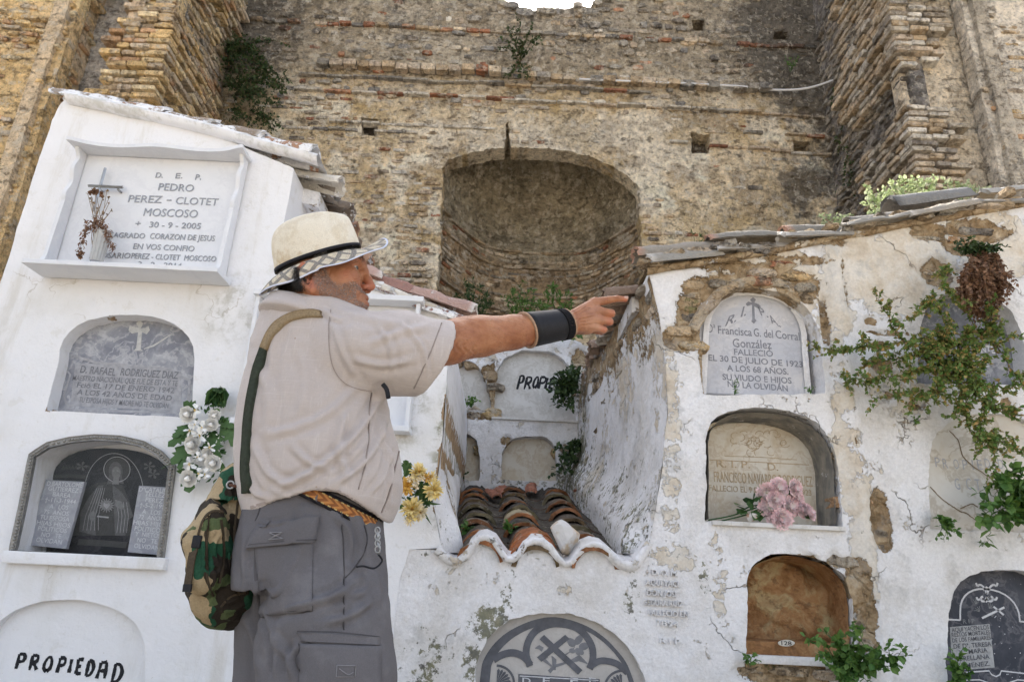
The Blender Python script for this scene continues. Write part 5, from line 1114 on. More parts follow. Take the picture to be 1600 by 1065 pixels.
for k in range(34): cx_, cy_ = rg.uniform(1545, 1640), rg.uniform(960, 1060); flat(mb, circ(cx_, cy_, rg.uniform(.4, 1.1), 5)[:-1], Yf, .0015)
mb.build('chalk_scrollwork', M['ink_pale'], g11, False)
mb = MB(); flat(mb, [(1484, 979), (1546, 974), (1554, 1042), (1500, 1046), (1488, 1046)], Yf, .001); mb.build('letter_panel', simple('letter_panel_grey', (.40, .41, .42), .8, 60, .35), g11, False)
mb = MB()
for s, xa, ya, xb, yb, h in (('AQUI YACEN LOS', 1487, 987, 1545, 982, 6.6), ('RESTOS MORTALES', 1487, 994.5, 1547, 990, 6.2), ('DE LOS FAMILIARES', 1488, 1003, 1548, 998, 6.2), ('DE Dª. TERESA', 1490, 1012.5, 1549, 1008.5, 6.8), ('Y ª MARIA', 1498, 1022, 1543, 1018, 7), ('ORELLANA', 1497, 1032, 1546, 1028, 7), ('JIMENEZ.', 1502, 1043, 1547, 1039, 7)): text(mb, s, xa, ya, xb, yb, h, Yf, .0025, .012)
mb.build('lettering', M['ink_dark'], g11, False)
mb = MB(); text(mb, 'R I P', 1505, 973.5, 1523, 972.5, 6.5, Yf, .0015, .0)
for cx_, cy_, t_ in ((1524, 943, .6), (1530, 955, 1.4), (1545, 950, .2), (1550, 963, .9), (1548, 938, 1.)):
    for k in range(4): a = t_ + k * .45; ribbon(mb, [(cx_, cy_), (cx_ + 5 * math.cos(a), cy_ - 5 * math.sin(a)), (cx_ + 8 * math.cos(a + .2), cy_ - 9 * math.sin(a + .2))], .7, Yf, .0012)
mb.build('engraved_leaves', simple('faint_engraving', (.24, .25, .26), .8, 60, .3), g11, False)

# 12. inlaid slab at the bottom
Yf = Y0 + .035; g12 = grave('two-tone inlaid arched gravestone with a tilted cross, bottom centre under the tile roof', (A(875, 1060, Yf)[0], Yf, A(875, 1235, Yf)[1]))
slab_mesh('slab', H_DEP, Yf, .05, m_marble('buff_terrazzo', (.46, .44, .42), (.52, .50, .48), (.4, .38, .36), 8, 0, .7), g12, .03)
M['inlay'] = simple('slate_grey_inlay', (.125, .13, .15), .6, 25, .35)
mb = MB()
ou = [(756, 1080), (759, 1050), (762, 1034), (775, 1012), (795, 993), (820, 979), (845, 971), (868, 969), (893, 973), (918, 982), (940, 996), (958, 1013), (975, 1035), (985, 1060), (990, 1080)]
ribbon(mb, smoothline(ou, 4), 9, Yf, .002, ws=np.interp(np.linspace(0, 1, len(smoothline(ou, 4))), [0, .15, .35, .5, .62, .8, 1], [13, 12, 9, 9, 6, 5, 7]))
for pts, w_ in (([(828, 1040), (822, 1020), (826, 1000), (838, 984), (858, 975), (876, 974), (898, 979), (914, 991), (925, 1010), (926, 1030), (921, 1044)], 9), ([(771, 1030), (785, 1022), (802, 1019), (818, 1025), (829, 1038)], 9), ([(922, 1040), (936, 1032), (950, 1032), (965, 1037), (980, 1050)], 8)): ribbon(mb, smoothline(pts, 5), w_, Yf, .0026 + .0004 * len(mb.V))
rot = lambda x, y, a: (x * math.cos(a) - y * math.sin(a), x * math.sin(a) + y * math.cos(a))
def crossp(w_, sc=1):
    P_ = []
    a = rad(42); 
    for x, y in [(-28, -w_), (-10, -w_), (-10, -26), (-10 + 2 * w_, -26)]: pass
    return P_
flat(mb, [(843, 998), (850, 991), (910, 1046), (903, 1053)], Yf, .0032); flat(mb, [(883, 991), (890, 997), (846, 1033), (839, 1026)], Yf, .0034)
flat(mb, [(810, 1052), (937, 1060), (937, 1110), (808, 1104)], Yf, .0026)
for cx_, cy_, sx in ((776, 1066, 1), (972, 1074, -1)):
    ribbon(mb, circ(cx_, cy_, 27, 14, -math.pi / 2, 0, ry=27) if sx > 0 else circ(cx_, cy_, 27, 14, math.pi, 1.5 * math.pi), 3, Yf, .0026)
    for k in range(6):
        a = (-math.pi / 2 + .15 + k * .26) if sx > 0 else (math.pi + .15 + k * .26); flat(mb, [(cx_, cy_), (cx_ + 20 * math.cos(a - .11), cy_ + 20 * math.sin(a - .11)), (cx_ + 23 * math.cos(a), cy_ + 23 * math.sin(a)), (cx_ + 20 * math.cos(a + .11), cy_ + 20 * math.sin(a + .11))], Yf, .0024)
mb.build('inlay', M['inlay'], g12, False)
mb = MB()
for cx_, cy_, a, rx, ry in ((893, 1003, .9, 8, 6), (904, 999, -.9, 9, 5.5), (912, 1009, -.3, 8, 6), (894, 1016, .3, 5, 4), (903, 1017, 1.2, 6, 4.5), (908, 1018, .9, 5, 4)): flat(mb, [(cx_ + rx * math.cos(t) * math.cos(a) - ry * math.sin(t) * math.sin(a), cy_ + rx * math.cos(t) * math.sin(a) + ry * math.sin(t) * math.cos(a)) for t in np.linspace(0, 6.0, 14)], Yf, .0008 + .0002 * len(mb.V))
for pts, ws in (([(858, 1049), (866, 1040), (880, 1036), (893, 1030)], [5, 4, 3, 1]), ([(866, 1046), (866, 1030), (862, 1024)], [4, 6, 1]), ([(862, 1040), (850, 1030), (856, 1026)], [2, 5, 1]), ([(848, 1014), (842, 1010), (836, 1012)], [6, 5, 1]), ([(893, 1032), (905, 1027), (918, 1036)], [4, 8, 1]), ([(880, 1024), (890, 1018), (898, 1010)], [1.5, 1.5, 1])): ribbon(mb, pts, 3, Yf, .0010 + .00025 * (len(mb.V) % 5), ws=ws)
mb.build('inlaid_flowers', simple('mid_grey_inlay', (.21, .215, .235), .6, 25, .3), g12, False)
mb = MB(); [text(mb, ch, xa, 1066, xa + w_, 1067, 8.5, Yf, .004, .012) for ch, xa, w_ in (('D', 816, 13), ('E', 848, 11), ('F', 891, 12), ('E', 920, 11))]
ribbon(mb, [(812, 1055), (935, 1062)], 1.2, Yf, .004); mb.build('lettering', M['ink_pale'], g12, False)

# 13. worn inscription under many coats of whitewash
g13 = grave('ghost of an old raised inscription almost lost under whitewash, right of the tile lip', (A(1040, 930, Y0)[0], Y0, A(1040, 1010, Y0)[1]), name='painted_over_inscription', cat='inscription')
mb = MB(); rg = np.random.default_rng(6)
for k, (s, xa, xb_, y) in enumerate((('D. O. M.', 1018, 1058, 897), ('AQUI YACE', 1008, 1062, 913), ('DON JOSE', 1010, 1058, 929), ('SEGURA RUIZ', 1006, 1066, 944), ('FALLECIO EN', 1012, 1074, 960), ('1894', 1026, 1060, 976), ('R I P', 1030, 1062, 1003))):
    text(mb, s, xa, y, xb_, y + 3, 8, Y0, .016, .012, depth=.003, peel=0., flake=.2, mold=.1)
mb.build('raised_letters', M['old'], g13, False)

# 14. recess gravestones
Yf = Y5 + .075; g14 = grave('white niche front with a black brush-painted word at the back of the tiled recess', (A(838, 650, Yf)[0], Yf, A(838, 655, Yf)[1]), name='sealed_niche', cat='sealed niche')
slab_mesh('slab', H_B1, Yf, .05, M['pale_stone'], g14, .03)
sp = [(808, 608, 815, 587), (819, 608, 828, 589), (832, 606, 839, 589), (841, 607, 850, 589), (851.5, 607, 854, 590), (857, 607, 864, 591), (868, 608, 875, 592), (879, 609, 886, 593), (890, 610, 897, 595)]
painted('PROPIEDAD', sp, Yf, 3.4, M['black_paint'], g14)
mb = MB(); bevbox(mb, A(768, 655, Y5)[0], A(903, 657, Y5)[0], Y5 - .03, Y5 + .1, A(838, 656, Y5)[1] - .012, A(838, 656, Y5)[1] + .006, .004); mb.build('sill', M['pale_stone'], g14, False)
for h, lab, m_ in ((H_B2, 'blank pale niche front behind broken plaster, upper left of the tiled recess', 'pale_stone'), (H_B3, 'blank buff niche front low in the left corner of the tiled recess', 'tan_stone'), (H_B4, 'blank buff niche front under the black painted word, just above the tiles', 'tan_stone')):
    c = np.array(h).mean(0); g = grave(lab, (c[0], Y5 + .1, np.array(h)[:, 1].min()), name='sealed_niche', cat='sealed niche'); slab_mesh('slab', h, Y5 + .11, .05, M[m_], g, .04)
# ------------------------------------------------------------------ plants and flowers
def m_leaf(name, c1, c2, rough=.5, trans=.25):
    n = N(name); f = n.attr('var'); c = n.mix(f, c1, c2); c = hsv(n, c, n.noise(60, 3, .6), .25)
    n.fin(c, rough, None, .4)
    tb = n.node('ShaderNodeBsdfTranslucent'); n.put(tb.inputs[0], c); mx = n.node('ShaderNodeMixShader'); mx.inputs[0].default_value = trans
    n.t.links.new(n.b.outputs[0], mx.inputs[1]); n.t.links.new(tb.outputs[0], mx.inputs[2]); n.t.links.new(mx.outputs[0], n.t.nodes['Material Output'].inputs[0]); return n.m
M['leaf'] = m_leaf('fresh_green_leaf', (.06, .15, .03), (.15, .27, .06)); M['ivy'] = m_leaf('dark_green_leaf', (.022, .05, .018), (.07, .12, .035))
M['autumn'] = m_leaf('creeper_leaf', (.11, .23, .05), (.50, .32, .12)); M['dry'] = m_leaf('dry_brown_leaf', (.13, .07, .045), (.30, .17, .10), .8, .1)
M['lit'] = m_leaf('sunlit_leaf', (.34, .44, .20), (.62, .66, .44), .5, .4); M['stem'] = simple('thin_woody_stem', (.16, .11, .07), .8, 40, .4); M['gstem'] = simple('green_stem', (.07, .14, .05), .6, 40, .3)  # leaf colours paled so the sunlight on weeds and grass is painted in
M['dstem'] = simple('dry_stem', (.28, .20, .12), .8, 40, .4)
LT = {'oval': ([(0, 0, 0), (.24, .25, .05), (.30, .55, .07), (.0, 1, -.05), (-.30, .55, .07), (-.24, .25, .05), (0, .5, -.02)], [[0, 1, 2, 6], [6, 2, 3], [0, 6, 4, 5], [6, 3, 4]]),
      'long': ([(0, 0, 0), (.10, .3, .03), (.11, .6, .03), (0, 1, -.12), (-.11, .6, .03), (-.10, .3, .03), (0, .5, 0)], [[0, 1, 2, 6], [6, 2, 3], [0, 6, 4, 5], [6, 3, 4]]),
      'petal': ([(0, 0, 0), (.10, .3, .04), (.17, .75, .0), (0, 1, -.04), (-.17, .75, .0), (-.10, .3, .04), (0, .5, -.05)], [[0, 1, 2, 6], [6, 2, 3], [0, 6, 4, 5], [6, 3, 4]])}
def leaves(mb, P0, D, size, kind='oval', seed=0, var=None, mi=0, roll=1.0, wid=1.0):
    "instances of a leaf at points P0, pointing along D"
    rg = np.random.default_rng(seed); T = np.array(LT[kind][0], float) * np.array([wid, 1, 1]); Fc = LT[kind][1]; n_ = len(P0)
    D = np.array(D, float); D = D / (np.linalg.norm(D, axis=1)[:, None] + 1e-9); ref = rg.normal(0, roll, (n_, 3)) + np.array([0, -.6, 1.0]); s = np.cross(D, ref); s /= np.linalg.norm(s, axis=1)[:, None] + 1e-9; u = np.cross(s, D)
    size = np.broadcast_to(size, n_); V = P0[:, None, :] + size[:, None, None] * (T[None, :, 0:1] * s[:, None, :] + T[None, :, 1:2] * D[:, None, :] + T[None, :, 2:3] * u[:, None, :])
    m = len(T); allF = [[i * m + k for k in f] for i in range(n_) for f in Fc]
    v = rg.random(n_) if var is None else var; mb.add(V.reshape(-1, 3), allF, mi, var=np.repeat(v, m))
def stemleaves(mb, path, rstem, nleaf, size, kind, seed, spread=1.0, mi_leaf=0, mi_stem=1, droop=0.0, start=.12, varf=None, wid=1.0, side=True):
    rg = np.random.default_rng(seed); q = smoothline(path, 6) if len(path) > 2 else np.array(path, float); q = q + rg.normal(0, rstem * 1.5, q.shape)
    V, Fc = tube(q, rstem, 4, False, np.linspace(rstem, rstem * .4, len(q))); mb.add(V, Fc, mi_stem, var=0.3)
    t = np.sort(rg.uniform(start, 1, nleaf)); i = t * (len(q) - 1); i0 = np.clip(i.astype(int), 0, len(q) - 2); p = q[i0] + (q[i0 + 1] - q[i0]) * (i - i0)[:, None]; d = q[i0 + 1] - q[i0]; d /= np.linalg.norm(d, axis=1)[:, None] + 1e-9
    D = d * .5 + rg.normal(0, spread, (nleaf, 3)) + np.array([0, -.25, -droop]); sz = size * rg.uniform(.55, 1.2, nleaf) * (1 - .35 * t)
    leaves(mb, p, D, sz, kind, seed + 1, None if varf is None else np.clip(varf(p, rg), 0, 1), mi_leaf, wid=wid)
    return q
def plant(name, label, cat, paths, size, dens, m_leaf_, m_stem_, kind='oval', rst=.003, seed=0, twigs=0, tl=.1, droop=.1, spread=.8, group=None, varf=None, wid=1.0, start=.12, tdir=None):
    "stems along given paths, optional side twigs, leaves all along; > foliage, stems"
    mb = MB(); rg = np.random.default_rng(seed); base = np.array(paths[0][0])
    for k, pth in enumerate(paths):
        L = np.sum(np.linalg.norm(np.diff(np.array(pth), axis=0), axis=1)); q = stemleaves(mb, pth, rst, max(3, int(L * dens)), size, kind, seed * 7 + k, spread, droop=droop, varf=varf, wid=wid, start=start)
        for j in range(int(twigs * L + .5)):
            i = rg.integers(len(q) // 6, len(q)); d = rg.normal(0, .7, 3) + (np.array(tdir) if tdir is not None else np.array([0, -.3, .2])); d /= np.linalg.norm(d); l = tl * rg.uniform(.5, 1.2)
            stemleaves(mb, [q[i], q[i] + d * l * .5 + rg.normal(0, l * .08, 3), q[i] + d * l + np.array([0, 0, -droop * l])], rst * .6, max(3, int(l * dens)), size * .9, kind, seed * 31 + k * 7 + j, spread, droop=droop, varf=varf, wid=wid)
    V = np.vstack(mb.V); F_ = mb.F; Mi = np.array(mb.M); var = np.concatenate(mb.A['var']); r = thing(name, label, cat, tuple(base), group)
    for nm, mi, mat in (('foliage', 0, m_leaf_), ('stems', 1, m_stem_)):
        ff = [f for f, q in zip(F_, Mi) if q == mi]; idx = np.unique(np.concatenate([np.array(f) for f in ff])); mp = -np.ones(len(V), int); mp[idx] = np.arange(len(idx))
        mesh(nm, V[idx], [[mp[i] for i in f] for f in ff], mat, r, False, dict(var=var[idx]))
    return r
PP = lambda pts, Y: [P(x, y, Y if not isinstance(Y, (list, tuple)) else Y[i]) for i, (x, y) in enumerate(pts)]
rg = np.random.default_rng(90)
# shrubs on the end wall
pts = []
for k in range(34):
    x, y = rg.uniform(335, 400), rg.uniform(60, 190); L = rg.uniform(20, 70); a = rg.uniform(-.2, .9); pts.append([P(x, y, 11.9), P(x + L * .5 * math.cos(a), y + L * .3 * math.sin(a) - 4, 11.5), P(min(466, x + L * math.cos(a)), y + L * .6 * math.sin(a) + 6, 11.45)])
plant('shrub', 'dark green shrub hanging in the upper left corner of the ruined end wall', 'shrub', pts, .085, 55, M['ivy'], M['stem'], rst=.009, seed=1, twigs=6, tl=.3, droop=.4)
pts = [[P(812, 100, 11.9), P(812 + dx * .5, 80 + dy * .5, 11.6), P(812 + dx, 80 + dy, 11.5)] for dx, dy in ((-34, -6), (-20, -36), (0, -44), (20, -38), (36, -12), (34, -26), (-30, -20), (10, -18), (-8, -24))] + [[P(808, 96, 11.9), P(810 + dx, 112, 11.7), P(808 + dx * 1.6, 122, 11.7)] for dx in (-9, 2, 12)]
plant('shrub', 'small round green shrub rooted in the middle of the end wall below the gap', 'shrub', pts, .07, 70, M['ivy'], M['stem'], rst=.007, seed=2, twigs=5, tl=.25, droop=.3)
for k, (cx_, h_, lab) in enumerate(((742, 48, 'leftmost of three bushy green plants growing on the apse sill'), (816, 42, 'middle of three bushy green plants growing on the apse sill, left of the wristband'), (868, 42, 'rightmost of three bushy green plants growing on the apse sill, above the wristband'))):
    pts = [[P(cx_ + dx * .4, 500, 11.6), P(cx_ + dx * .8, 500 - h_ * .5, 11.4), P(cx_ + dx, 498 - h_ * hh, 11.3)] for dx, hh in ((-24, .7), (-13, 1.1), (-3, 1.25), (8, 1.05), (18, .9), (27, .6))]
    plant('bushy_plant', lab, 'plant', pts, .12, 70, M['leaf'] if k else M['ivy'], M['gstem'], 'long', .008, 10 + k, 7, .22, .2, group='plants on the apse sill', wid=1.3)
pts = [[P(1322, 150, 11.2), P(1318, 190, 11.2), P(1310, 230, 11.3)], [P(1328, 210, 11.1), P(1322, 250, 11.1), P(1318, 288, 11.2)], [P(1312, 120, 11.4), P(1300, 150, 11.5), P(1296, 170, 11.5)], [P(1330, 240, 11.), P(1330, 270, 11.), P(1326, 286, 11.)]]
plant('hanging_vine', 'thin dark vine hanging down the damp right corner of the end wall', 'vine', pts, .08, 45, M['ivy'], M['stem'], rst=.007, seed=15, twigs=4, tl=.2, droop=.8)
plant('weed_tuft', 'sparse green weed tuft on the upper right of the end wall', 'weed', [[P(1235, 112, 11.9), P(1236 + d, 100, 11.8), P(1236 + 2 * d, 88, 11.8)] for d in (-5, -1, 3, 6)], .06, 50, M['leaf'], M['gstem'], rst=.005, seed=16)
pts = [[P(x, 22, 12.2), P(x + rg.uniform(-6, 6), 12, 12.15), P(x + rg.uniform(-12, 12), rg.uniform(-6, 10), 12.1)] for x in rg.uniform(800, 915, 22)]
plant('dry_grass', 'sparse sunlit dry grass growing in the gap at the top of the end wall', 'grass', pts, .12, 22, M['lit'], M['dstem'], 'long', .006, 17, 0)
# sunlit weeds on the right roof
for k, (cx_, yb, ht, n_s, Yp, lab) in enumerate(((1372, 332, 40, 5, 4.3, 'sunlit weed with pale leaves, leftmost tall one on the right roof'), (1415, 322, 44, 6, 4.3, 'tallest sunlit weed on the right roof, just above the big curved tile'), (1444, 318, 38, 5, 4.35, 'sunlit weed on the right roof behind the big curved tile'), (1494, 312, 30, 5, 4.4, 'short glowing weed on the right roof near the broken tile'), (1524, 308, 20, 3, 4.4, 'smallest sunlit weed on the right roof, furthest right'), (1300, 350, 15, 4, 4.6, 'low green weed on the right roof where its ridge dips'))):
    pts = [[P(cx_ + dx, yb + 6, Yp), P(cx_ + dx * 1.6, yb - ht * .5, Yp), P(cx_ + dx * 2.2, yb - ht * rg.uniform(.8, 1.1), Yp)] for dx in np.linspace(-9, 9, n_s)]
    plant('roof_weed', lab, 'weed', pts, .05, 110, M['lit'], M['gstem'], 'oval', .003, 20 + k, 8, .07, .1, group='weeds on the right roof')
plant('roof_weed', 'thin bluish weed on the right roof near its lower left end', 'weed', [[P(1090 + d, 388, 4.2), P(1092 + d * 2, 374, 4.2), P(1094 + d * 3, 362, 4.2)] for d in (-4, 0, 3)], .04, 60, M['ivy'], M['gstem'], 'long', .002, 29, group='weeds on the right roof')
# creeper over the right block
cre = []
main = [((1545, 520), (1490, 535), (1440, 550), (1400, 560), (1350, 572), (1322, 604)), ((1545, 520), (1480, 520), (1420, 532), (1360, 540), (1320, 548), (1268, 540)), ((1540, 510), (1480, 548), (1430, 580), (1380, 590), (1340, 600)),
        ((1520, 500), (1505, 560), (1500, 610), (1520, 660), (1555, 700)), ((1500, 560), (1470, 590), (1450, 620), (1425, 615), (1368, 622)), ((1520, 500), (1490, 470), (1476, 440), (1472, 420)), ((1430, 545), (1400, 520), (1385, 490), (1372, 470)),
        ((1545, 520), (1570, 560), (1590, 590), (1620, 600)), ((1510, 600), (1540, 630), (1570, 645), (1590, 655)), ((1500, 540), (1520, 580), (1540, 620), (1530, 670), (1545, 690)), ((1480, 530), (1470, 490), (1440, 470)), ((1500, 620), (1520, 680), (1560, 690), (1600, 710)), ((1470, 560), (1500, 600), (1490, 650)), ((1440, 560), (1480, 575), (1530, 590), (1560, 640)), ((1540, 500), (1560, 520), (1600, 530))]
for k in range(15):
    x, y = rg.normal(1500, 34), rg.normal(560, 45); a = rg.uniform(0, 6.28); L = rg.uniform(25, 60); main.append(((x, y), (x + L * .5 * math.cos(a), y + L * .5 * math.sin(a) - 3), (x + L * math.cos(a), y + L * math.sin(a) + 8)))
for m_ in main: cre.append([P(x, y, 3.40 - .10 * math.sin(min(3.1, i * .8)) - rg.uniform(0, .04)) for i, (x, y) in enumerate(m_)])
vf = lambda p, r: np.where(r.random(len(p)) < .24, r.uniform(.45, .95, len(p)), r.uniform(0, .3, len(p)))
plant('creeper', 'wide tangled creeper with green and orange leaves sprawling over the right block', 'creeper', cre, .034, 230, M['autumn'], M['stem'], 'oval', .0028, 40, 34, .09, .2, varf=vf, start=.02)
dry = [[P(1540 + rg.uniform(-12, 12), 388 + rg.uniform(-4, 8), 3.40), P(1536 + dx, 430, 3.30 - rg.uniform(0, .08)), P(1530 + dx * .7, 470 + rg.uniform(-10, 35), 3.36)] for dx in np.linspace(-34, 32, 26)]
plant('dry_creeper_clump', 'hanging clump of dead brown creeper high on the right block', 'creeper', dry, .034, 230, M['dry'], M['dstem'], 'oval', .0022, 41, 16, .06, .9, spread=.9)
gr = [[P(1530 + dx * .3, 400, 3.40), P(1528 + dx * .7, 388, 3.33), P(1528 + dx, 378 + abs(dx) * .4, 3.31)] for dx in np.linspace(-36, 36, 12)]
plant('creeper_shoots', 'dark green shoots sprouting on top of the dead brown creeper clump', 'creeper', gr, .036, 190, M['ivy'], M['stem'], 'oval', .002, 42, 14, .06, .1)
# big-leaved plants along the right edge
big = [[P(1640, 790, 3.42), P(1600, 785 + dy * .4, 3.34), P(1560 + dx, 775 + dy, 3.28)] for dx, dy in ((-30, 30), (-20, 10), (0, -30), (10, -50), (-34, 38), (10, 20), (30, 40), (20, -20), (-5, 45), (35, -40), (30, 0))]
plant('leafy_plant', 'large fresh green plant spilling in from the right edge below the creeper', 'plant', big, .075, 75, M['leaf'], M['gstem'], 'oval', .004, 43, 10, .10, .2, wid=1.15)
def sprig(lab, pts, size, seed, dens=110, kind='oval', m_='leaf', twigs=0, name='sprig', rst=.0022, tl=.06, Yl=None, group=None): return plant(name, lab, 'plant', pts, size, dens, M[m_], M['gstem'], kind, rst, seed, twigs, tl, .1, group=group)
sprig('bright leafy sprig rooted under the cracked cream gravestone', [PP([(1462, 808), (1478, 815), (1490 + a, 838 + b)], [3.46, 3.40, 3.36]) for a, b in ((-26, -16), (-6, 6), (0, -22), (-16, 8), (10, -6), (-28, 2))], .045, 44)
sprig('tiny green sprig on the plaster between the right gravestones', [PP([(1430, 662), (1428, 655), (1424, 648)], 3.46), PP([(1430, 662), (1432, 655), (1436, 650)], 3.46)], .025, 45, 180)
sprig('tiny green sprig below the leafy sprig on the right block', [PP([(1535, 852), (1533, 848), (1529, 846)], 3.46), PP([(1535, 852), (1538, 848), (1541, 846)], 3.46)], .022, 46, 200)
low = [PP([(1310, 1060), (1330 + dx * .4, 1030 + dy * .4), (1335 + dx, 1015 + dy)], [3.46, 3.38, 3.30]) for dx, dy in ((-78, -22), (-60, 5), (-40, -30), (-22, -12), (0, -42), (12, -10), (40, -6), (60, 8), (82, 8), (30, 22), (-10, 20), (50, 30), (-30, 34), (0, 45), (70, 25), (20, 50))]
plant('leafy_plant', 'fresh green leafy plant growing in front of the open brown clay niche', 'plant', low, .055, 85, M['leaf'], M['gstem'], 'oval', .003, 47, 9, .08, .1, wid=1.15)
sprig('small green sprig at the lower left of the open brown clay niche', [PP([(1172, 1040), (1172 + a, 1030 + b * .5), (1172 + 2 * a, 1030 + b)], 3.44) for a, b in ((-4, -8), (3, -10), (6, 2), (-5, 4))], .032, 48, 160)
sprig('green leafy stems climbing the left side of the dark slate gravestone', [PP([(1494, 1075), (1492 + a * .5, 1045), (1494 + a, 1012 + b)], [3.46, 3.42, 3.40]) for a, b in ((-6, 0), (4, 12), (16, 26), (-4, 20), (10, 0), (0, 40), (24, 40))], .055, 49, 90)
sprig('tiny weed growing at the foot of the bluish gravestone lettering', [PP([(1148, 616), (1149, 606), (1147 + a, 592)], 3.46) for a in (-4, 2, 7)], .026, 50, 170, 'long')
sprig('very small weed at the right foot of the bluish gravestone', [PP([(1264, 612), (1265 + a, 608), (1265 + 2 * a, 604)], 3.46) for a in (-3, 0, 4)], .02, 51, 220)
# recess plants
sprig('green bush half covering the black painted word in the recess', [PP([(905, 575), (890 + dx * .4, 592 + dy * .4), (884 + dx, 598 + dy)], [5.6, 5.45, 5.35]) for dx, dy in ((-20, 2), (-26, 14), (-12, -16), (-4, 24), (2, 40), (8, -20), (14, 16), (14, -4), (-22, 28), (-6, 6), (12, 40), (-10, 38))], .06, 52, 90, twigs=10, name='bush', rst=.003, tl=.10, m_='ivy')
sprig('dark green bush growing in the right corner of the recess above the tiles', [PP([(905, 690), (892 + dx * .5, 705 + dy * .5), (885 + dx, 712 + dy)], [5.6, 5.5, 5.4]) for dx, dy in ((-18, -14), (-10, 2), (-16, 26), (4, -18), (8, 10), (0, 24), (14, -6))], .06, 53, 80, twigs=8, name='bush', rst=.003, tl=.09, m_='ivy')
sprig('small green tuft on the ledge left of the black painted word', [PP([(736, 636), (736 + a * .5, 628), (736 + a, 620 + abs(a) * .5)], 5.55) for a in (-14, -8, -2, 5, 11)], .05, 54, 130)
sprig('green tuft on top of the recess block below the wristband', [PP([(882, 530), (882 + a * .6, 526), (884 + a, 519 + abs(a) * .2)], 5.5) for a in (-22, -12, -2, 8, 18, 26)], .06, 55, 100)
sprig('small weed growing between the tile rows, left channel', [PP([(728, 835), (728 + a * .5, 826), (728 + a, 818 + b)], 3.95) for a, b in ((-12, 2), (-5, -4), (4, -2), (12, 3), (0, 6))], .05, 56, 110)
sprig('small weed growing between the tile rows, middle channel', [PP([(796, 830), (796 + a * .5, 824), (796 + a, 817 + b)], 4.0) for a, b in ((-9, 0), (-3, -5), (6, -2), (9, 4))], .045, 57, 110)
sprig('dark moss-like weed in the left corner of the recess by the tiles', [PP([(712, 752), (712 + a * .5, 745), (712 + a, 738)], 5.45) for a in (-10, -2, 8, 18)], .04, 58, 120, m_='ivy')

# ------------------------------------------------------------------ cut flowers
def m_petal(name, c1, c2, sub=.3):
    n = N(name); c = n.mix(n.attr('var'), c1, c2); c = hsv(n, c, n.noise(90, 3, .6), .12); return n.fin(c, .6, n.bump(n.noise(120, 3, .6), .3, .001), .3)
M['pet_white'] = m_petal('white_silk_petal', (.93, .92, .90), (.88, .87, .82)); M['pet_yellow'] = m_petal('yellow_silk_petal', (.86, .62, .16), (.88, .76, .42)); M['pet_orange'] = m_petal('deep_yellow_silk_petal', (.80, .40, .07), (.85, .60, .15)); M['pet_cream'] = m_petal('cream_silk_petal', (.85, .78, .60), (.85, .70, .45))
M['pet_pink'] = m_petal('pink_silk_petal', (.92, .86, .84), (.90, .56, .60)); M['silk_leaf'] = m_leaf('silk_leaf', (.03, .09, .03), (.09, .17, .05), .6, .1)
def basis(nrm):
    n_ = np.array(nrm, float); n_ /= np.linalg.norm(n_); a = np.cross(n_, [0, 0, 1.0]); a /= np.linalg.norm(a) + 1e-9; return a, np.cross(n_, a), n_
def daisy(c, nrm, r, rings, m, parent, seed, name='flower', np_=16, core=None, wid=1.0):
    rg = np.random.default_rng(seed); a, b, n_ = basis(nrm); mb = MB()
    for ri in range(rings):
        k = np_; th = np.linspace(0, 2 * math.pi, k, False) + ri * .2 + rg.normal(0, .06, k); lift = .15 + ri * .38; D = (np.cos(th)[:, None] * a + np.sin(th)[:, None] * b) + n_ * lift + rg.normal(0, .08, (k, 3))
        leaves(mb, np.tile(np.array(c) + n_ * r * .06 * ri, (k, 1)), D, r * (1 - .17 * ri) * rg.uniform(.85, 1.1, k), 'petal', seed + ri, np.clip(rg.uniform(.2, .9, k), 0, 1), 0, .15, wid)
    o = mb.build(name, m, parent, False)
    cb = MB(); k = 14; D = rg.normal(0, .5, (k, 3)) + n_; leaves(cb, np.tile(np.array(c) + n_ * r * .1, (k, 1)), D, r * .30, 'petal', seed + 9, rg.random(k)); cb.build('centre', core or m, o, False); return o
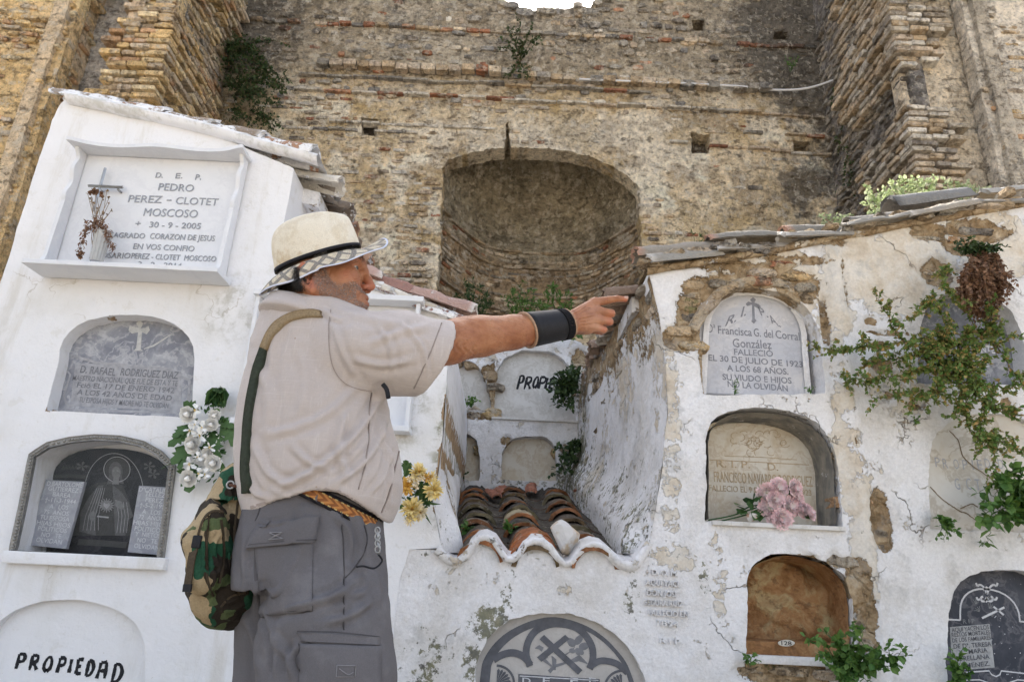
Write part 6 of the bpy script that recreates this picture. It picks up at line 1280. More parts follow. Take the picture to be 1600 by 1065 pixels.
def rose(c, nrm, r, m, parent, seed, name='flower', frill=0.0, layers=5):
    "cupped overlapping petals"
    rg = np.random.default_rng(seed); a, b, n_ = basis(nrm); mb = MB()
    for L in range(layers):
        k = 3 + L if not frill else 4 + L; rr = r * (.25 + .75 * (L + 1) / layers)
        for j in range(k):
            t0 = 2 * math.pi * j / k + L * .7 + rg.normal(0, .1); w_ = 2 * math.pi / k * .85; nu, nv = 7, 5; V = []
            for v in range(nv):
                for u in range(nu):
                    th_ = t0 + (u / (nu - 1) - .5) * w_ * 1.35; h_ = v / (nv - 1); R_ = rr * (.35 + .65 * math.sin(h_ * 1.5)) * (1 + .05 * rg.normal()) ; H_ = r * (.75 - .55 * L / layers) * h_ * (1 - .25 * abs(u / (nu - 1) - .5) * 2)
                    fz = frill * r * .16 * math.sin(u * 2.7 + v + j) * h_; R_ += fz + (r * .10 * h_ ** 4 * L / layers)
                    V.append(np.array(c) + (a * math.cos(th_) + b * math.sin(th_)) * R_ + n_ * (H_ - r * .2 + fz * .5))
            mb.add(V, [[v * nu + u, v * nu + u + 1, (v + 1) * nu + u + 1, (v + 1) * nu + u] for v in range(nv - 1) for u in range(nu - 1)], var=np.clip(np.repeat(np.linspace(0, 1, nv), nu) ** 2 * rg.uniform(.5, 1.1), 0, 1))
    if frill: return mb.build(name, m, parent, True)
    bm = bmesh.new(); bmesh.ops.create_uvsphere(bm, u_segments=10, v_segments=7, radius=r * .40); bmv = np.array([tuple(v.co) for v in bm.verts]); bf = [[v.index for v in f.verts] for f in bm.faces]; bm.free()
    bmv = bmv * (1 + .10 * np.sin(np.arctan2(bmv[:, 1], bmv[:, 0]) * 3 + bmv[:, 2] * 200))[:, None]; mb.add(np.array(c) + bmv[:, :1] * a + bmv[:, 1:2] * b + bmv[:, 2:3] * n_ * 1.15 + n_ * r * .18, bf, var=.35)
    return mb.build(name, m, parent, True)
def lobed(mb, base, tip, width, seed, bend=.0, mi=0, lobes=3):
    "a broad lobed silk leaf between two points"
    base, tip = np.array(base, float), np.array(tip, float); d = tip - base; L = np.linalg.norm(d); d /= L; s = np.cross(d, [0, -1.0, 0]); s /= np.linalg.norm(s); nn_ = np.cross(s, d); rg = np.random.default_rng(seed)
    prof_ = [(0, .04), (.10, .5), (.22, .42), (.34, 1.0), (.45, .55), (.55, .85), (.68, .40), (.76, .5), (1, 0)]; V = []; n_ = len(prof_)
    for sg in (-1, 0, 1):
        for t, w_ in prof_: V.append(base + d * L * (t + (.10 if abs(sg) and w_ > .45 and 0 < t < .9 else 0)) + s * sg * w_ * width + nn_ * (-.12 * width * abs(sg) * w_ + bend * L * math.sin(t * 3)) )
    Fc = [[r * n_ + i, r * n_ + i + 1, (r + 1) * n_ + i + 1, (r + 1) * n_ + i] for r in (0, 1) for i in range(n_ - 1)]; mb.add(V, Fc, mi, var=rg.uniform(.3, .9))
    mb.add(*tube([base, (base + tip) / 2 + nn_ * .004, tip - d * L * .1], .0016, 4), 0, var=.0)
# white bouquet hanging on the left block
Yw = 3.40; r = thing('white_bouquet', 'white silk rose bouquet with big lobed leaves hanging head down on the left block', 'bouquet', tuple(P(340, 600, 3.47)))
mb = MB()
for k, (x, y) in enumerate(((343, 605), (338, 612), (346, 618), (332, 622), (318, 630), (348, 634), (325, 640), (340, 645), (352, 640), (312, 634))): leaves(mb, np.array([P(341, 606, 3.44)] * 2), np.array([P(x, y + 8, 3.42) - P(341, 604, 3.45)] * 2) + rg.normal(0, .02, (2, 3)), .085 + .004 * k, 'oval', k, mi=0, wid=1.3)
for b_, t_, w_ in (((330, 668), (338, 722), .058), ((345, 650), (372, 700), .05), ((300, 670), (262, 698), .042), ((296, 662), (270, 684), .035), ((300, 690), (268, 726), .05), ((298, 728), (296, 770), .055), ((318, 690), (350, 738), .045), ((310, 640), (286, 628), .035), ((326, 722), (338, 736), .03), ((290, 700), (280, 735), .03), ((340, 655), (366, 668), .035)): lobed(mb, P(*b_, Yw + .03), P(*t_, Yw - .02), w_, 7, .05)
for k in range(130): x, y = rg.uniform(282, 352), rg.uniform(632, 752); leaves(mb, np.array([P(x, y, 3.42)]), rg.normal(0, 1, (1, 3)) + np.array([[0, -.3, -.3]]), .035, 'oval', k + 100)
mb.add(*tube(smoothline([P(345, 603, 3.46), P(325, 660, 3.43), P(300, 700, 3.43), P(285, 712, 3.44), P(252, 732, 3.42)], 5), .002, 5), 0, var=.3)
mb.build('foliage', M['silk_leaf'], r, False)
for k, (x, y, rr) in enumerate(((293, 647, 15), (300, 694, 17), (330, 663, 12), (323, 711, 13), (333, 723, 15), (294, 747, 15), (335, 649, 11))): rose(P(x, y, Yw - .03), (rg.normal(0, .2), -1, -.35), rr * .0026, M['pet_white'], r, 200 + k, 'rose')
for k, (x, y, rr) in enumerate(((307, 640, 11), (318, 668, 11), (314, 680, 12), (298, 672, 10), (297, 724, 11), (313, 739, 10), (327, 699, 9), (305, 663, 8), (310, 713, 8), (322, 740, 8))): daisy(P(x, y, Yw - .05), (rg.normal(0, .3), -1, -.2), rr * .0036, 1, M['pet_white'], r, 300 + k, 'jasmine', 5, M['pet_yellow'], 2.2)
bb = MB()
for k in range(46): c = P(rg.uniform(300, 348), rg.uniform(640, 745), Yw - rg.uniform(.0, .05)); leaves(bb, np.tile(c, (3, 1)), rg.normal(0, 1, (3, 3)), .009, 'petal', k, wid=2)
bb.build('gypsophila', M['pet_white'], r, False)
# yellow bouquet beside the man's hip
Yw = 3.36; r = thing('yellow_bouquet', 'yellow and orange silk chrysanthemum bouquet hanging beside the man at belt height', 'bouquet', tuple(P(645, 720, 3.47)))
mb = MB()
for b_, t_, L in (((635, 735), (634, 718), 1), ((632, 745), (642, 722), 1), ((648, 775), (672, 750), 1), ((655, 785), (668, 762), 1)): lobed(mb, P(*b_, Yw + .05), P(*t_, Yw), .03, 5)
for b_, t_ in (((660, 780), (670, 822)), ((660, 780), (656, 812)), ((660, 780), (688, 790)), ((632, 800), (634, 815)), ((628, 790), (640, 812)), ((640, 765), (622, 745)), ((650, 750), (660, 740)), ((645, 790), (628, 775)), ((650, 770), (660, 800)), ((628, 760), (630, 740))): leaves(mb, np.array([P(*b_, Yw)]), np.array([P(*t_, Yw - .02) - P(*b_, Yw)]), np.linalg.norm(P(*t_, Yw - .02) - P(*b_, Yw)), 'long', 9)
for k in range(50): leaves(mb, np.array([P(rg.uniform(628, 672), rg.uniform(735, 800), Yw + .03)]), rg.normal(0, 1, (1, 3)) + np.array([[0, -.2, 0]]), .04, 'oval', k + 50)
mb.build('foliage', M['silk_leaf'], r, False)
for k, (x, y, rr, m_) in enumerate(((653, 737, 15, 'pet_yellow'), (636, 760, 15, 'pet_orange'), (678, 765, 16, 'pet_yellow'), (644, 795, 17, 'pet_yellow'), (676, 744, 9, 'pet_yellow'), (668, 745, 8, 'pet_orange'), (656, 800, 12, 'pet_cream'), (640, 812, 9, 'pet_cream'))): daisy(P(x, y, Yw - .03), (rg.normal(.1, .25), -1, rg.normal(-.1, .2)), rr * .0037, 3 if rr > 10 else 2, M[m_], r, 400 + k, 'chrysanthemum', 17 if rr > 10 else 10, M['pet_orange'])
for k, (x, y) in enumerate(((645, 745), (653, 752), (648, 755), (660, 747), (654, 744), (640, 748), (652, 760))): daisy(P(x, y, Yw - .05), (rg.normal(0, .3), -1, 0), .018, 1, M['pet_cream'], r, 450 + k, 'blossom', 6, M['pet_cream'], 2)
# pink carnations on the niche shelf
Yw = Y0 + .05; r = thing('pink_bouquet', 'pink and white silk carnations lying on the shelf of the yellowed gravestone', 'bouquet', tuple(P(1210, 820, Yw)))
mb = MB()
for pt in ([(1107, 812), (1140, 806), (1165, 798), (1190, 790)], [(1128, 813), (1150, 808), (1170, 803), (1200, 800)], [(1150, 803), (1175, 790), (1205, 790)]): mb.add(*tube(smoothline(PP(pt, Yw), 5), .004, 6), 0, var=.2)
for x, y, tx, ty in ((1160, 795, 1150, 788), (1160, 795, 1158, 802), (1175, 785, 1180, 763), (1172, 788, 1166, 776), (1178, 790, 1166, 786), (1180, 800, 1178, 812), (1190, 785, 1184, 770), (1182, 795, 1184, 806), (1165, 798, 1148, 800), (1225, 770, 1234, 762), (1230, 782, 1236, 768), (1262, 800, 1260, 808), (1180, 790, 1192, 800), (1175, 780, 1190, 776), (1160, 790, 1147, 786), (1190, 800, 1186, 818), (1230, 790, 1240, 800)): leaves(mb, np.array([P(x, y, Yw - .02)]), np.array([P(tx, ty, Yw - .04) - P(x, y, Yw)]), .062, 'oval', x, wid=1.6)
mb.build('foliage', M['silk_leaf'], r, False)
for k, (x, y, rr, dx) in enumerate(((1199, 770, 16, -.3), (1217, 762, 16, .1), (1243, 762, 14, .5), (1203, 793, 18, -.2), (1236, 790, 17, .3), (1222, 810, 16, .0), (1253, 795, 14, .6), (1266, 800, 13, .9), (1212, 780, 14, 0), (1246, 778, 13, .5), (1210, 812, 12, -.3))): rose(P(x, y, Yw - .05 - .01 * (k % 3)), (dx, -1, rg.normal(0, .2)), rr * .0031, M['pet_pink'], r, 500 + k, 'carnation', .55, 5)
# stones
def rock(name, label, cat, c, rx, ry, rz_, m, seed, cuts=9):
    bm = bmesh.new(); bmesh.ops.create_icosphere(bm, subdivisions=5, radius=1); rg = np.random.default_rng(seed)
    V = np.array([tuple(v.co) for v in bm.verts])
    for k in range(cuts):
        nn_ = rg.normal(0, 1, 3); nn_ /= np.linalg.norm(nn_); h = rg.uniform(.45, .75); d = V @ nn_ - h; V = V - np.outer(np.clip(d, 0, 9) * .93, nn_)
    V *= (1 + .035 * fbm(V[:, 0] * 4, V[:, 1] * 4, V[:, 2] * 4 + seed, 5, .6))[:, None]; V = V * np.array([rx, ry, rz_]) + np.array(c)
    o = mesh(name, V, [[v.index for v in f.verts] for f in bm.faces], m, None, False); bm.free(); return tag(o, label, cat)
n = N('pale_rock'); cc = n.mix(n.step(n.noise(9, 6, .6), .46, .58), (.62, .60, .58), (.50, .39, .27)); M['rock'] = n.fin(cc, .9, n.bump(n.noise(25, 8, .7), .7, .008), .2)
rock('stone', 'pale broken stone resting on the curved tiles of the recess roof', 'stone', P(885, 838, 3.62), .095, .08, .088, M['rock'], 12, 15)
n = N('chip_of_masonry'); cc = n.mix(n.step(n.noise(40, 5, .6), .45, .55), (.66, .64, .62), (.45, .30, .22)); rock('stone_chip', 'small pale chip of masonry on the shelf beside the pink carnations', 'stone', P(1175, 808, Y0 + .02), .036, .03, .023, n.fin(cc, .9, n.bump(n.noise(60, 5, .7), .6, .004), .2), 5, 7)
# dried flowers in a glass vase on the marble shelf
Yv = Yb - .10; r = thing('flower_vase', 'cut glass vase of dead brown flowers on the marble memorial shelf', 'vase', tuple(P(150, 408, Yv)))
nv_ = 28; prof_ = [(0, .0), (.030, .0), (.033, .01), (.034, .06), (.040, .14), (.046, .175), (.043, .175), (.036, .12), (.030, .06), (.028, .012), (0, .012)]; c = P(150, 409, Yv); V = []; 
for r_, h_ in prof_:
    for k in range(nv_): rr = r_ * (1 + (.05 if k % 2 else -.05)); V.append((c[0] + rr * math.cos(2 * math.pi * k / nv_), c[1] + rr * math.sin(2 * math.pi * k / nv_), c[2] + h_))
n = N('cut_glass'); n.b.inputs['Alpha'].default_value = .55; gm_ = n.fin((.62, .62, .60), .15, None, .8)
mesh('glass', V, [[j * nv_ + i, j * nv_ + (i + 1) % nv_, (j + 1) * nv_ + (i + 1) % nv_, (j + 1) * nv_ + i] for j in range(len(prof_) - 1) for i in range(nv_)], gm_, r, False)
mb = MB(); st = []
for k in range(16):
    x1_ = rg.uniform(136, 176); y1_ = rg.uniform(293, 345); st.append([P(150 + rg.uniform(-6, 6), 405, Yv), P(151 + rg.uniform(-8, 8), 360, Yv), P(x1_, y1_, Yv - rg.uniform(-.02, .03))]); mb.add(*tube(smoothline(st[-1], 4), .0016, 4), 0, var=.5)
    e = st[-1][-1]; leaves(mb, np.tile(e, (4, 1)), rg.normal(0, 1, (4, 3)), .012, 'oval', k, wid=1.6)
mb.build('dry_stems', M['dstem'], r, False)
mb = MB(); k = 420; t = rg.random(k); sd_ = rg.choice([-1, 1, 0], k, p=[.42, .42, .16]); x = 150 + sd_ * (6 + 20 * t) + rg.normal(0, 3, k); y = np.where(sd_ == 0, rg.uniform(335, 360, k), 346 + t * t * 42 + rg.uniform(-4, 8, k)); y = np.where(sd_ < 0, y + 8 * t, y)
p_ = np.array([P(a, b, Yv - rg.uniform(.0, .05)) for a, b in zip(x, y)]); leaves(mb, p_, rg.normal(0, .5, (k, 3)) + np.array([0, -.2, -.9]), .022, 'long', 77, wid=1.4)
for q_ in ((146, 298), (150, 300), (143, 302), (160, 304), (124, 400), (128, 396)): leaves(mb, np.tile(P(*q_, Yv - .02), (9, 1)), rg.normal(0, 1, (9, 3)), .022, 'oval', q_[0], wid=1.5)
mb.build('dead_flowers', M['dry'], r, False)
# ------------------------------------------------------------------ implicit modelling
class SDF:
    def __init__(s, xs, ys, zs):
        s.x, s.y, s.z = [np.asarray(v, np.float32) for v in (xs, ys, zs)]; s.f = np.full((len(xs), len(ys), len(zs)), .5, np.float32)
    def win(s, lo, hi):
        r = []
        for ax, a, b in ((s.x, lo[0], hi[0]), (s.y, lo[1], hi[1]), (s.z, lo[2], hi[2])):
            i, j = np.searchsorted(ax, a), np.searchsorted(ax, b); i = max(0, i - 2); j = min(len(ax), j + 2); r.append(slice(i, j))
        return r
    def op(s, lo, hi, fn, k=.01, sub=False):
        w_ = s.win(lo, hi)
        if any(q.stop <= q.start for q in w_): return
        X, Y, Z = s.x[w_[0]][:, None, None], s.y[w_[1]][None, :, None], s.z[w_[2]][None, None, :]; d = fn(X, Y, Z).astype(np.float32); a = s.f[tuple(w_)]
        if sub:
            d = -d; h = np.maximum(k - np.abs(a - d), 0) / k; s.f[tuple(w_)] = np.maximum(a, d) + h * h * k / 4
        else:
            h = np.maximum(k - np.abs(a - d), 0) / k; s.f[tuple(w_)] = np.minimum(a, d) - h * h * k / 4
    def ball(s, c, r, k=.01, sub=False, axes=None):
        "ellipsoid; axes: rows are its own directions"
        c = np.array(c, float); r = np.array(r, float) * np.ones(3); m = r.max() + k + .01; Am = np.eye(3) if axes is None else np.array(axes, float)
        def fn(X, Y, Z):
            p = [X - c[0], Y - c[1], Z - c[2]]; q = [sum(Am[i][j] * p[j] for j in range(3)) for i in range(3)]
            k0 = np.sqrt(sum((q[i] / r[i]) ** 2 for i in range(3))); k1 = np.sqrt(sum((q[i] / r[i] ** 2) ** 2 for i in range(3))) + 1e-6; return k0 * (k0 - 1) / k1
        s.op(c - m, c + m, fn, k, sub)
    def cone(s, a, b, ra, rb, k=.01, sub=False, fl=1.0):
        "limb between two joints; fl flattens it in depth"
        a, b = np.array(a, float), np.array(b, float); m = max(ra, rb) + k + .01; ab = b - a; L2 = ab @ ab
        def fn(X, Y, Z):
            px_, py_, pz_ = X - a[0], Y - a[1], Z - a[2]; t = np.clip((px_ * ab[0] + py_ * ab[1] + pz_ * ab[2]) / L2, 0, 1); t2 = t * t * (3 - 2 * t) * .4 + t * .6
            return np.sqrt((px_ - t * ab[0]) ** 2 + ((py_ - t * ab[1]) / fl) ** 2 + (pz_ - t * ab[2]) ** 2) - (ra + (rb - ra) * t2)
        s.op(np.minimum(a, b) - m, np.maximum(a, b) + m, fn, k, sub)
    def chain(s, pts, rs, k=.01, kk=None, fl=1.0, sub=False):
        for i in range(len(pts) - 1): s.cone(pts[i], pts[i + 1], rs[i], rs[i + 1], k if i == 0 else (kk or k), sub, fl)
    def mesh(s):
        f = s.f; S = f < 0; nx, ny, nz = f.shape
        c = np.zeros((nx - 1, ny - 1, nz - 1), np.int8)
        for a in (0, 1):
            for b in (0, 1):
                for d in (0, 1): c += S[a:nx - 1 + a, b:ny - 1 + b, d:nz - 1 + d]
        I, J, K = np.nonzero((c > 0) & (c < 8)); n_ = len(I); idx = -np.ones(c.shape, np.int32); idx[I, J, K] = np.arange(n_)
        acc = np.zeros((n_, 3)); cnt = np.zeros(n_); ax = (s.x, s.y, s.z)
        for d in range(3):
            for u in (0, 1):
                for v in (0, 1):
                    o = [0, 0, 0]; e = [q for q in range(3) if q != d]; o[e[0]], o[e[1]] = u, v; i0 = (I + o[0], J + o[1], K + o[2]); o2 = list(o); o2[d] = 1; i1 = (I + o2[0], J + o2[1], K + o2[2])
                    a, b = f[i0], f[i1]; m = (a < 0) != (b < 0); t = np.where(m, a / (a - b + 1e-12), 0)
                    p = [ax[q][i0[q]] * 1.0 for q in range(3)]; p[d] = p[d] + t * (ax[d][i1[d]] - ax[d][i0[d]])
                    for q in range(3): acc[:, q] += np.where(m, p[q], 0)
                    cnt += m
        V = acc / cnt[:, None]; Fc = []
        for d in range(3):
            e = [q for q in range(3) if q != d]; sh = [slice(None)] * 3; s0, s1 = list(sh), list(sh); s0[d] = slice(0, -1); s1[d] = slice(1, None); ch = S[tuple(s0)] != S[tuple(s1)]
            i, j, k = np.nonzero(ch); q = np.stack([i, j, k], 1); q = q[(q[:, e[0]] > 0) & (q[:, e[1]] > 0) & (q[:, e[0]] < f.shape[e[0]] - 1) & (q[:, e[1]] < f.shape[e[1]] - 1)]
            cs = []
            for du, dv in ((-1, -1), (0, -1), (0, 0), (-1, 0)):
                r = q.copy(); r[:, e[0]] += du; r[:, e[1]] += dv; cs.append(idx[r[:, 0], r[:, 1], r[:, 2]])
            Q = np.stack(cs, 1); ins = S[q[:, 0], q[:, 1], q[:, 2]]; fl = ins if d != 1 else ~ins
            Q[~fl] = Q[~fl][:, ::-1]; Fc.append(Q)
        Fc = np.concatenate(Fc); return V, Fc
def relax(V, Fc, it=2, lam=.5):
    E = np.concatenate([Fc[:, [0, 1]], Fc[:, [1, 2]], Fc[:, [2, 3]], Fc[:, [3, 0]]]); n_ = len(V); deg = np.bincount(E.ravel(), minlength=n_)[:, None]
    for _ in range(it):
        A_ = np.zeros_like(V)
        for q in range(3): A_[:, q] = np.bincount(E[:, 0], V[E[:, 1], q], n_) + np.bincount(E[:, 1], V[E[:, 0], q], n_)
        V = V + lam * (A_ / np.maximum(deg, 1) - V)
    return V
def normals(V, Fc):
    a = np.cross(V[Fc[:, 2]] - V[Fc[:, 0]], V[Fc[:, 3]] - V[Fc[:, 1]]); N_ = np.zeros_like(V)
    for q in range(3):
        for k in range(4): N_[:, q] += np.bincount(Fc[:, k], a[:, q], len(V))
    return N_ / (np.linalg.norm(N_, axis=1)[:, None] + 1e-12)
def PROJ(V):
    q = (V - CAM) @ R; return np.stack([800 - q[:, 0] / q[:, 2] * F, 532.5 + q[:, 1] / q[:, 2] * F], 1)
def axis_steps(*segs):
    out = []
    for a, b, h in segs: out += list(np.arange(a, b - 1e-9, h))
    return np.array(out + [segs[-1][1]])

# ------------------------------------------------------------------ the body
HY = 1.66
h = lambda x, y, dy=0.0: P(x, y, HY) * [1, 0, 1] + np.array([0, HY + dy, 0])      # a head point, dy across the head
B = SDF(axis_steps((-.80, -.64, .010), (-.64, -.50, .0024), (-.50, -.335, .0018), (-.335, .11, .005), (.11, .40, .0024)), axis_steps((1.42, 1.55, .009), (1.55, 1.78, .003), (1.78, 1.87, .0045), (1.87, 1.99, .0026), (1.99, 2.25, .009)), axis_steps((-.01, .10, .006), (.10, 1.36, .011), (1.36, 1.49, .0026), (1.49, 1.64, .0018), (1.64, 1.76, .0026)))
B.ball(h(496, 414), (.090, .071, .082), .02); B.ball(h(472, 428), (.055, .062, .055), .03)
B.ball(h(530, 436), (.062, .060, .082), .035); B.ball(h(543, 409), (.040, .052, .036), .03)
for sg in (-1, 1):
    B.cone(h(505, 462, sg * .050), h(552, 486, sg * .022), .026, .022, .025); B.ball(h(547, 443, sg * .040), (.026, .022, .022), .03); B.cone(h(500, 440, sg * .062), h(505, 465, sg * .054), .018, .02, .03)
    B.cone(h(561, 413, sg * .006), h(550, 412, sg * .045), .011, .010, .014); B.cone(h(550, 455, sg * .034), h(556, 470, sg * .024), .020, .018, .03)
B.ball(h(558, 484), (.021, .024, .018), .018); B.ball(h(560, 470), (.017, .027, .020), .02)
for sg in (-1, 1): B.ball(h(566.5, 425, sg * .030), (.015, .017, .011), .012, True)
for sg in (-1, 1): B.ball(h(556.0, 421.8, sg * .031), (.0142, .0165, .0105), .003); B.ball(h(556.0, 432.0, sg * .031), (.0132, .0150, .0100), .003); B.cone(h(562, 434.5, sg * .018), h(553, 436, sg * .044), .0015, .0012, .005, True)
B.chain([h(566, 414), h(570, 424), h(575, 437), h(579, 447)], [.009, .0085, .010, .0125], .014, .008)
for sg in (-1, 1): B.ball(h(571.5, 451.5, sg * .0125), (.0115, .008, .0075), .006); B.ball(h(574, 455.5, sg * .007), (.006, .005, .0055), .002, True)
B.cone(h(565, 465, .020), h(570.5, 465.5, .0), .0065, .0075, .007); B.cone(h(565, 465, -.020), h(570.5, 465.5, .0), .0065, .0075, .007)
B.cone(h(564, 475, .017), h(571, 475.5, .0), .006, .008, .007); B.cone(h(564, 475, -.017), h(571, 475.5, .0), .006, .008, .007)
B.cone(h(561, 470.5, .025), h(575, 470.5, 0), .0018, .0022, .003, True); B.cone(h(561, 470.5, -.025), h(575, 470.5, 0), .0018, .0022, .003, True)
for sg in (-1, 1):   # fold from nose to mouth, crow's feet, eyelid crease
    B.chain([h(566, 452, sg * .019), h(559, 459, sg * .028), h(556, 468, sg * .031)], [.0035, .0040, .002], .008, sub=True)
    for dy_ in (-7, -1, 6): B.chain([h(545, 428 + dy_ * .5, sg * .046), h(536, 427 + dy_ * 1.6, sg * .054)], [.0028, .0014], .006, sub=True)
    # ears
    e = sg * .0785; B.ball(h(494, 451.4, sg * .072), (.015, .010, .030), .010)
    B.chain([h(504, 446.9, e), h(503, 437.9, e * 1.03), h(496, 434.3, e * 1.06), h(487, 435.65, e * 1.10), h(481, 443.3, e * 1.13), h(480.5, 453.2, e * 1.13), h(485.5, 463.1, e * 1.10), h(493, 469.4, e * 1.03)], [.004, .0052, .0058, .0058, .0058, .0058, .006, .007], .006, .004)
    B.ball(h(500, 471.2, e * .99), (.0085, .007, .011), .008); B.ball(h(497, 449.6, e * 1.04), (.0105, .015, .0165), .002, True); B.chain([h(488, 439.7, e * 1.08), h(488, 450.5, e * 1.06), h(494, 460.4, e * 1.03)], [.0025, .003, .003], .004); B.ball(h(505, 455, e * .98), (.004, .005, .006), .005)
B.chain([h(492, 452), h(470, 490, .02), P(455, 530, 1.74)], [.060, .064, .085], .03); B.cone(h(535, 478), h(505, 505, .02), .030, .05, .03)
# trunk and far arm under the clothes
S_ = P(560, 548, 1.63); SL = S_ + np.array([-.13, .36, 0]); HIP = P(500, 860, 1.76); CH = (S_ + SL) / 2 - np.array([.06, 0, .08])
B.cone(CH, HIP + [0, 0, .12], .140, .105, .06); B.ball(HIP + [0, .02, 0], (.12, .10, .11), .06); B.chain([S_, CH + [0, 0, .06], SL], [.06, .085, .06], .06); B.ball((HIP + CH) / 2 + [.04, .03, .02], (.10, .10, .10), .06)
B.chain([SL, SL + [-.02, .05, -.29], SL + [.10, .06, -.50]], [.052, .042, .030], .03); HL = SL + np.array([.10, .06, -.50]); B.cone(HL, HL + [.03, 0, -.08], .030, .036, .02, fl=.55)
for q in range(4): B.chain([HL + [.03 - .03 + .022 * q - .012, 0, -.08], HL + [.02 + .022 * q, .0, -.12], HL + [.015 + .022 * q, .0, -.155 + abs(q - 1.4) * .006]], [.010, .009, .007], .008, .004)
B.chain([HL + [.06, 0, -.04], HL + [.085, -.01, -.075], HL + [.09, -.015, -.10]], [.013, .010, .008], .012, .005)
# near arm, reaching to the right
EL = P(706, 533, 1.71)
B.chain([S_, P(640, 545, 1.665), EL, P(752, 525, 1.755), P(800, 519, 1.795), P(846, 512, 1.83), P(884, 506, 1.86)], [.070, .063, .0555, .0545, .0475, .0405, .0345], .03, .012)
B.ball(P(697, 552, 1.70), (.030, .028, .016), .03); B.ball(P(735, 512, 1.73), (.050, .03, .02), .03)
HX = 1.905
d3 = lambda x, y, dy=0.0: P(x, y, HX + dy)
WR = P(884, 506, 1.87)
for m_, r0, r1 in (((929, 472.5, -.004), .019, .0150), ((934, 486, -.008), .019, .0155), ((932, 498.5, -.006), .018, .0145), ((925, 510, .0), .017, .0130)): B.cone(WR + [.0, 0, (490 - m_[1]) * .0006], d3(*m_), r0, r1, .010)
B.ball(d3(910, 498, .006), (.040, .016, .034), .02); B.cone(d3(895, 514, .01), d3(918, 515, .012), .016, .014, .015)
fing = [((929, 472.5, -.004), (951, 468.5, .002), (965, 466.5, .003), (977, 467.5, .003), (.0145, .0112, .0100, .0085)),
        ((934, 486, -.008), (955, 489.5, .004), (952, 492, .034), (935, 494, .040), (.0145, .0120, .0105, .009)),
        ((932, 498.5, -.006), (952.5, 502.5, .006), (949, 504, .036), (933, 505, .042), (.0140, .0115, .0102, .0088)),
        ((925, 510, .0), (943.5, 515, .010), (940, 518, .034), (927, 517, .040), (.0128, .0105, .0095, .0082))]
for a, b, c, d, rs in fing: B.cone(d3(*a), d3(*b), rs[0], rs[1], .005); B.cone(d3(*b), d3(*c), rs[1], rs[2], .003); B.cone(d3(*c), d3(*d), rs[2], rs[3], .003)
for a in ((929, 472, -.010), (934, 485.5, -.014), (932, 498, -.012), (925, 509.5, -.006)): B.ball(d3(*a), (.012, .007, .0085), .010)
B.chain([d3(898, 493, .020), d3(915, 489, .040), d3(934, 489, .052), d3(948, 491, .052)], [.018, .0155, .0128, .0100], .018, .006)
# feet and legs
for sx, hx, hy_ in ((1, 0.03, -.06), (-1, -.04, .09)):
    tp_ = HIP + np.array([hx, hy_, -.05]); kn = np.array([tp_[0] + .02, tp_[1] - .005, .50]); an = np.array([tp_[0] - .01, tp_[1], .10]); B.chain([tp_, kn, an], [.078, .058, .040], .04); B.cone(an - [0, 0, .04], an + [.14, .03, -.065], .04, .03, .03)
Vb, Fb = B.mesh(); Vb = relax(Vb, Fb, 2, .35)
def crease(V, Fc, folds, front_y, amp=1.0):
    Nn = normals(V, Fc); q = PROJ(V); d = np.zeros(len(V)); vis = Nn @ np.array([0, -1, 0.]) > -.1
    for pl, w_, a in folds:
        pl = smoothline(pl, 5); w_ = w_ * .60; L = np.array(pl); lo, hi = L.min(0) - 4 * w_, L.max(0) + 4 * w_; ix = np.where(vis & (q[:, 0] > lo[0]) & (q[:, 0] < hi[0]) & (q[:, 1] > lo[1]) & (q[:, 1] < hi[1]))[0]
        if not len(ix): continue
        qi = q[ix]; dist = dpoly(qi, pl, False); ends = np.minimum(np.hypot(*(qi - L[0]).T), np.hypot(*(qi - L[-1]).T)); fl_ = min(26, .35 * np.sum(np.hypot(*np.diff(L, axis=0).T))); fade = sstep(0, fl_, ends + (dist > 30) * 99)
        d[ix] += a * 1.35 * (np.exp(-(dist / w_) ** 2) - .65 * np.exp(-((dist - 1.9 * w_) / w_) ** 2)) * fade
    if amp: d += .0022 * amp * fbm(V[:, 0] * 16, V[:, 1] * 16, V[:, 2] * 11, 3) + .0022 * amp * (1 - 2.6 * np.abs(fbm(V[:, 0] * 13 + V[:, 2] * 9, V[:, 1] * 9, V[:, 2] * 9 - V[:, 0] * 5, 3)))
    return V + Nn * d[:, None]
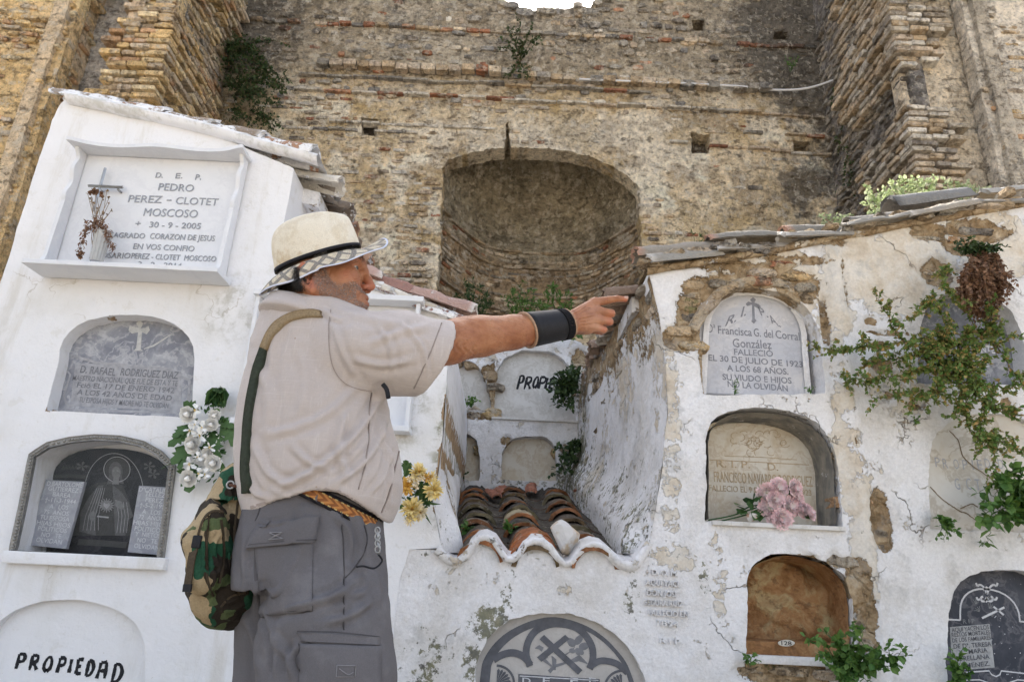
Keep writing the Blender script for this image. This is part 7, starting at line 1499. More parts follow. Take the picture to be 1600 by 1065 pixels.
Vb = crease(Vb, Fb, [([(549, 430), (541, 430), (532, 427)], 1.5, -.0014), ([(549, 432), (542, 434.5), (534, 437)], 1.5, -.0012), ([(549, 428), (543, 424), (537, 420)], 1.5, -.0012), ([(563, 434), (556, 436.5), (549, 434)], 1.5, -.0014), ([(561, 439), (553, 442), (545, 440)], 1.8, -.0011),
  ([(570, 453), (564, 456), (558.5, 463), (556, 473)], 2.0, -.0020), ([(551, 449), (546, 457), (544, 468)], 2.2, -.0014), ([(566, 409), (558, 408), (549, 410)], 1.6, -.0010), ([(564, 421), (557, 420), (549, 424)], 1.4, -.0012), ([(540, 446), (536, 455), (536, 464)], 2.2, -.0010), ([(504, 474), (512, 479), (524, 482)], 2, -.0014), ([(516, 420), (514, 432), (518, 442)], 2, -.0008),
  ([(712, 547), (702, 541), (706, 531)], 3.0, -.0022), ([(722, 551), (712, 540), (718, 529)], 3.0, -.0022), ([(733, 552), (724, 543), (729, 534)], 3.0, -.0018), ([(742, 549), (737, 546), (742, 541)], 3, -.0014), ([(700, 552), (692, 545), (694, 535)], 3.0, -.0016),
  ([(948, 462), (948.5, 467), (948, 472)], 1.4, -.0012), ([(951.5, 462), (952, 467), (951.5, 472)], 1.4, -.0012), ([(964, 462), (964.5, 466), (964, 471)], 1.3, -.0010), ([(926, 478), (916, 482), (900, 488)], 2.2, .0014), ([(930, 491), (918, 494), (902, 497)], 2.2, .0014), ([(927, 503), (916, 505), (904, 506)], 2.2, .0012), ([(890, 492), (905, 484), (918, 474)], 1.8, .0012), ([(890, 503), (902, 500), (912, 490)], 1.6, .0010)], 0, 0)
px_ = PROJ(Vb); hd = (Vb[:, 2] > 1.40) & (Vb[:, 0] < -.33) & (Vb[:, 1] < 1.76)
def near(pts, r):
    b = np.zeros(len(Vb))
    for p in pts: b = np.maximum(b, np.exp(-(np.linalg.norm(Vb - p, axis=1) / r) ** 2))
    return b
beard = np.zeros(len(Vb))
for sg in (-1, 1): beard = np.maximum(beard, near([h(512, 452, sg * .066), h(512, 466, sg * .055), h(524, 474, sg * .052), h(538, 480, sg * .042), h(550, 482, sg * .03)], .019))
beard = np.maximum(beard, near([h(560, 484), h(552, 488), h(556, 460, -.022), h(563, 461, -.014), h(568, 461, 0), h(563, 461, .014), h(564, 480, -.008), h(508, 440, -.07), h(506, 432, -.072), h(545, 478, -.03)], .0145))
bp_ = np.array([(502, 428), (511, 424), (517, 440), (524, 456), (538, 463), (551, 460), (560, 457), (569, 459.5), (573, 463), (574, 480), (572, 494), (545, 500), (515, 480), (506, 462)], float)
bq = PROJ(Vb * [1, 0, 1] + np.array([0, HY, 0])); beard = np.where(inpoly(bq, bp_), 1.0, np.exp(-(dpoly(bq, bp_) / 4) ** 2)); beard = beard * np.where((bq[:, 1] > 464) & (bq[:, 1] < 478.5) & (bq[:, 0] > 562), .15, 1) * np.where(bq[:, 0] > 500, 1, 0)
beard *= hd; red = np.clip(near([h(578, 448), h(572, 452, -.01), h(490, 440, -.085), h(484, 434, -.088), h(496, 460, -.08), h(500, 466, -.078), h(547, 446, -.05)], .017) + near([d3(977, 467), d3(955, 490), d3(952, 503), d3(940, 517, .03), d3(943, 515)], .012), 0, 1)
lips = near([h(571, 466.5), h(568, 466, -.008), h(571, 475), h(568, 475, -.009), h(572, 474.5)], .0065) * hd
scalp = np.clip(hd * sstep(h(498, 430)[0] + .012, h(498, 430)[0] - .012, Vb[:, 0]) * sstep(h(470, 468)[2], h(470, 460)[2], Vb[:, 2]) * (1 - near([h(494, 445, .08), h(494, 445, -.075), h(490, 430, -.08), h(486, 436, -.082), h(498, 458, -.075)], .017) * 1.6), 0, 1)
scalp = np.maximum(scalp, hd * (((Vb - h(432, 432)) @ np.array([-.31, -.10, .95])) > -.004))
n = N('weathered_skin'); f = n.add(n.mul(n.noise(28, 4, .6), .55), n.mul(n.noise(7, 4, .6), .45)); c = n.ramp(f, [(.3, (.24, .085, .042)), (.48, (.35, .145, .07)), (.72, (.46, .225, .12))])  # whole ramp lowered and reddened; the hat's shade on the face is in it
c = n.mix(n.mul(n.attr('red'), .6), c, (.50, .15, .10)); c = n.mix(n.mul(n.attr('lips'), .7), c, (.40, .12, .10))
c = n.mix(n.mul(n.attr('beard'), n.step(n.noise(420, 2, .6), .34, .62)), c, (.17, .12, .10)); c = n.mix(n.mul(n.step(n.noise(55, 4, .6), .64, .70), .35), c, (.27, .11, .06)); c = n.mix(n.mul(n.attr('pale'), .45), c, (.62, .40, .30))
c = n.mix(n.attr('scalp'), c, (.02, .018, .016))
n.b.inputs['Subsurface Weight'].default_value = .08; n.b.inputs['Subsurface Radius'].default_value = (.01, .004, .002); n.b.inputs['Subsurface Scale'].default_value = .5
skin = n.fin(c, .48, n.bump(n.add(n.noise(130, 4, .7), n.mul(n.vor(95, vec=n.warp(20, .02)), .7), n.mul(n.step(n.noise(34, 3, .5, n.map((.35, 1, 1.6)), .6), .35, .6), .9)), .42, .0022), .38)
pale = np.clip(near([d3(905, 495), d3(920, 490), d3(925, 505)], .035), 0, 1)
man = thing('person', 'man in straw hat, pale shirt and grey work trousers pointing right with outstretched arm', 'person', (HIP[0], HIP[1], 0))
mesh('body', Vb, Fb, skin, man, True, dict(beard=beard, red=red, lips=lips, pale=pale, scalp=scalp))
bvh_body = BVHTree.FromPolygons(Vb.tolist(), Fb.tolist())
# eyes
for sg in (-1, 1):
    c = h(556.4, 427.3, sg * .031); bm = bmesh.new(); bmesh.ops.create_uvsphere(bm, u_segments=24, v_segments=16, radius=.0122, matrix=Matrix.Rotation(rad(90), 4, 'Y')); V = np.array([tuple(v.co) for v in bm.verts]); ff = [[v.index for v in f.verts] for f in bm.faces]; bm.free()
    look = np.array([.93, -.22 * sg * -1 if False else -.25, .0]); look /= np.linalg.norm(look); d = V @ look / .0122; cc = np.where(d[:, None] > .965, [[.008, .007, .006]], np.where(d[:, None] > .86, [[.07, .04, .02]], [[.55, .50, .46]])); mesh('eye', V + c, ff, M.setdefault('eye', (lambda n: n.fin(n.attr('Col', True), .1, None, .6))(N('eyeball'))), man, True, dict(Col=cc))
aw = np.where((px_[:, 0] > 690) & (px_[:, 0] < 822) & (Vb[:, 0] > -.25), 1.0, 0) + .5 * ((px_[:, 0] > 888) & (px_[:, 0] < 920))
# fingernail on the pointing finger
mb = MB(); q = d3(978.5, 465.0, -.004); V = []
for i in range(5):
    for j in range(5): u, v = i / 4 - .5, j / 4 - .5; V.append(q + np.array([u * .012, -.0035 + .004 * abs(v) * 2 * abs(v) + .001, -v * .009 * (1) + .0005]))
mb.add(V, [[i * 5 + j, i * 5 + j + 1, i * 5 + 6 + j, i * 5 + 5 + j] for i in range(4) for j in range(4)]); mb.build('fingernail', simple('nail', (.58, .38, .30), .3, 50, .1), man)

# ------------------------------------------------------------------ shirt
rows = np.array([(468, 455, 500, .06), (478, 443, 540, .11), (490, 428, 580, .150), (505, 415, 598, .172), (530, 406, 603, .180), (560, 398, 602, .185), (600, 389, 600, .188), (640, 382, 607, .195), (680, 377, 619, .20), (720, 375.5, 627, .205), (755, 375.5, 628, .205), (785, 379, 620, .20), (815, 388, 606, .19), (860, 392, 600, .185)], float)
YT = 1.76
zz_ = np.array([P(500, r[0], YT)[2] for r in rows])[::-1]; xl = np.array([P(r[1], r[0], YT)[0] for r in rows])[::-1]; xr = np.array([P(r[2], r[0], YT)[0] for r in rows])[::-1]; ry_ = rows[::-1, 3]
def lerp(z, q): return np.interp(z, zz_, q)
SH = SDF(np.arange(-.80, -.02, .0048), np.arange(1.44, 2.14, .0055), np.arange(.84, 1.56, .0048))
def torso(X, Y, Z):
    z1_ = Z.ravel(); xc_ = ((lerp(z1_, xl) + lerp(z1_, xr)) / 2)[None, None, :]; rx = ((lerp(z1_, xr) - lerp(z1_, xl)) / 2)[None, None, :]; ry = lerp(z1_, ry_)[None, None, :]
    yc = (YT + np.interp(z1_, [.9, 1.1, 1.4, 1.5], [.01, .0, .0, -.0]))[None, None, :]; p = 2.3
    return ((np.abs((X - xc_) / rx) ** p + np.abs((Y - yc) / ry) ** p) ** (1 / p) - 1) * np.minimum(rx, ry)
SH.op((-.9, 1.4, .86), (0, 2.2, 1.50), torso, .02)
SH.f[:, :, SH.z < .865] = .1
SL_end = P(712, 566, 1.72); sh0 = P(556, 545, 1.64)
SH.chain([P(500, 505, 1.66), sh0, P(622, 551, 1.66), SL_end], [.060, .083, .094, .106], .045, .05); SH.chain([SL + [.02, -.06, .0], SL, SL + [-.01, .03, -.20]], [.08, .08, .078], .05, .03)
# cut the sleeve ends and hollow them
def plane_cut(pt, nrm, lo, hi):
    pt, nrm = np.array(pt), np.array(nrm, float) / np.linalg.norm(nrm); SH.op(lo, hi, lambda X, Y, Z: -((X - pt[0]) * nrm[0] + (Y - pt[1]) * nrm[1] + (Z - pt[2]) * nrm[2]), .003, True)
top_, bot_ = P(701, 501, 1.70), P(655, 613, 1.70); dn_ = top_ - bot_; nrm = np.array([dn_[2], .12, -dn_[0]]); plane_cut((top_ + bot_) / 2, nrm, (-.26, 1.4, 1.15), (.1, 2, 1.56))
SH.cone(P(655, 554, 1.685), P(735, 568, 1.735), .083, .104, .004, True); plane_cut(SL + [-.01, .03, -.20], (0, .1, -1), SL + [-.13, -.08, -.33], SL + [.13, .16, -.14])
HEM = smoothline([(360, 800), (385, 797), (402, 793), (430, 783), (470, 773), (500, 766), (530, 770), (560, 786), (585, 806), (602, 818), (618, 812), (640, 800)], 4); hx_ = np.array([P(x, y, YT - .18)[0] for x, y in HEM]); hz_ = np.array([P(x, y, YT - .18)[2] for x, y in HEM]); o_ = np.argsort(hx_)
SH.op((-.9, 1.4, .8), (0, 2.2, 1.0), lambda X, Y, Z: Z - np.interp(X.ravel(), hx_[o_], hz_[o_])[:, None, None] - .02 * np.clip((Y - YT) / .2, 0, 1), .004, True)
SH.op((-.9, 1.4, .8), (0, 2.2, 1.05), lambda X, Y, Z: np.maximum(torso(X, Y, Z) + .012, Z - .99), .006, True)
Vs, Fs = SH.mesh(); Vs = relax(Vs, Fs, 3, .45)
# creases, drawn where the cloth really folds: (polyline, width, height)
folds = [([(597, 612), (570, 660), (535, 700), (490, 735), (430, 765)], 9, .0075), ([(604, 640), (590, 690), (560, 730), (520, 758)], 8, .006), ([(560, 600), (520, 640), (470, 665), (410, 680)], 10, .0045), ([(612, 690), (600, 740), (575, 775)], 6, .006), ([(400, 560), (420, 620), (415, 690)], 12, .005), ([(395, 690), (420, 740), (460, 760)], 9, .006), ([(385, 740), (400, 770), (420, 778)], 7, .006),
         ([(530, 488), (580, 497), (640, 512)], 9, .003), ([(570, 540), (620, 520), (680, 508)], 9, .004), ([(545, 560), (600, 570), (650, 560)], 8, .005), ([(520, 500), (535, 550), (560, 595)], 7, .005), ([(470, 540), (480, 600), (470, 650)], 14, .004), ([(540, 640), (530, 700), (545, 750)], 9, .005), ([(450, 690), (480, 720), (520, 735)], 8, .005),
         ([(590, 640), (596, 680), (612, 730), (606, 790)], 5, .004), ([(500, 480), (520, 495), (540, 500)], 6, .004), ([(620, 495), (660, 545), (668, 590)], 6, .0035), ([(585, 500), (610, 540), (615, 590)], 7, .004), ([(440, 500), (425, 550), (420, 600)], 9, .004)]
Vs = crease(Vs, Fs, folds, 0)
n = N('slub_linen'); a = n.noise(1, 4, .6, n.map((900, 900, 40))); b_ = n.noise(1, 4, .6, n.map((60, 60, 1100))); s1 = n.step(n.noise(1, 3, .5, n.map((170, 170, 5))), .60, .70); s2 = n.step(n.noise(1, 3, .5, n.map((6, 6, 260))), .60, .70)
c = n.mix(n.noise(2.5, 4, .6), (.50, .445, .425), (.56, .505, .485)); c = n.mix(n.mul(s1, .24), c, (.70, .66, .64)); c = n.mix(n.mul(s2, .24), c, (.70, .66, .64)); c = hsv(n, c, n.add(n.mul(a, .5), n.mul(b_, .5)), .18); c = n.mix(n.mul(n.step(n.vor(13), 0.055, .04), .0), c, (.3, .2, .1))
sp_ = n.math('LESS_THAN', n.vor(16), .045); c = n.mix(n.mul(sp_, .5), c, (.30, .20, .11))
shirt_m = n.fin(c, .9, n.bump(n.add(a, b_, n.mul(n.noise(30, 4, .6), 2.2)), .45, .0018), .15); n.put(n.b.inputs['Sheen Weight'], .15)
shirt = mesh('shirt', Vs, Fs, shirt_m, man, True); bvh_s = BVHTree.FromPolygons(Vs.tolist(), Fs.tolist())
def cast(bvh, x, y):
    d = R @ np.array([(x - 800) / F, -(y - 532.5) / F, -1.0]); d /= np.linalg.norm(d); loc, nn_, i, dist = bvh.ray_cast(Vector(CAM), Vector(d), 6)
    if loc is None: return None, None
    nn_ = np.array(nn_); 
    if nn_ @ d > 0: nn_ = -nn_
    return np.array(loc), nn_
def on_surface(mb, bvh, pts, wpx, lift, step=4, ws=None, thick=.0, sm=5, **at):
    "a band of cloth lying on a surface along a line seen in the photograph"
    q = resample(smoothline(pts, 6) if len(pts) > 2 else np.array(pts, float), step, False); t = np.gradient(q, axis=0); t /= np.linalg.norm(t, axis=1)[:, None] + 1e-9; nv = np.stack([-t[:, 1], t[:, 0]], 1); m_ = 5 if wpx > 5 else 3; V = []; ok = []
    for i in range(len(q)):
        row = []
        for j in range(m_):
            u = j / (m_ - 1) - .5; w_ = wpx if ws is None else np.interp(i / (len(q) - 1), np.linspace(0, 1, len(ws)), ws); p = q[i] + nv[i] * u * w_; l, nn_ = cast(bvh, *p)
            row.append(None if l is None else l + nn_ * lift)
        if any(r is None for r in row): continue
        V.append(row)
    if len(V) < 2: return
    V = np.array(V); k = len(V)
    for _ in range(sm):
        Vn = V.copy(); Vn[1:-1] = (V[:-2] + V[2:] + V[1:-1] * 2) / 4; V = Vn
    pr = PROJ(V.reshape(-1, 3)); nrm = np.cross(V[1:, 1:] - V[:-1, :-1], V[1:, :-1] - V[:-1, 1:]).reshape(-1, 3).mean(0); nrm /= np.linalg.norm(nrm) + 1e-9
    if nrm @ (CAM - V.reshape(-1, 3).mean(0)) < 0: nrm = -nrm
    W = V.reshape(-1, 3); base = W - nrm * (lift + .004 if not thick else thick); A_ = lambda i, j: i * m_ + j; n_ = k * m_
    Fc = [[A_(i, j), A_(i, j + 1), A_(i + 1, j + 1), A_(i + 1, j)] for i in range(k - 1) for j in range(m_ - 1)]
    for j in (0, m_ - 1): Fc += [[A_(i, j), A_(i + 1, j), n_ + A_(i + 1, j), n_ + A_(i, j)] for i in range(k - 1)]
    for i in (0, k - 1): Fc += [[A_(i, j), A_(i, j + 1), n_ + A_(i, j + 1), n_ + A_(i, j)] for j in range(m_ - 1)]
    mb.add(np.vstack([W, base]), Fc, **at)
seam_m = simple('dark_shirt_seam', (.36, .31, .29), .9, 80, .2)  # seams and stitching lines, a darker tone than the shirt cloth
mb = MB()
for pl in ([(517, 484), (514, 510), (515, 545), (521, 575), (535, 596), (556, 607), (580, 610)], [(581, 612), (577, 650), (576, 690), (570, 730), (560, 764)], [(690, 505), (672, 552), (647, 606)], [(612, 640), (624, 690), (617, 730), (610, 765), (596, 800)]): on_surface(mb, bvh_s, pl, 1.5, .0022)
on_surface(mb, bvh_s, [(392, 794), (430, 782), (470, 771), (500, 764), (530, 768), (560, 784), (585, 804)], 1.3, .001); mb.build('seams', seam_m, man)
# collar
mb = MB(); qs = [(430, 470), (446, 462), (466, 461), (484, 467), (496, 478), (506, 484)]
ring = []
cN = h(474, 470, .01)
for t_ in np.linspace(0, 2 * math.pi, 40, False):
    rx, ry2 = .083, .078; ring.append((cN[0] + rx * math.cos(t_), cN[1] + ry2 * math.sin(t_), cN[2] + .002 - .22 * (rx * math.cos(t_)) - .014))
ring = np.array(ring); out = ring - cN * [1, 1, 0] - [0, 0, 0]; out[:, 2] = 0; out /= np.linalg.norm(out, axis=1)[:, None]; n_ = 40
secs = [(-.008, -.050), (-.006, -.004), (.0, .006), (.007, .002), (.020, -.024), (.028, -.038), (.024, -.041), (.0, -.055), (-.03, -.06)]; V = np.concatenate([ring + out * a + [0, 0, b] for a, b in secs]); V += .0018 * np.stack([fbm(V[:, 0] * 30, V[:, 1] * 30, 1, 2)] * 3, 1)
mesh('collar', V, [[j * n_ + i, j * n_ + (i + 1) % n_, (j + 1) * n_ + (i + 1) % n_, (j + 1) * n_ + i] for j in range(len(secs) - 1) for i in range(n_)], shirt_m, man)
# pen clipped in the breast pocket
mb = MB(); pts = [P(598, 600, 1.60), P(604, 608, 1.60), P(607, 622, 1.60)]; mb.add(*tube(smoothline(pts, 3), .0055, 8)); mb.build('pen', M['black_paint'], man)

# ------------------------------------------------------------------ trousers
TR = SDF(np.arange(-.78, -.12, .0055), np.arange(1.40, 2.14, .006), np.concatenate([np.arange(.03, .5, .012), np.arange(.5, 1.02, .0055)]))
tr_rows = np.array([(755, 398, 596, .165), (790, 390, 596, .172), (815, 386, 596, .178), (850, 377, 599, .185), (900, 373, 603, .19), (940, 373, 604, .19), (975, 379, 604, .185)], float); YH = 1.76
tz = np.array([P(500, r[0], YH)[2] for r in tr_rows])[::-1]; txl = np.array([P(r[1], r[0], YH)[0] for r in tr_rows])[::-1]; txr = np.array([P(r[2], r[0], YH)[0] for r in tr_rows])[::-1]; try_ = tr_rows[::-1, 3]
def hips(X, Y, Z):
    z1_ = Z.ravel(); L_, R_, ry = [np.interp(z1_, tz, q)[None, None, :] for q in (txl, txr, try_)]; rx = (R_ - L_) / 2; p = 2.4; return ((np.abs((X - (L_ + R_) / 2) / rx) ** p + np.abs((Y - YH) / ry) ** p) ** (1 / p) - 1) * np.minimum(rx, ry)
TR.op((-.8, 1.4, .77), (0, 2.2, 1.02), lambda X, Y, Z: np.maximum(hips(X, Y, Z), np.maximum(Z - (1.0 - .16 * (X + .50)), .76 - Z)), .02)
nr = P(513, 1065, 1.68); fr_ = P(449, 1065, 1.86)
TR.chain([P(508, 960, 1.69), nr, nr * [1, 1, 0] + [.015, 0, .35], nr * [1, 1, 0] + [-.01, .0, .09]], [.145, .142, .115, .10], .02, .03); TR.chain([P(450, 955, 1.84), fr_, fr_ * [1, 1, 0] + [.01, 0, .35], fr_ * [1, 1, 0] + [-.01, .0, .09]], [.122, .118, .105, .095], .012, .03)
TR.op((-.8, 1.4, .0), (0, 2.2, .09), lambda X, Y, Z: Z - .055 + X * 0 + Y * 0, .004, True)
Vt, Ft = TR.mesh(); Vt = relax(Vt, Ft, 2, .45)
tf = [([(400, 955), (415, 985), (422, 1020), (421, 1064)], 7, -.007), ([(480, 800), (475, 850), (450, 900), (420, 950)], 16, .007), ([(560, 905), (520, 930), (470, 945), (430, 950)], 10, .007), ([(590, 930), (550, 960), (500, 975)], 9, .006), ([(400, 810), (420, 820), (450, 812)], 5, .005), ([(520, 800), (545, 830), (550, 870)], 7, .006), ([(470, 1000), (455, 1030), (460, 1064)], 8, .007), ([(395, 880), (400, 930), (395, 970)], 9, .006), ([(560, 800), (565, 850), (562, 900)], 8, .003), ([(378, 960), (400, 1000), (405, 1060)], 9, .006), ([(500, 950), (530, 930), (580, 925)], 9, .004), ([(430, 1000), (450, 1030), (455, 1065)], 10, .006), ([(575, 880), (590, 910), (595, 960)], 7, .004), ([(385, 830), (380, 870), (385, 920)], 8, .004)]
Vt = crease(Vt, Ft, tf, 0, .8)
n = N('grey_work_cotton'); c = n.mix(n.noise(3, 5, .6), (.115, .11, .118), (.18, .173, .185)); c = n.mix(n.mul(n.step(n.noise(9, 5, .65), .52, .70), .35), c, (.24, .235, .25)); tw = n.noise(1, 2, .5, n.map((700, 700, 700), rot=(0, .7, 0))); c = hsv(n, c, n.add(n.mul(tw, .6), n.mul(n.noise(300, 3, .6), .4)), .22)
tro_m = n.fin(c, .92, n.bump(n.add(tw, n.mul(n.noise(25, 5, .6), 2.5)), .4, .002), .12); trou = mesh('trousers', Vt, Ft, tro_m, man); bvh_t = BVHTree.FromPolygons(Vt.tolist(), Ft.tolist())
def panel(name, quad, lift, parent, m, nu=14, nv=14, sag=0.0, bulge=.0):
    "a cloth panel sewn on a surface, its corners read off the photograph"
    q = np.array(quad, float); V = []; G = []
    for i in range(nu + 1):
        for j in range(nv + 1):
            u, v = i / nu, j / nv; p = (q[0] * (1 - u) + q[1] * u) * (1 - v) + (q[3] * (1 - u) + q[2] * u) * v; l, nn_ = cast(bvh_t, *p)
            if l is None: l, nn_ = cast(bvh_t, p[0] - 8, p[1]); 
            if l is None: return None
            V.append(l + nn_ * (lift + bulge * math.sin(u * math.pi) * math.sin(min(1, v * 1.6) * math.pi / 1.3))); G.append(nn_)
    V = np.array(V); m1 = nv + 1; Vg = V.reshape(nu + 1, m1, 3)
    for _ in range(3): Vn = Vg.copy(); Vn[1:-1, 1:-1] = (Vg[:-2, 1:-1] + Vg[2:, 1:-1] + Vg[1:-1, :-2] + Vg[1:-1, 2:]) / 4; Vg = Vn
    V = Vg.reshape(-1, 3); nb_ = len(V); lo = V - np.array(G) * (lift + .004); Fc = [[i * m1 + j, i * m1 + j + 1, (i + 1) * m1 + j + 1, (i + 1) * m1 + j] for i in range(nu) for j in range(nv)]
    bd = [(i, 0) for i in range(nu + 1)] + [(nu, j) for j in range(1, m1)] + [(i, nv) for i in range(nu - 1, -1, -1)] + [(0, j) for j in range(nv - 1, 0, -1)]; b = [i * m1 + j for i, j in bd]; n_ = len(b)
    Fc += [[b[i], b[(i + 1) % n_], nb_ + b[(i + 1) % n_], nb_ + b[i]] for i in range(n_)]; return mesh(name, np.vstack([V, lo]), Fc, m, parent)
Z4 = lambda x, y: (270 + x / 2.918, 700 + y / 2.918)
panel('back_pocket', [Z4(378, 450), Z4(640, 425), Z4(635, 738), Z4(398, 765)], .0035, man, tro_m); panel('pocket_flap', [Z4(392, 352), Z4(667, 309), Z4(640, 428), Z4(335, 458)], .008, man, tro_m, bulge=.003)
panel('cargo_pocket', [Z4(582, 890), Z4(940, 906), Z4(945, 1160), Z4(570, 1150)], .008, man, tro_m, bulge=.004); panel('cargo_pocket_band', [Z4(568, 836), Z4(940, 862), Z4(940, 898), Z4(590, 880)], .005, man, tro_m)
st_m = simple('trouser_stitching', (.085, .08, .085), .9, 80, .2); st_l = simple('pale_trouser_edge', (.24, .235, .25), .9, 80, .2); mb = MB()
for pl in ([Z4(768, 262), Z4(775, 400), Z4(782, 590), Z4(780, 828)], [Z4(872, 350), Z4(888, 420), Z4(850, 520), Z4(786, 590)], [Z4(376, 440), Z4(374, 600), Z4(398, 765)], [Z4(398, 768), Z4(520, 742), Z4(635, 741)], [Z4(636, 430), Z4(637, 600), Z4(636, 740)], [Z4(568, 832), Z4(760, 838), Z4(942, 858)], [Z4(575, 845), Z4(600, 875), Z4(700, 905), Z4(942, 908)], [Z4(575, 890), Z4(578, 1060)], [Z4(350, 440), Z4(640, 415)], [Z4(390, 365), Z4(660, 322)], [Z4(376, 330), Z4(392, 290), Z4(398, 270)]): on_surface(mb, bvh_t, pl, 1.4, .0012 if pl[0] != Z4(350, 440) else .0095)
mb.build('stitching', st_m, man)
mb = MB()
for pl in ([Z4(745, 990), Z4(825, 992)], [Z4(825, 992), Z4(822, 1042)], [Z4(822, 1042), Z4(742, 1040)], [Z4(742, 1040), Z4(745, 990)], [Z4(755, 1005), Z4(790, 1030), Z4(815, 1020)], [Z4(452, 390), Z4(502, 386)], [Z4(450, 418), Z4(504, 414)], [Z4(452, 390), Z4(504, 414)], [Z4(502, 386), Z4(450, 418)]): on_surface(mb, bvh_t, pl, 1.2, .0125, 3, sm=1)
mb.build('embroidery', st_l, man)
# braided belt: a full ring round the waist
n = N('braided_belt'); v = n.attr('v'); u = n.attr('u'); w_ = n.math('SINE', n.add(n.mul(u, 260), n.mul(n.math('PINGPONG', v, .25), 18))); k_ = n.step(w_, -.2, .2); core = n.mix(k_, (.46, .20, .06), (.24, .09, .03)); edge = n.step(n.math('ABSOLUTE', n.add(v, -.5)), .27, .30); c = n.mix(edge, core, (.012, .012, .018))
ye = n.mul(n.step(n.math('ABSOLUTE', n.add(n.math('ABSOLUTE', n.add(v, -.5)), -.27)), .05, .03), n.step(n.math('SINE', n.mul(u, 420)), .0, .3)); c = n.mix(ye, c, (.55, .42, .18)); belt_m = n.fin(c, .7, n.bump(w_, .5, .002), .3)
na = 120; V, U_, W_ = [], [], []; a1, a2 = P(505, 772, 1.58), P(592, 815, 1.60); sl_ = (a2[2] - a1[2]) / (a2[0] - a1[0])
for j, (dz, rr_) in enumerate(((.019, 1.0), (.019, 1.022), (.0, 1.03), (-.019, 1.022), (-.019, 1.0))):
    for i in range(na):
        t_ = 2 * math.pi * i / na; xl_, xr_, ry2 = np.interp(.96, tz, txl), np.interp(.96, tz, txr), np.interp(.96, tz, try_); rx = (xr_ - xl_) / 2; c_, s_ = math.cos(t_), math.sin(t_); e_ = 2 / 2.4; x = (xl_ + xr_) / 2 + rx * rr_ * math.copysign(abs(c_) ** e_, c_); y = YH + ry2 * rr_ * math.copysign(abs(s_) ** e_, s_)
        V.append((x, y, a1[2] - .008 + dz + max(-.10, sl_ * (max(x, a1[0] - .12) - a1[0])))); U_.append(i / na); W_.append((dz + .019) / .038)
mesh('belt', V, [[j * na + i, j * na + (i + 1) % na, (j + 1) * na + (i + 1) % na, (j + 1) * na + i] for j in range(4) for i in range(na)], belt_m, man, True, dict(u=U_, v=W_))
mb = MB(); on_surface(mb, bvh_t, [Z4(655, 178), Z4(652, 240)], 8, .009, 3); 
if mb.n: mb.build('belt_loop', tro_m, man)
mb = MB(); mb.add(*tube(smoothline([P(588, 826, 1.62), P(591, 836, 1.60), P(589, 846, 1.61), P(593, 855, 1.61), P(591, 866, 1.62)], 4), .0032, 6)); 
for y_ in (828, 838, 848, 858): mb.add(*tube(np.array([P(590 + 4 * math.cos(t_), y_ + 5 * math.sin(t_), 1.60) for t_ in np.linspace(0, 6.28, 12)]), .0016, 5))
mb.build('key_clip', M['steel'], man)
mb = MB(); mb.add(*tube(smoothline([P(592, 866, 1.61), P(597, 876, 1.615), P(585, 887, 1.60), P(568, 884, 1.585), P(557, 885, 1.575)], 6), .0022, 6)); mb.build('cord', M['black_paint'], man)
# shoes
leather = simple('brown_boot_leather', (.10, .06, .035), .5, 30, .3); sole = simple('black_rubber', (.02, .02, .02), .8, 30, .2)
for bx, by in ((nr[0] - .01, nr[1]), (fr_[0] - .01, fr_[1])):
    o = SDF(np.arange(bx - .12, bx + .25, .007), np.arange(by - .1, by + .13, .007), np.arange(-.015, .17, .007)); o.chain([(bx - .03, by, .055), (bx + .06, by + .015, .055), (bx + .16, by + .035, .04)], [.05, .048, .042], .03); o.cone((bx - .01, by, .08), (bx - .01, by, .15), .05, .052, .03); o.op((bx - .2, by - .2, -.1), (bx + .3, by + .2, .03), lambda X, Y, Z: Z - .012 + X * 0 + Y * 0, .004, True)
    Vq, Fq_ = o.mesh(); sh_ = mesh('boot', relax(Vq, Fq_, 2), Fq_, leather, man); mb = MB(); pts = [(bx + .06 + .125 * math.cos(t_) * (1.0), by + .018 + .05 * math.sin(t_) + .02 * math.cos(t_)) for t_ in np.linspace(0, 6.283, 28, False)]; mb.add([(x, y, z) for z in (0, .02) for x, y in pts], [list(range(28))[::-1], list(range(28, 56))] + [[i, (i + 1) % 28, 28 + (i + 1) % 28, 28 + i] for i in range(28)]); mb.build('sole', sole, sh_, False)

# ------------------------------------------------------------------ hair, brows, stubble as strands
def strands(name, m, roots, dirs, L, w_, seed, parent=man, curl=.2, seg=3):
    rg = np.random.default_rng(seed); mb = MB(); n_ = len(roots); L = L * rg.uniform(.6, 1.2, n_); D = dirs + rg.normal(0, curl, dirs.shape); D /= np.linalg.norm(D, axis=1)[:, None]; s = np.cross(D, rg.normal(0, 1, D.shape)); s /= np.linalg.norm(s, axis=1)[:, None]
    P_ = []; bend = rg.normal(0, .25, D.shape)
    for k in range(seg + 1):
        t_ = k / seg; c_ = roots + D * (L * t_)[:, None] + bend * (L * t_ * t_)[:, None]; hw = w_ * (1 - t_ * .8) / 2; P_ += [c_ - s * hw, c_ + s * hw]
    V = np.stack(P_, 1).reshape(-1, 3); m_ = 2 * (seg + 1); f = [[2 * k, 2 * k + 1, 2 * k + 3, 2 * k + 2] for k in range(seg)]; Fc = (np.arange(n_)[:, None, None] * m_ + np.array(f)).reshape(-1, 4); return mesh(name, V, Fc, m, parent, False, dict(var=np.repeat(rg.random(n_), m_)))
def m_hair(name, a, b):
    n = N(name); return n.fin(n.mix(n.step(n.attr('var'), .35, .7), a, b), .6, None, .3)
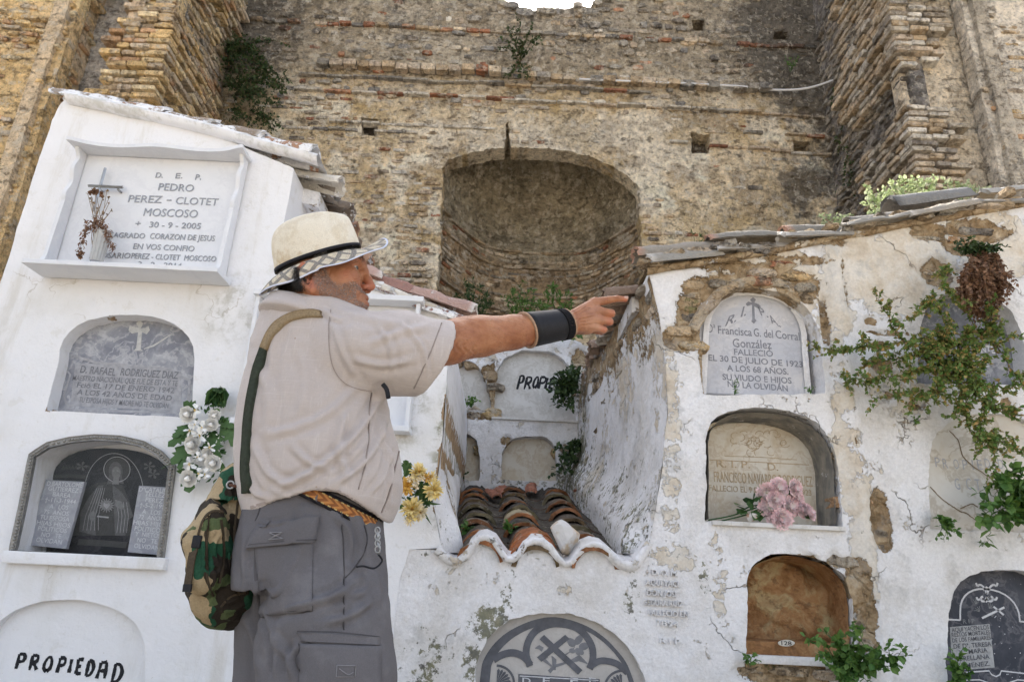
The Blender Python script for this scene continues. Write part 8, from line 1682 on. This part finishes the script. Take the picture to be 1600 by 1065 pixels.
Nb = normals(Vb, Fb); rg = np.random.default_rng(3)
def pick(wgt, cnt):
    p = wgt / wgt.sum(); i = rg.choice(len(Vb), cnt, p=p); return Vb[i] + rg.normal(0, .0009, (cnt, 3)), Nb[i]
r_, d_ = pick(np.clip(beard - .3, 0, 1) ** .8, 7500); strands('stubble', m_hair('grey_stubble', (.08, .06, .05), (.52, .49, .46)), r_, d_ * .55 + np.array([.25, 0, -.75]), .0055, .00042, 4)
hairw = hd * (((Vb - h(432, 432)) @ np.array([-.31, -.19, .95])) < -.020) * sstep(-.015, .03, (h(500, 430)[0] - Vb[:, 0])) * sstep(h(470, 470)[2] - .002, h(470, 458)[2], Vb[:, 2]) * (Vb[:, 2] < h(460, 395)[2]) * (1 - np.clip(near([h(494, 445, .08), h(494, 445, -.08), h(490, 430, -.085)], .02) * 1.4, 0, 1))
side = near([h(508, 418, -.075), h(512, 425, -.073), h(516, 412, -.07), h(509, 434, -.072), h(500, 412, -.078), h(508, 418, .075), h(512, 425, .073), h(509, 434, .072)], .010) * hd
r_, d_ = pick(aw, 2600); strands('arm_hair', m_hair('fine_arm_hair', (.10, .06, .04), (.30, .22, .16)), r_, d_ * .25 + np.array([.9, 0, -.25]), .010, .00028, 9, curl=.25)
r_, d_ = pick(hairw, 9000); strands('hair', m_hair('dark_grey_hair', (.012, .011, .010), (.06, .055, .05)), r_ + d_ * .001, d_ * .12 + np.array([-.35, 0, -.9]), .017, .0008, 5, curl=.12)
r_, d_ = pick(np.clip(side - .2, 0, 1), 1700); strands('sideburns', m_hair('grizzled_hair', (.10, .09, .08), (.42, .40, .38)), r_, d_ * .3 + np.array([-.3, 0, -.8]), .011, .0005, 6, curl=.15)
r_, d_ = pick(near([h(561, 411, -.028), h(556, 410, -.040), h(564, 412, -.016), h(561, 411, .028), h(556, 410, .040)], .0055) * hd, 380); strands('eyebrows', m_hair('eyebrow_hair', (.05, .04, .035), (.25, .22, .2)), r_ + d_ * .0005, d_ * .45 + np.array([-.4, -.3, .25]), .009, .0005, 7, curl=.2)

# ------------------------------------------------------------------ straw hat
hy = HY; sec = [((431.5, 428), (563, 385), .091), ((430, 417), (561.5, 377), .091), ((428.5, 401), (557, 366), .088), ((428.5, 387), (553.5, 357), .083), ((431.5, 376), (550.5, 351), .077), ((438, 366), (547.5, 345), .068), ((449, 357), (545, 340.5), .057), ((465, 349), (541, 337.5), .043), ((488, 342), (533, 336.5), .026)]
na = 64; V = []
for k, (l_, r_, ly) in enumerate(sec):
    a, b = h(*l_), h(*r_); c_ = (a + b) / 2; ax_ = (b - a) / 2; kk = k / (len(sec) - 1)
    for i in range(na):
        t_ = 2 * math.pi * i / na; u, v = math.cos(t_), math.sin(t_); lat = ly * (1 - .22 * sstep(.35, 1, kk) * sstep(.2, 1, u)); pt = c_ + ax_ * math.copysign(abs(u) ** .95, u) + np.array([0, v * lat, 0]); pt = pt - np.array([0, 0, .016 * sstep(.55, 1, kk) * math.exp(-(v * lat / .030) ** 2)]) - np.array([.004, 0, 0]) * 0
        pt = pt + np.array([0, -math.copysign(1, v) * .011 * math.exp(-((u - .62) / .3) ** 2) * math.exp(-((kk - .55) / .28) ** 2) * abs(v), 0]); V.append(pt)
V = np.array(V); nk = len(sec); Fc = [[k * na + i, k * na + (i + 1) % na, (k + 1) * na + (i + 1) % na, (k + 1) * na + i] for k in range(nk - 1) for i in range(na)] + [[(nk - 1) * na + i for i in range(na)]]
def hat_tilt(V):
    V = np.asarray(V, float); o = (h(432, 432) + h(563, 389)) / 2; ax = h(563, 389) - h(432, 432); ax /= np.linalg.norm(ax); M_ = np.array(Matrix.Rotation(rad(-19), 3, Vector(ax))); W = (V - o); hgt = W @ np.cross(ax, [0, -1., 0]) * 0
    if (M_ @ np.array([0, -1., 0]))[2] > 0: M_ = M_.T
    return W @ M_.T + o
V = hat_tilt(V)
n = N('straw_weave'); wv_ = n.mul(n.math('SINE', n.mul(n.sep()[0], 2600)), n.math('SINE', n.mul(n.sep(n.map(rot=(0, .3, 0)))[2], 2600))); c = n.mix(n.step(n.noise(22, 4, .6), .42, .62), (.86, .80, .68), (.76, .68, .54)); c = n.mix(n.mul(n.step(n.noise(9, 4, .6), .58, .68), .55), c, (.55, .38, .18)); c = hsv(n, c, n.noise(500, 3, .7), .28)
straw = n.fin(c, .85, n.bump(n.add(wv_, n.mul(n.noise(60, 3, .6), 1.5)), .35, .0012), .2)
hat = mesh('straw_hat', V, Fc, straw, man); hat.modifiers.new('sub', 'SUBSURF').levels = 2; hat.modifiers['sub'].render_levels = 2
# ribbon
V = []
for k, (kk, g_) in enumerate(((-.02, 1.0), (-.02, 1.018), (.42, 1.017), (.42, .99))):
    for i in range(na):
        t_ = 2 * math.pi * i / na; q0, q1 = sec[0], sec[1]; l_ = np.array(q0[0]) + (np.array(q1[0]) - q0[0]) * kk; r_ = np.array(q0[1]) + (np.array(q1[1]) - q0[1]) * kk; a, b = h(*l_), h(*r_); V.append((a + b) / 2 + (b - a) / 2 * math.copysign(abs(math.cos(t_)) ** .95, math.cos(t_)) * g_ + np.array([0, math.sin(t_) * .091 * g_, 0]))
rib = mesh('hat_ribbon', hat_tilt(V), [[k * na + i, k * na + (i + 1) % na, (k + 1) * na + (i + 1) % na, (k + 1) * na + i] for k in range(3) for i in range(na)], simple('black_grosgrain', (.014, .015, .022), .7, 200, .4), hat)
# drooping plaid brim
a, b = h(432, 432), h(563, 389); c_ = (a + b) / 2; axv = (b - a) / 2; La = np.linalg.norm(axv); fx = axv / La; upv = np.cross(fx, [0, 1, 0]); upv = upv if upv[2] > 0 else -upv; V, U_, W_ = [], [], []; nr_ = 9; nb_ = 96
for side_ in (0, 1):
    for k in range(nr_):
        s_ = k / (nr_ - 1)
        for i in range(nb_):
            t_ = 2 * math.pi * i / nb_; u, v = math.cos(t_), math.sin(t_); base = c_ + fx * u * La * .985 + np.array([0, v * .0925, 0]); o2 = fx * u * .9 + np.array([0, v, 0]); o2 /= np.linalg.norm(o2); f_ = abs(u) ** (2.6 if u > 0 else 1.6)
            sd_ = sstep(-.35, .35, v); droop = (rad(60) * (1 - sd_) - rad(34) * sd_) * (1 - f_) + ((rad(13) * (1 - sd_) - rad(16) * sd_) if u > 0 else rad(27)) * f_; L = (.042 * (1 - f_) + (.078 if u > 0 else .064) * f_) * s_; dr = droop * (.55 + .45 * s_) if u < 0 else droop * (1.1 - .25 * s_)
            rip = .0022 * math.sin(t_ * 7) * s_; pt = base + o2 * L * math.cos(dr) - upv * (L * math.sin(dr) + .002 + side_ * .0025) + upv * rip; V.append(pt); U_.append(t_ / 6.2832); W_.append(s_)
V = np.array(V); n1 = nr_ * nb_; Fc = []
for k in range(nr_ - 1):
    for i in range(nb_): q = [k * nb_ + i, k * nb_ + (i + 1) % nb_, (k + 1) * nb_ + (i + 1) % nb_, (k + 1) * nb_ + i]; Fc += [q, [n1 + j for j in q[::-1]]]
e0_ = (nr_ - 1) * nb_; Fc += [[e0_ + i, e0_ + (i + 1) % nb_, n1 + e0_ + (i + 1) % nb_, n1 + e0_ + i] for i in range(nb_)]
n = N('bias_plaid_cloth'); u, v = n.attr('u'), n.attr('v'); p = n.add(n.mul(u, 17), n.mul(v, 1.1)); q = n.add(n.mul(u, 17), n.mul(v, -1.1))
def stripes(x, off, w_): return n.step(n.math('ABSOLUTE', n.add(n.math('FRACT', n.add(x, off)), -.5)), w_, w_ - .02)
dots = n.step(n.mul(n.math('SINE', n.mul(n.add(u, n.mul(v, .10)), 900)), n.math('SINE', n.mul(n.add(u, n.mul(v, -.10)), 900))), -.1, .15)
c = n.mix(n.mul(n.math('MAXIMUM', stripes(p, 0, .19), stripes(q, .2, .15)), n.math('MAXIMUM', dots, .35)), (.62, .56, .44), (.025, .035, .075)); c = n.mix(n.mul(n.math('MAXIMUM', stripes(p, .3, .022), stripes(q, .55, .022)), dots), c, (.30, .07, .04)); c = n.mix(n.mul(n.math('MAXIMUM', stripes(p, .42, .02), stripes(q, .68, .02)), dots), c, (.02, .03, .07))
c = n.mix(n.step(v, .93, .96), c, (.62, .66, .80)); plaid = n.fin(c, .9, n.bump(n.noise(400, 2, .6), .4, .001), .15)
mesh('hat_brim', hat_tilt(V), Fc, plaid, hat, True, dict(u=U_, v=W_) if False else dict(u=np.array(U_), v=np.array(W_)))

# ------------------------------------------------------------------ wristband
A0, A1 = P(822, 515.5, 1.812), P(886, 505.5, 1.872); axw = (A1 - A0); Lw = np.linalg.norm(axw); axw /= Lw; sW = np.cross(axw, [0, 0, 1.]); sW /= np.linalg.norm(sW); uW = np.cross(sW, axw)
def cuff(name, t0, t1, g0, m, parent, lean0=.012, lean1=.012, sk=0.0):
    V = []; ts = np.linspace(t0, t1, 8); n_ = 40
    for j, (tt, g_) in enumerate([(t0, -.004)] + [(t_, g0) for t_ in ts] + [(t1, -.004)]):
        for i in range(n_):
            a = 2 * math.pi * i / n_; rr_ = .0496 + (.0428 - .0496) * tt + g_; V.append(A0 + axw * (Lw * tt - math.sin(a) * .006 + sk * math.sin(a) * Lw) + (sW * math.cos(a) * .97 + uW * math.sin(a)) * rr_)
    k = len(V) // n_; return mesh(name, V, [[j * n_ + i, j * n_ + (i + 1) % n_, (j + 1) * n_ + (i + 1) % n_, (j + 1) * n_ + i] for j in range(k - 1) for i in range(n_)], m, parent)
wb = cuff('wristband', .0, 1.0, .0015, simple('black_neoprene', (.012, .012, .016), .55, 60, .4, .35), man); tan = simple('tan_edging', (.42, .27, .18), .8, 60, .3)
cuff('edging', -.012, .022, .0032, tan, wb); cuff('edging', .975, 1.005, .0032, tan, wb); cuff('velcro_strip', .80, .97, .0035, simple('fuzzy_black_velcro', (.006, .006, .008), 1.0, 300, .5, .8), wb)

# ------------------------------------------------------------------ camouflage rucksack and its strap
def m_camo():
    n = N('camouflage_cloth'); wv_ = n.warp(9, .05); a = n.noise(11, 2, .4, wv_); b = n.noise(13, 2, .4, n.map(loc=(3, 5, 7), vec=wv_)); c_ = n.noise(12, 2, .4, n.map(loc=(9, 1, 4), vec=wv_))
    c = n.mix(n.step(a, .53, .535), (.40, .31, .19), (.025, .085, .05)); c = n.mix(n.step(b, .55, .555), c, (.035, .028, .022)); c = n.mix(n.step(c_, .62, .625), c, (.10, .13, .06)); c = hsv(n, c, n.noise(200, 3, .6), .25)
    return n.fin(c, .85, n.bump(n.add(n.noise(300, 2, .6), n.mul(n.noise(24, 4, .6), 3)), .5, .003), .15)
camo = m_camo(); by = 1.80
bag = thing('rucksack', 'small camouflage rucksack hanging at the back of the pointing man', 'rucksack', tuple(P(350, 970, by)))
K = SDF(np.arange(-.92, -.54, .005), np.arange(1.58, 2.02, .0055), np.arange(.62, 1.16, .005))
K.ball(P(368, 862, by), (.080, .13, .165), .02); K.ball(P(366, 918, by), (.080, .12, .078), .03); K.cone(P(372, 770, by), P(366, 840, by), .05, .085, .03, fl=1.2); K.f[:, :, :] = K.f
Vk, Fk = K.mesh(); Vk = relax(Vk, Fk, 2); kf = [([(352, 770), (352, 830), (350, 900)], 5, -.006), ([(345, 905), (362, 915), (380, 905)], 5, .006), ([(340, 935), (358, 945), (380, 935)], 5, -.006), ([(372, 800), (370, 850), (375, 900)], 6, .006), ([(350, 850), (362, 870), (360, 900)], 4, -.005)]
Vk = crease(Vk, Fk, kf, 0, 5); mesh('main_sack', Vk, Fk, camo, bag); bvh_k = BVHTree.FromPolygons(Vk.tolist(), Fk.tolist())
K = SDF(np.arange(-.92, -.60, .0045), np.arange(1.58, 1.98, .0055), np.arange(.66, 1.06, .0045))
K.ball(P(338, 850, by - .10), (.042, .075, .098), .02); K.ball(P(336, 905, by - .10), (.038, .065, .040), .03); K.cone(P(332, 800, by - .09), P(328, 835, by - .10), .022, .042, .03, fl=1.6)
Vk, Fk = K.mesh(); Vk = relax(Vk, Fk, 2); Vk = crease(Vk, Fk, [([(326, 800), (328, 850), (322, 900)], 4, -.005), ([(318, 830), (320, 880), (330, 915)], 4, .005), ([(335, 880), (340, 910), (330, 935)], 4, -.006), ([(345, 830), (335, 850), (340, 880)], 4, .005), ([(315, 880), (330, 890), (345, 886)], 4, -.005)], 0, 5); pk = mesh('side_pocket', Vk, Fk, camo, bag); bvh_k2 = BVHTree.FromPolygons(Vk.tolist(), Fk.tolist())
web = simple('olive_brown_webbing', (.075, .055, .035), .8, 200, .4, .5); webt = simple('tan_webbing', (.30, .225, .135), .85, 200, .35, .5); webg = simple('dark_green_webbing', (.035, .045, .030), .85, 120, .5, .5)
mb = MB()
for pl_ in ([(348, 800), (332, 798), (318, 812), (310, 835)], [(328, 806), (322, 850), (324, 900), (334, 930)], [(345, 812), (350, 860), (344, 910)]): on_surface(mb, bvh_k2, pl_, 3, .003, 3)
on_surface(mb, bvh_k, [(372, 780), (366, 850), (372, 930)], 3, .003, 3); on_surface(mb, bvh_k, [(345, 948), (362, 930), (384, 926)], 3, .003, 3)
mb.build('piping', web, bag) if mb.n else None
def strap3(name, pts, w_, th, m, parent, seed=0):
    q = smoothline(pts, 6); t = np.gradient(q, axis=0); t /= np.linalg.norm(t, axis=1)[:, None]; s = np.cross(t, [.3, .9, .1]); s /= np.linalg.norm(s, axis=1)[:, None]; nn_ = np.cross(s, t); V = np.concatenate([q + s * w_ / 2 + nn_ * th / 2, q - s * w_ / 2 + nn_ * th / 2, q - s * w_ / 2 - nn_ * th / 2, q + s * w_ / 2 - nn_ * th / 2]); n_ = len(q)
    return mesh(name, V, [[j * n_ + i, j * n_ + i + 1, ((j + 1) % 4) * n_ + i + 1, ((j + 1) % 4) * n_ + i] for j in range(4) for i in range(n_ - 1)] + [[0, n_, 2 * n_, 3 * n_], [4 * n_ - 1, 3 * n_ - 1, 2 * n_ - 1, n_ - 1]], m, parent, False)
strap3('loose_strap', PP([(322, 815), (308, 845), (300, 870), (296, 895), (292, 920)], [1.68, 1.63, 1.62, 1.62, 1.62]), .019, .003, web, bag); strap3('strap_end', PP([(293.5, 912), (292, 924)], 1.617), .021, .005, M['black_paint'], bag)
mb = MB(); q = P(308, 846, 1.622); bevbox(mb, q[0] - .010, q[0] + .010, q[1] - .006, q[1] + .006, q[2] - .014, q[2] + .014, .003); mb.build('buckle', M['black_paint'], bag)
c = P(360, 757, 1.665); mb = MB(); mb.add(*tube(np.array([c + np.array([.0085 * math.cos(t_), 0, .0085 * math.sin(t_)]) for t_ in np.linspace(0, 6.283, 20)]), .0022, 6)); mb.build('eyelet', M['steel'], bag)
mb = MB(); mb.add(*tube(smoothline([P(360, 757, 1.675), P(368, 759, 1.66), P(378, 757, 1.66), P(388, 754, 1.67)], 4), .004, 7)); mb.build('drawstring', simple('brown_cord', (.12, .05, .03), .8, 120, .3), bag)
fl_ = SDF(np.arange(-.84, -.58, .005), np.arange(1.60, 1.96, .006), np.arange(.96, 1.16, .005)); fl_.cone(P(372, 752, by - .04), P(366, 790, by - .04), .040, .055, .02, fl=1.6); Vf_, Ff_ = fl_.mesh(); Vf_ = crease(relax(Vf_, Ff_, 2), Ff_, [([(355, 750), (362, 775), (360, 800)], 4, .006), ([(370, 745), (374, 775), (378, 800)], 4, -.006)], 0, 3); mesh('gathered_top', Vf_, Ff_, camo, bag)
mb = MB(); on_surface(mb, bvh_s, [(503, 492), (487, 490), (468, 492), (450, 498), (435, 508), (423, 523), (414, 545)], 11.5, .0075, 4); mb.build('shoulder_strap', webt, bag)
mb = MB(); on_surface(mb, bvh_s, [(415, 540), (403, 575), (395, 610), (389, 650), (386, 690), (384, 730), (386, 770)], 11, .0065, 4); mb.build('lower_strap', webg, bag)
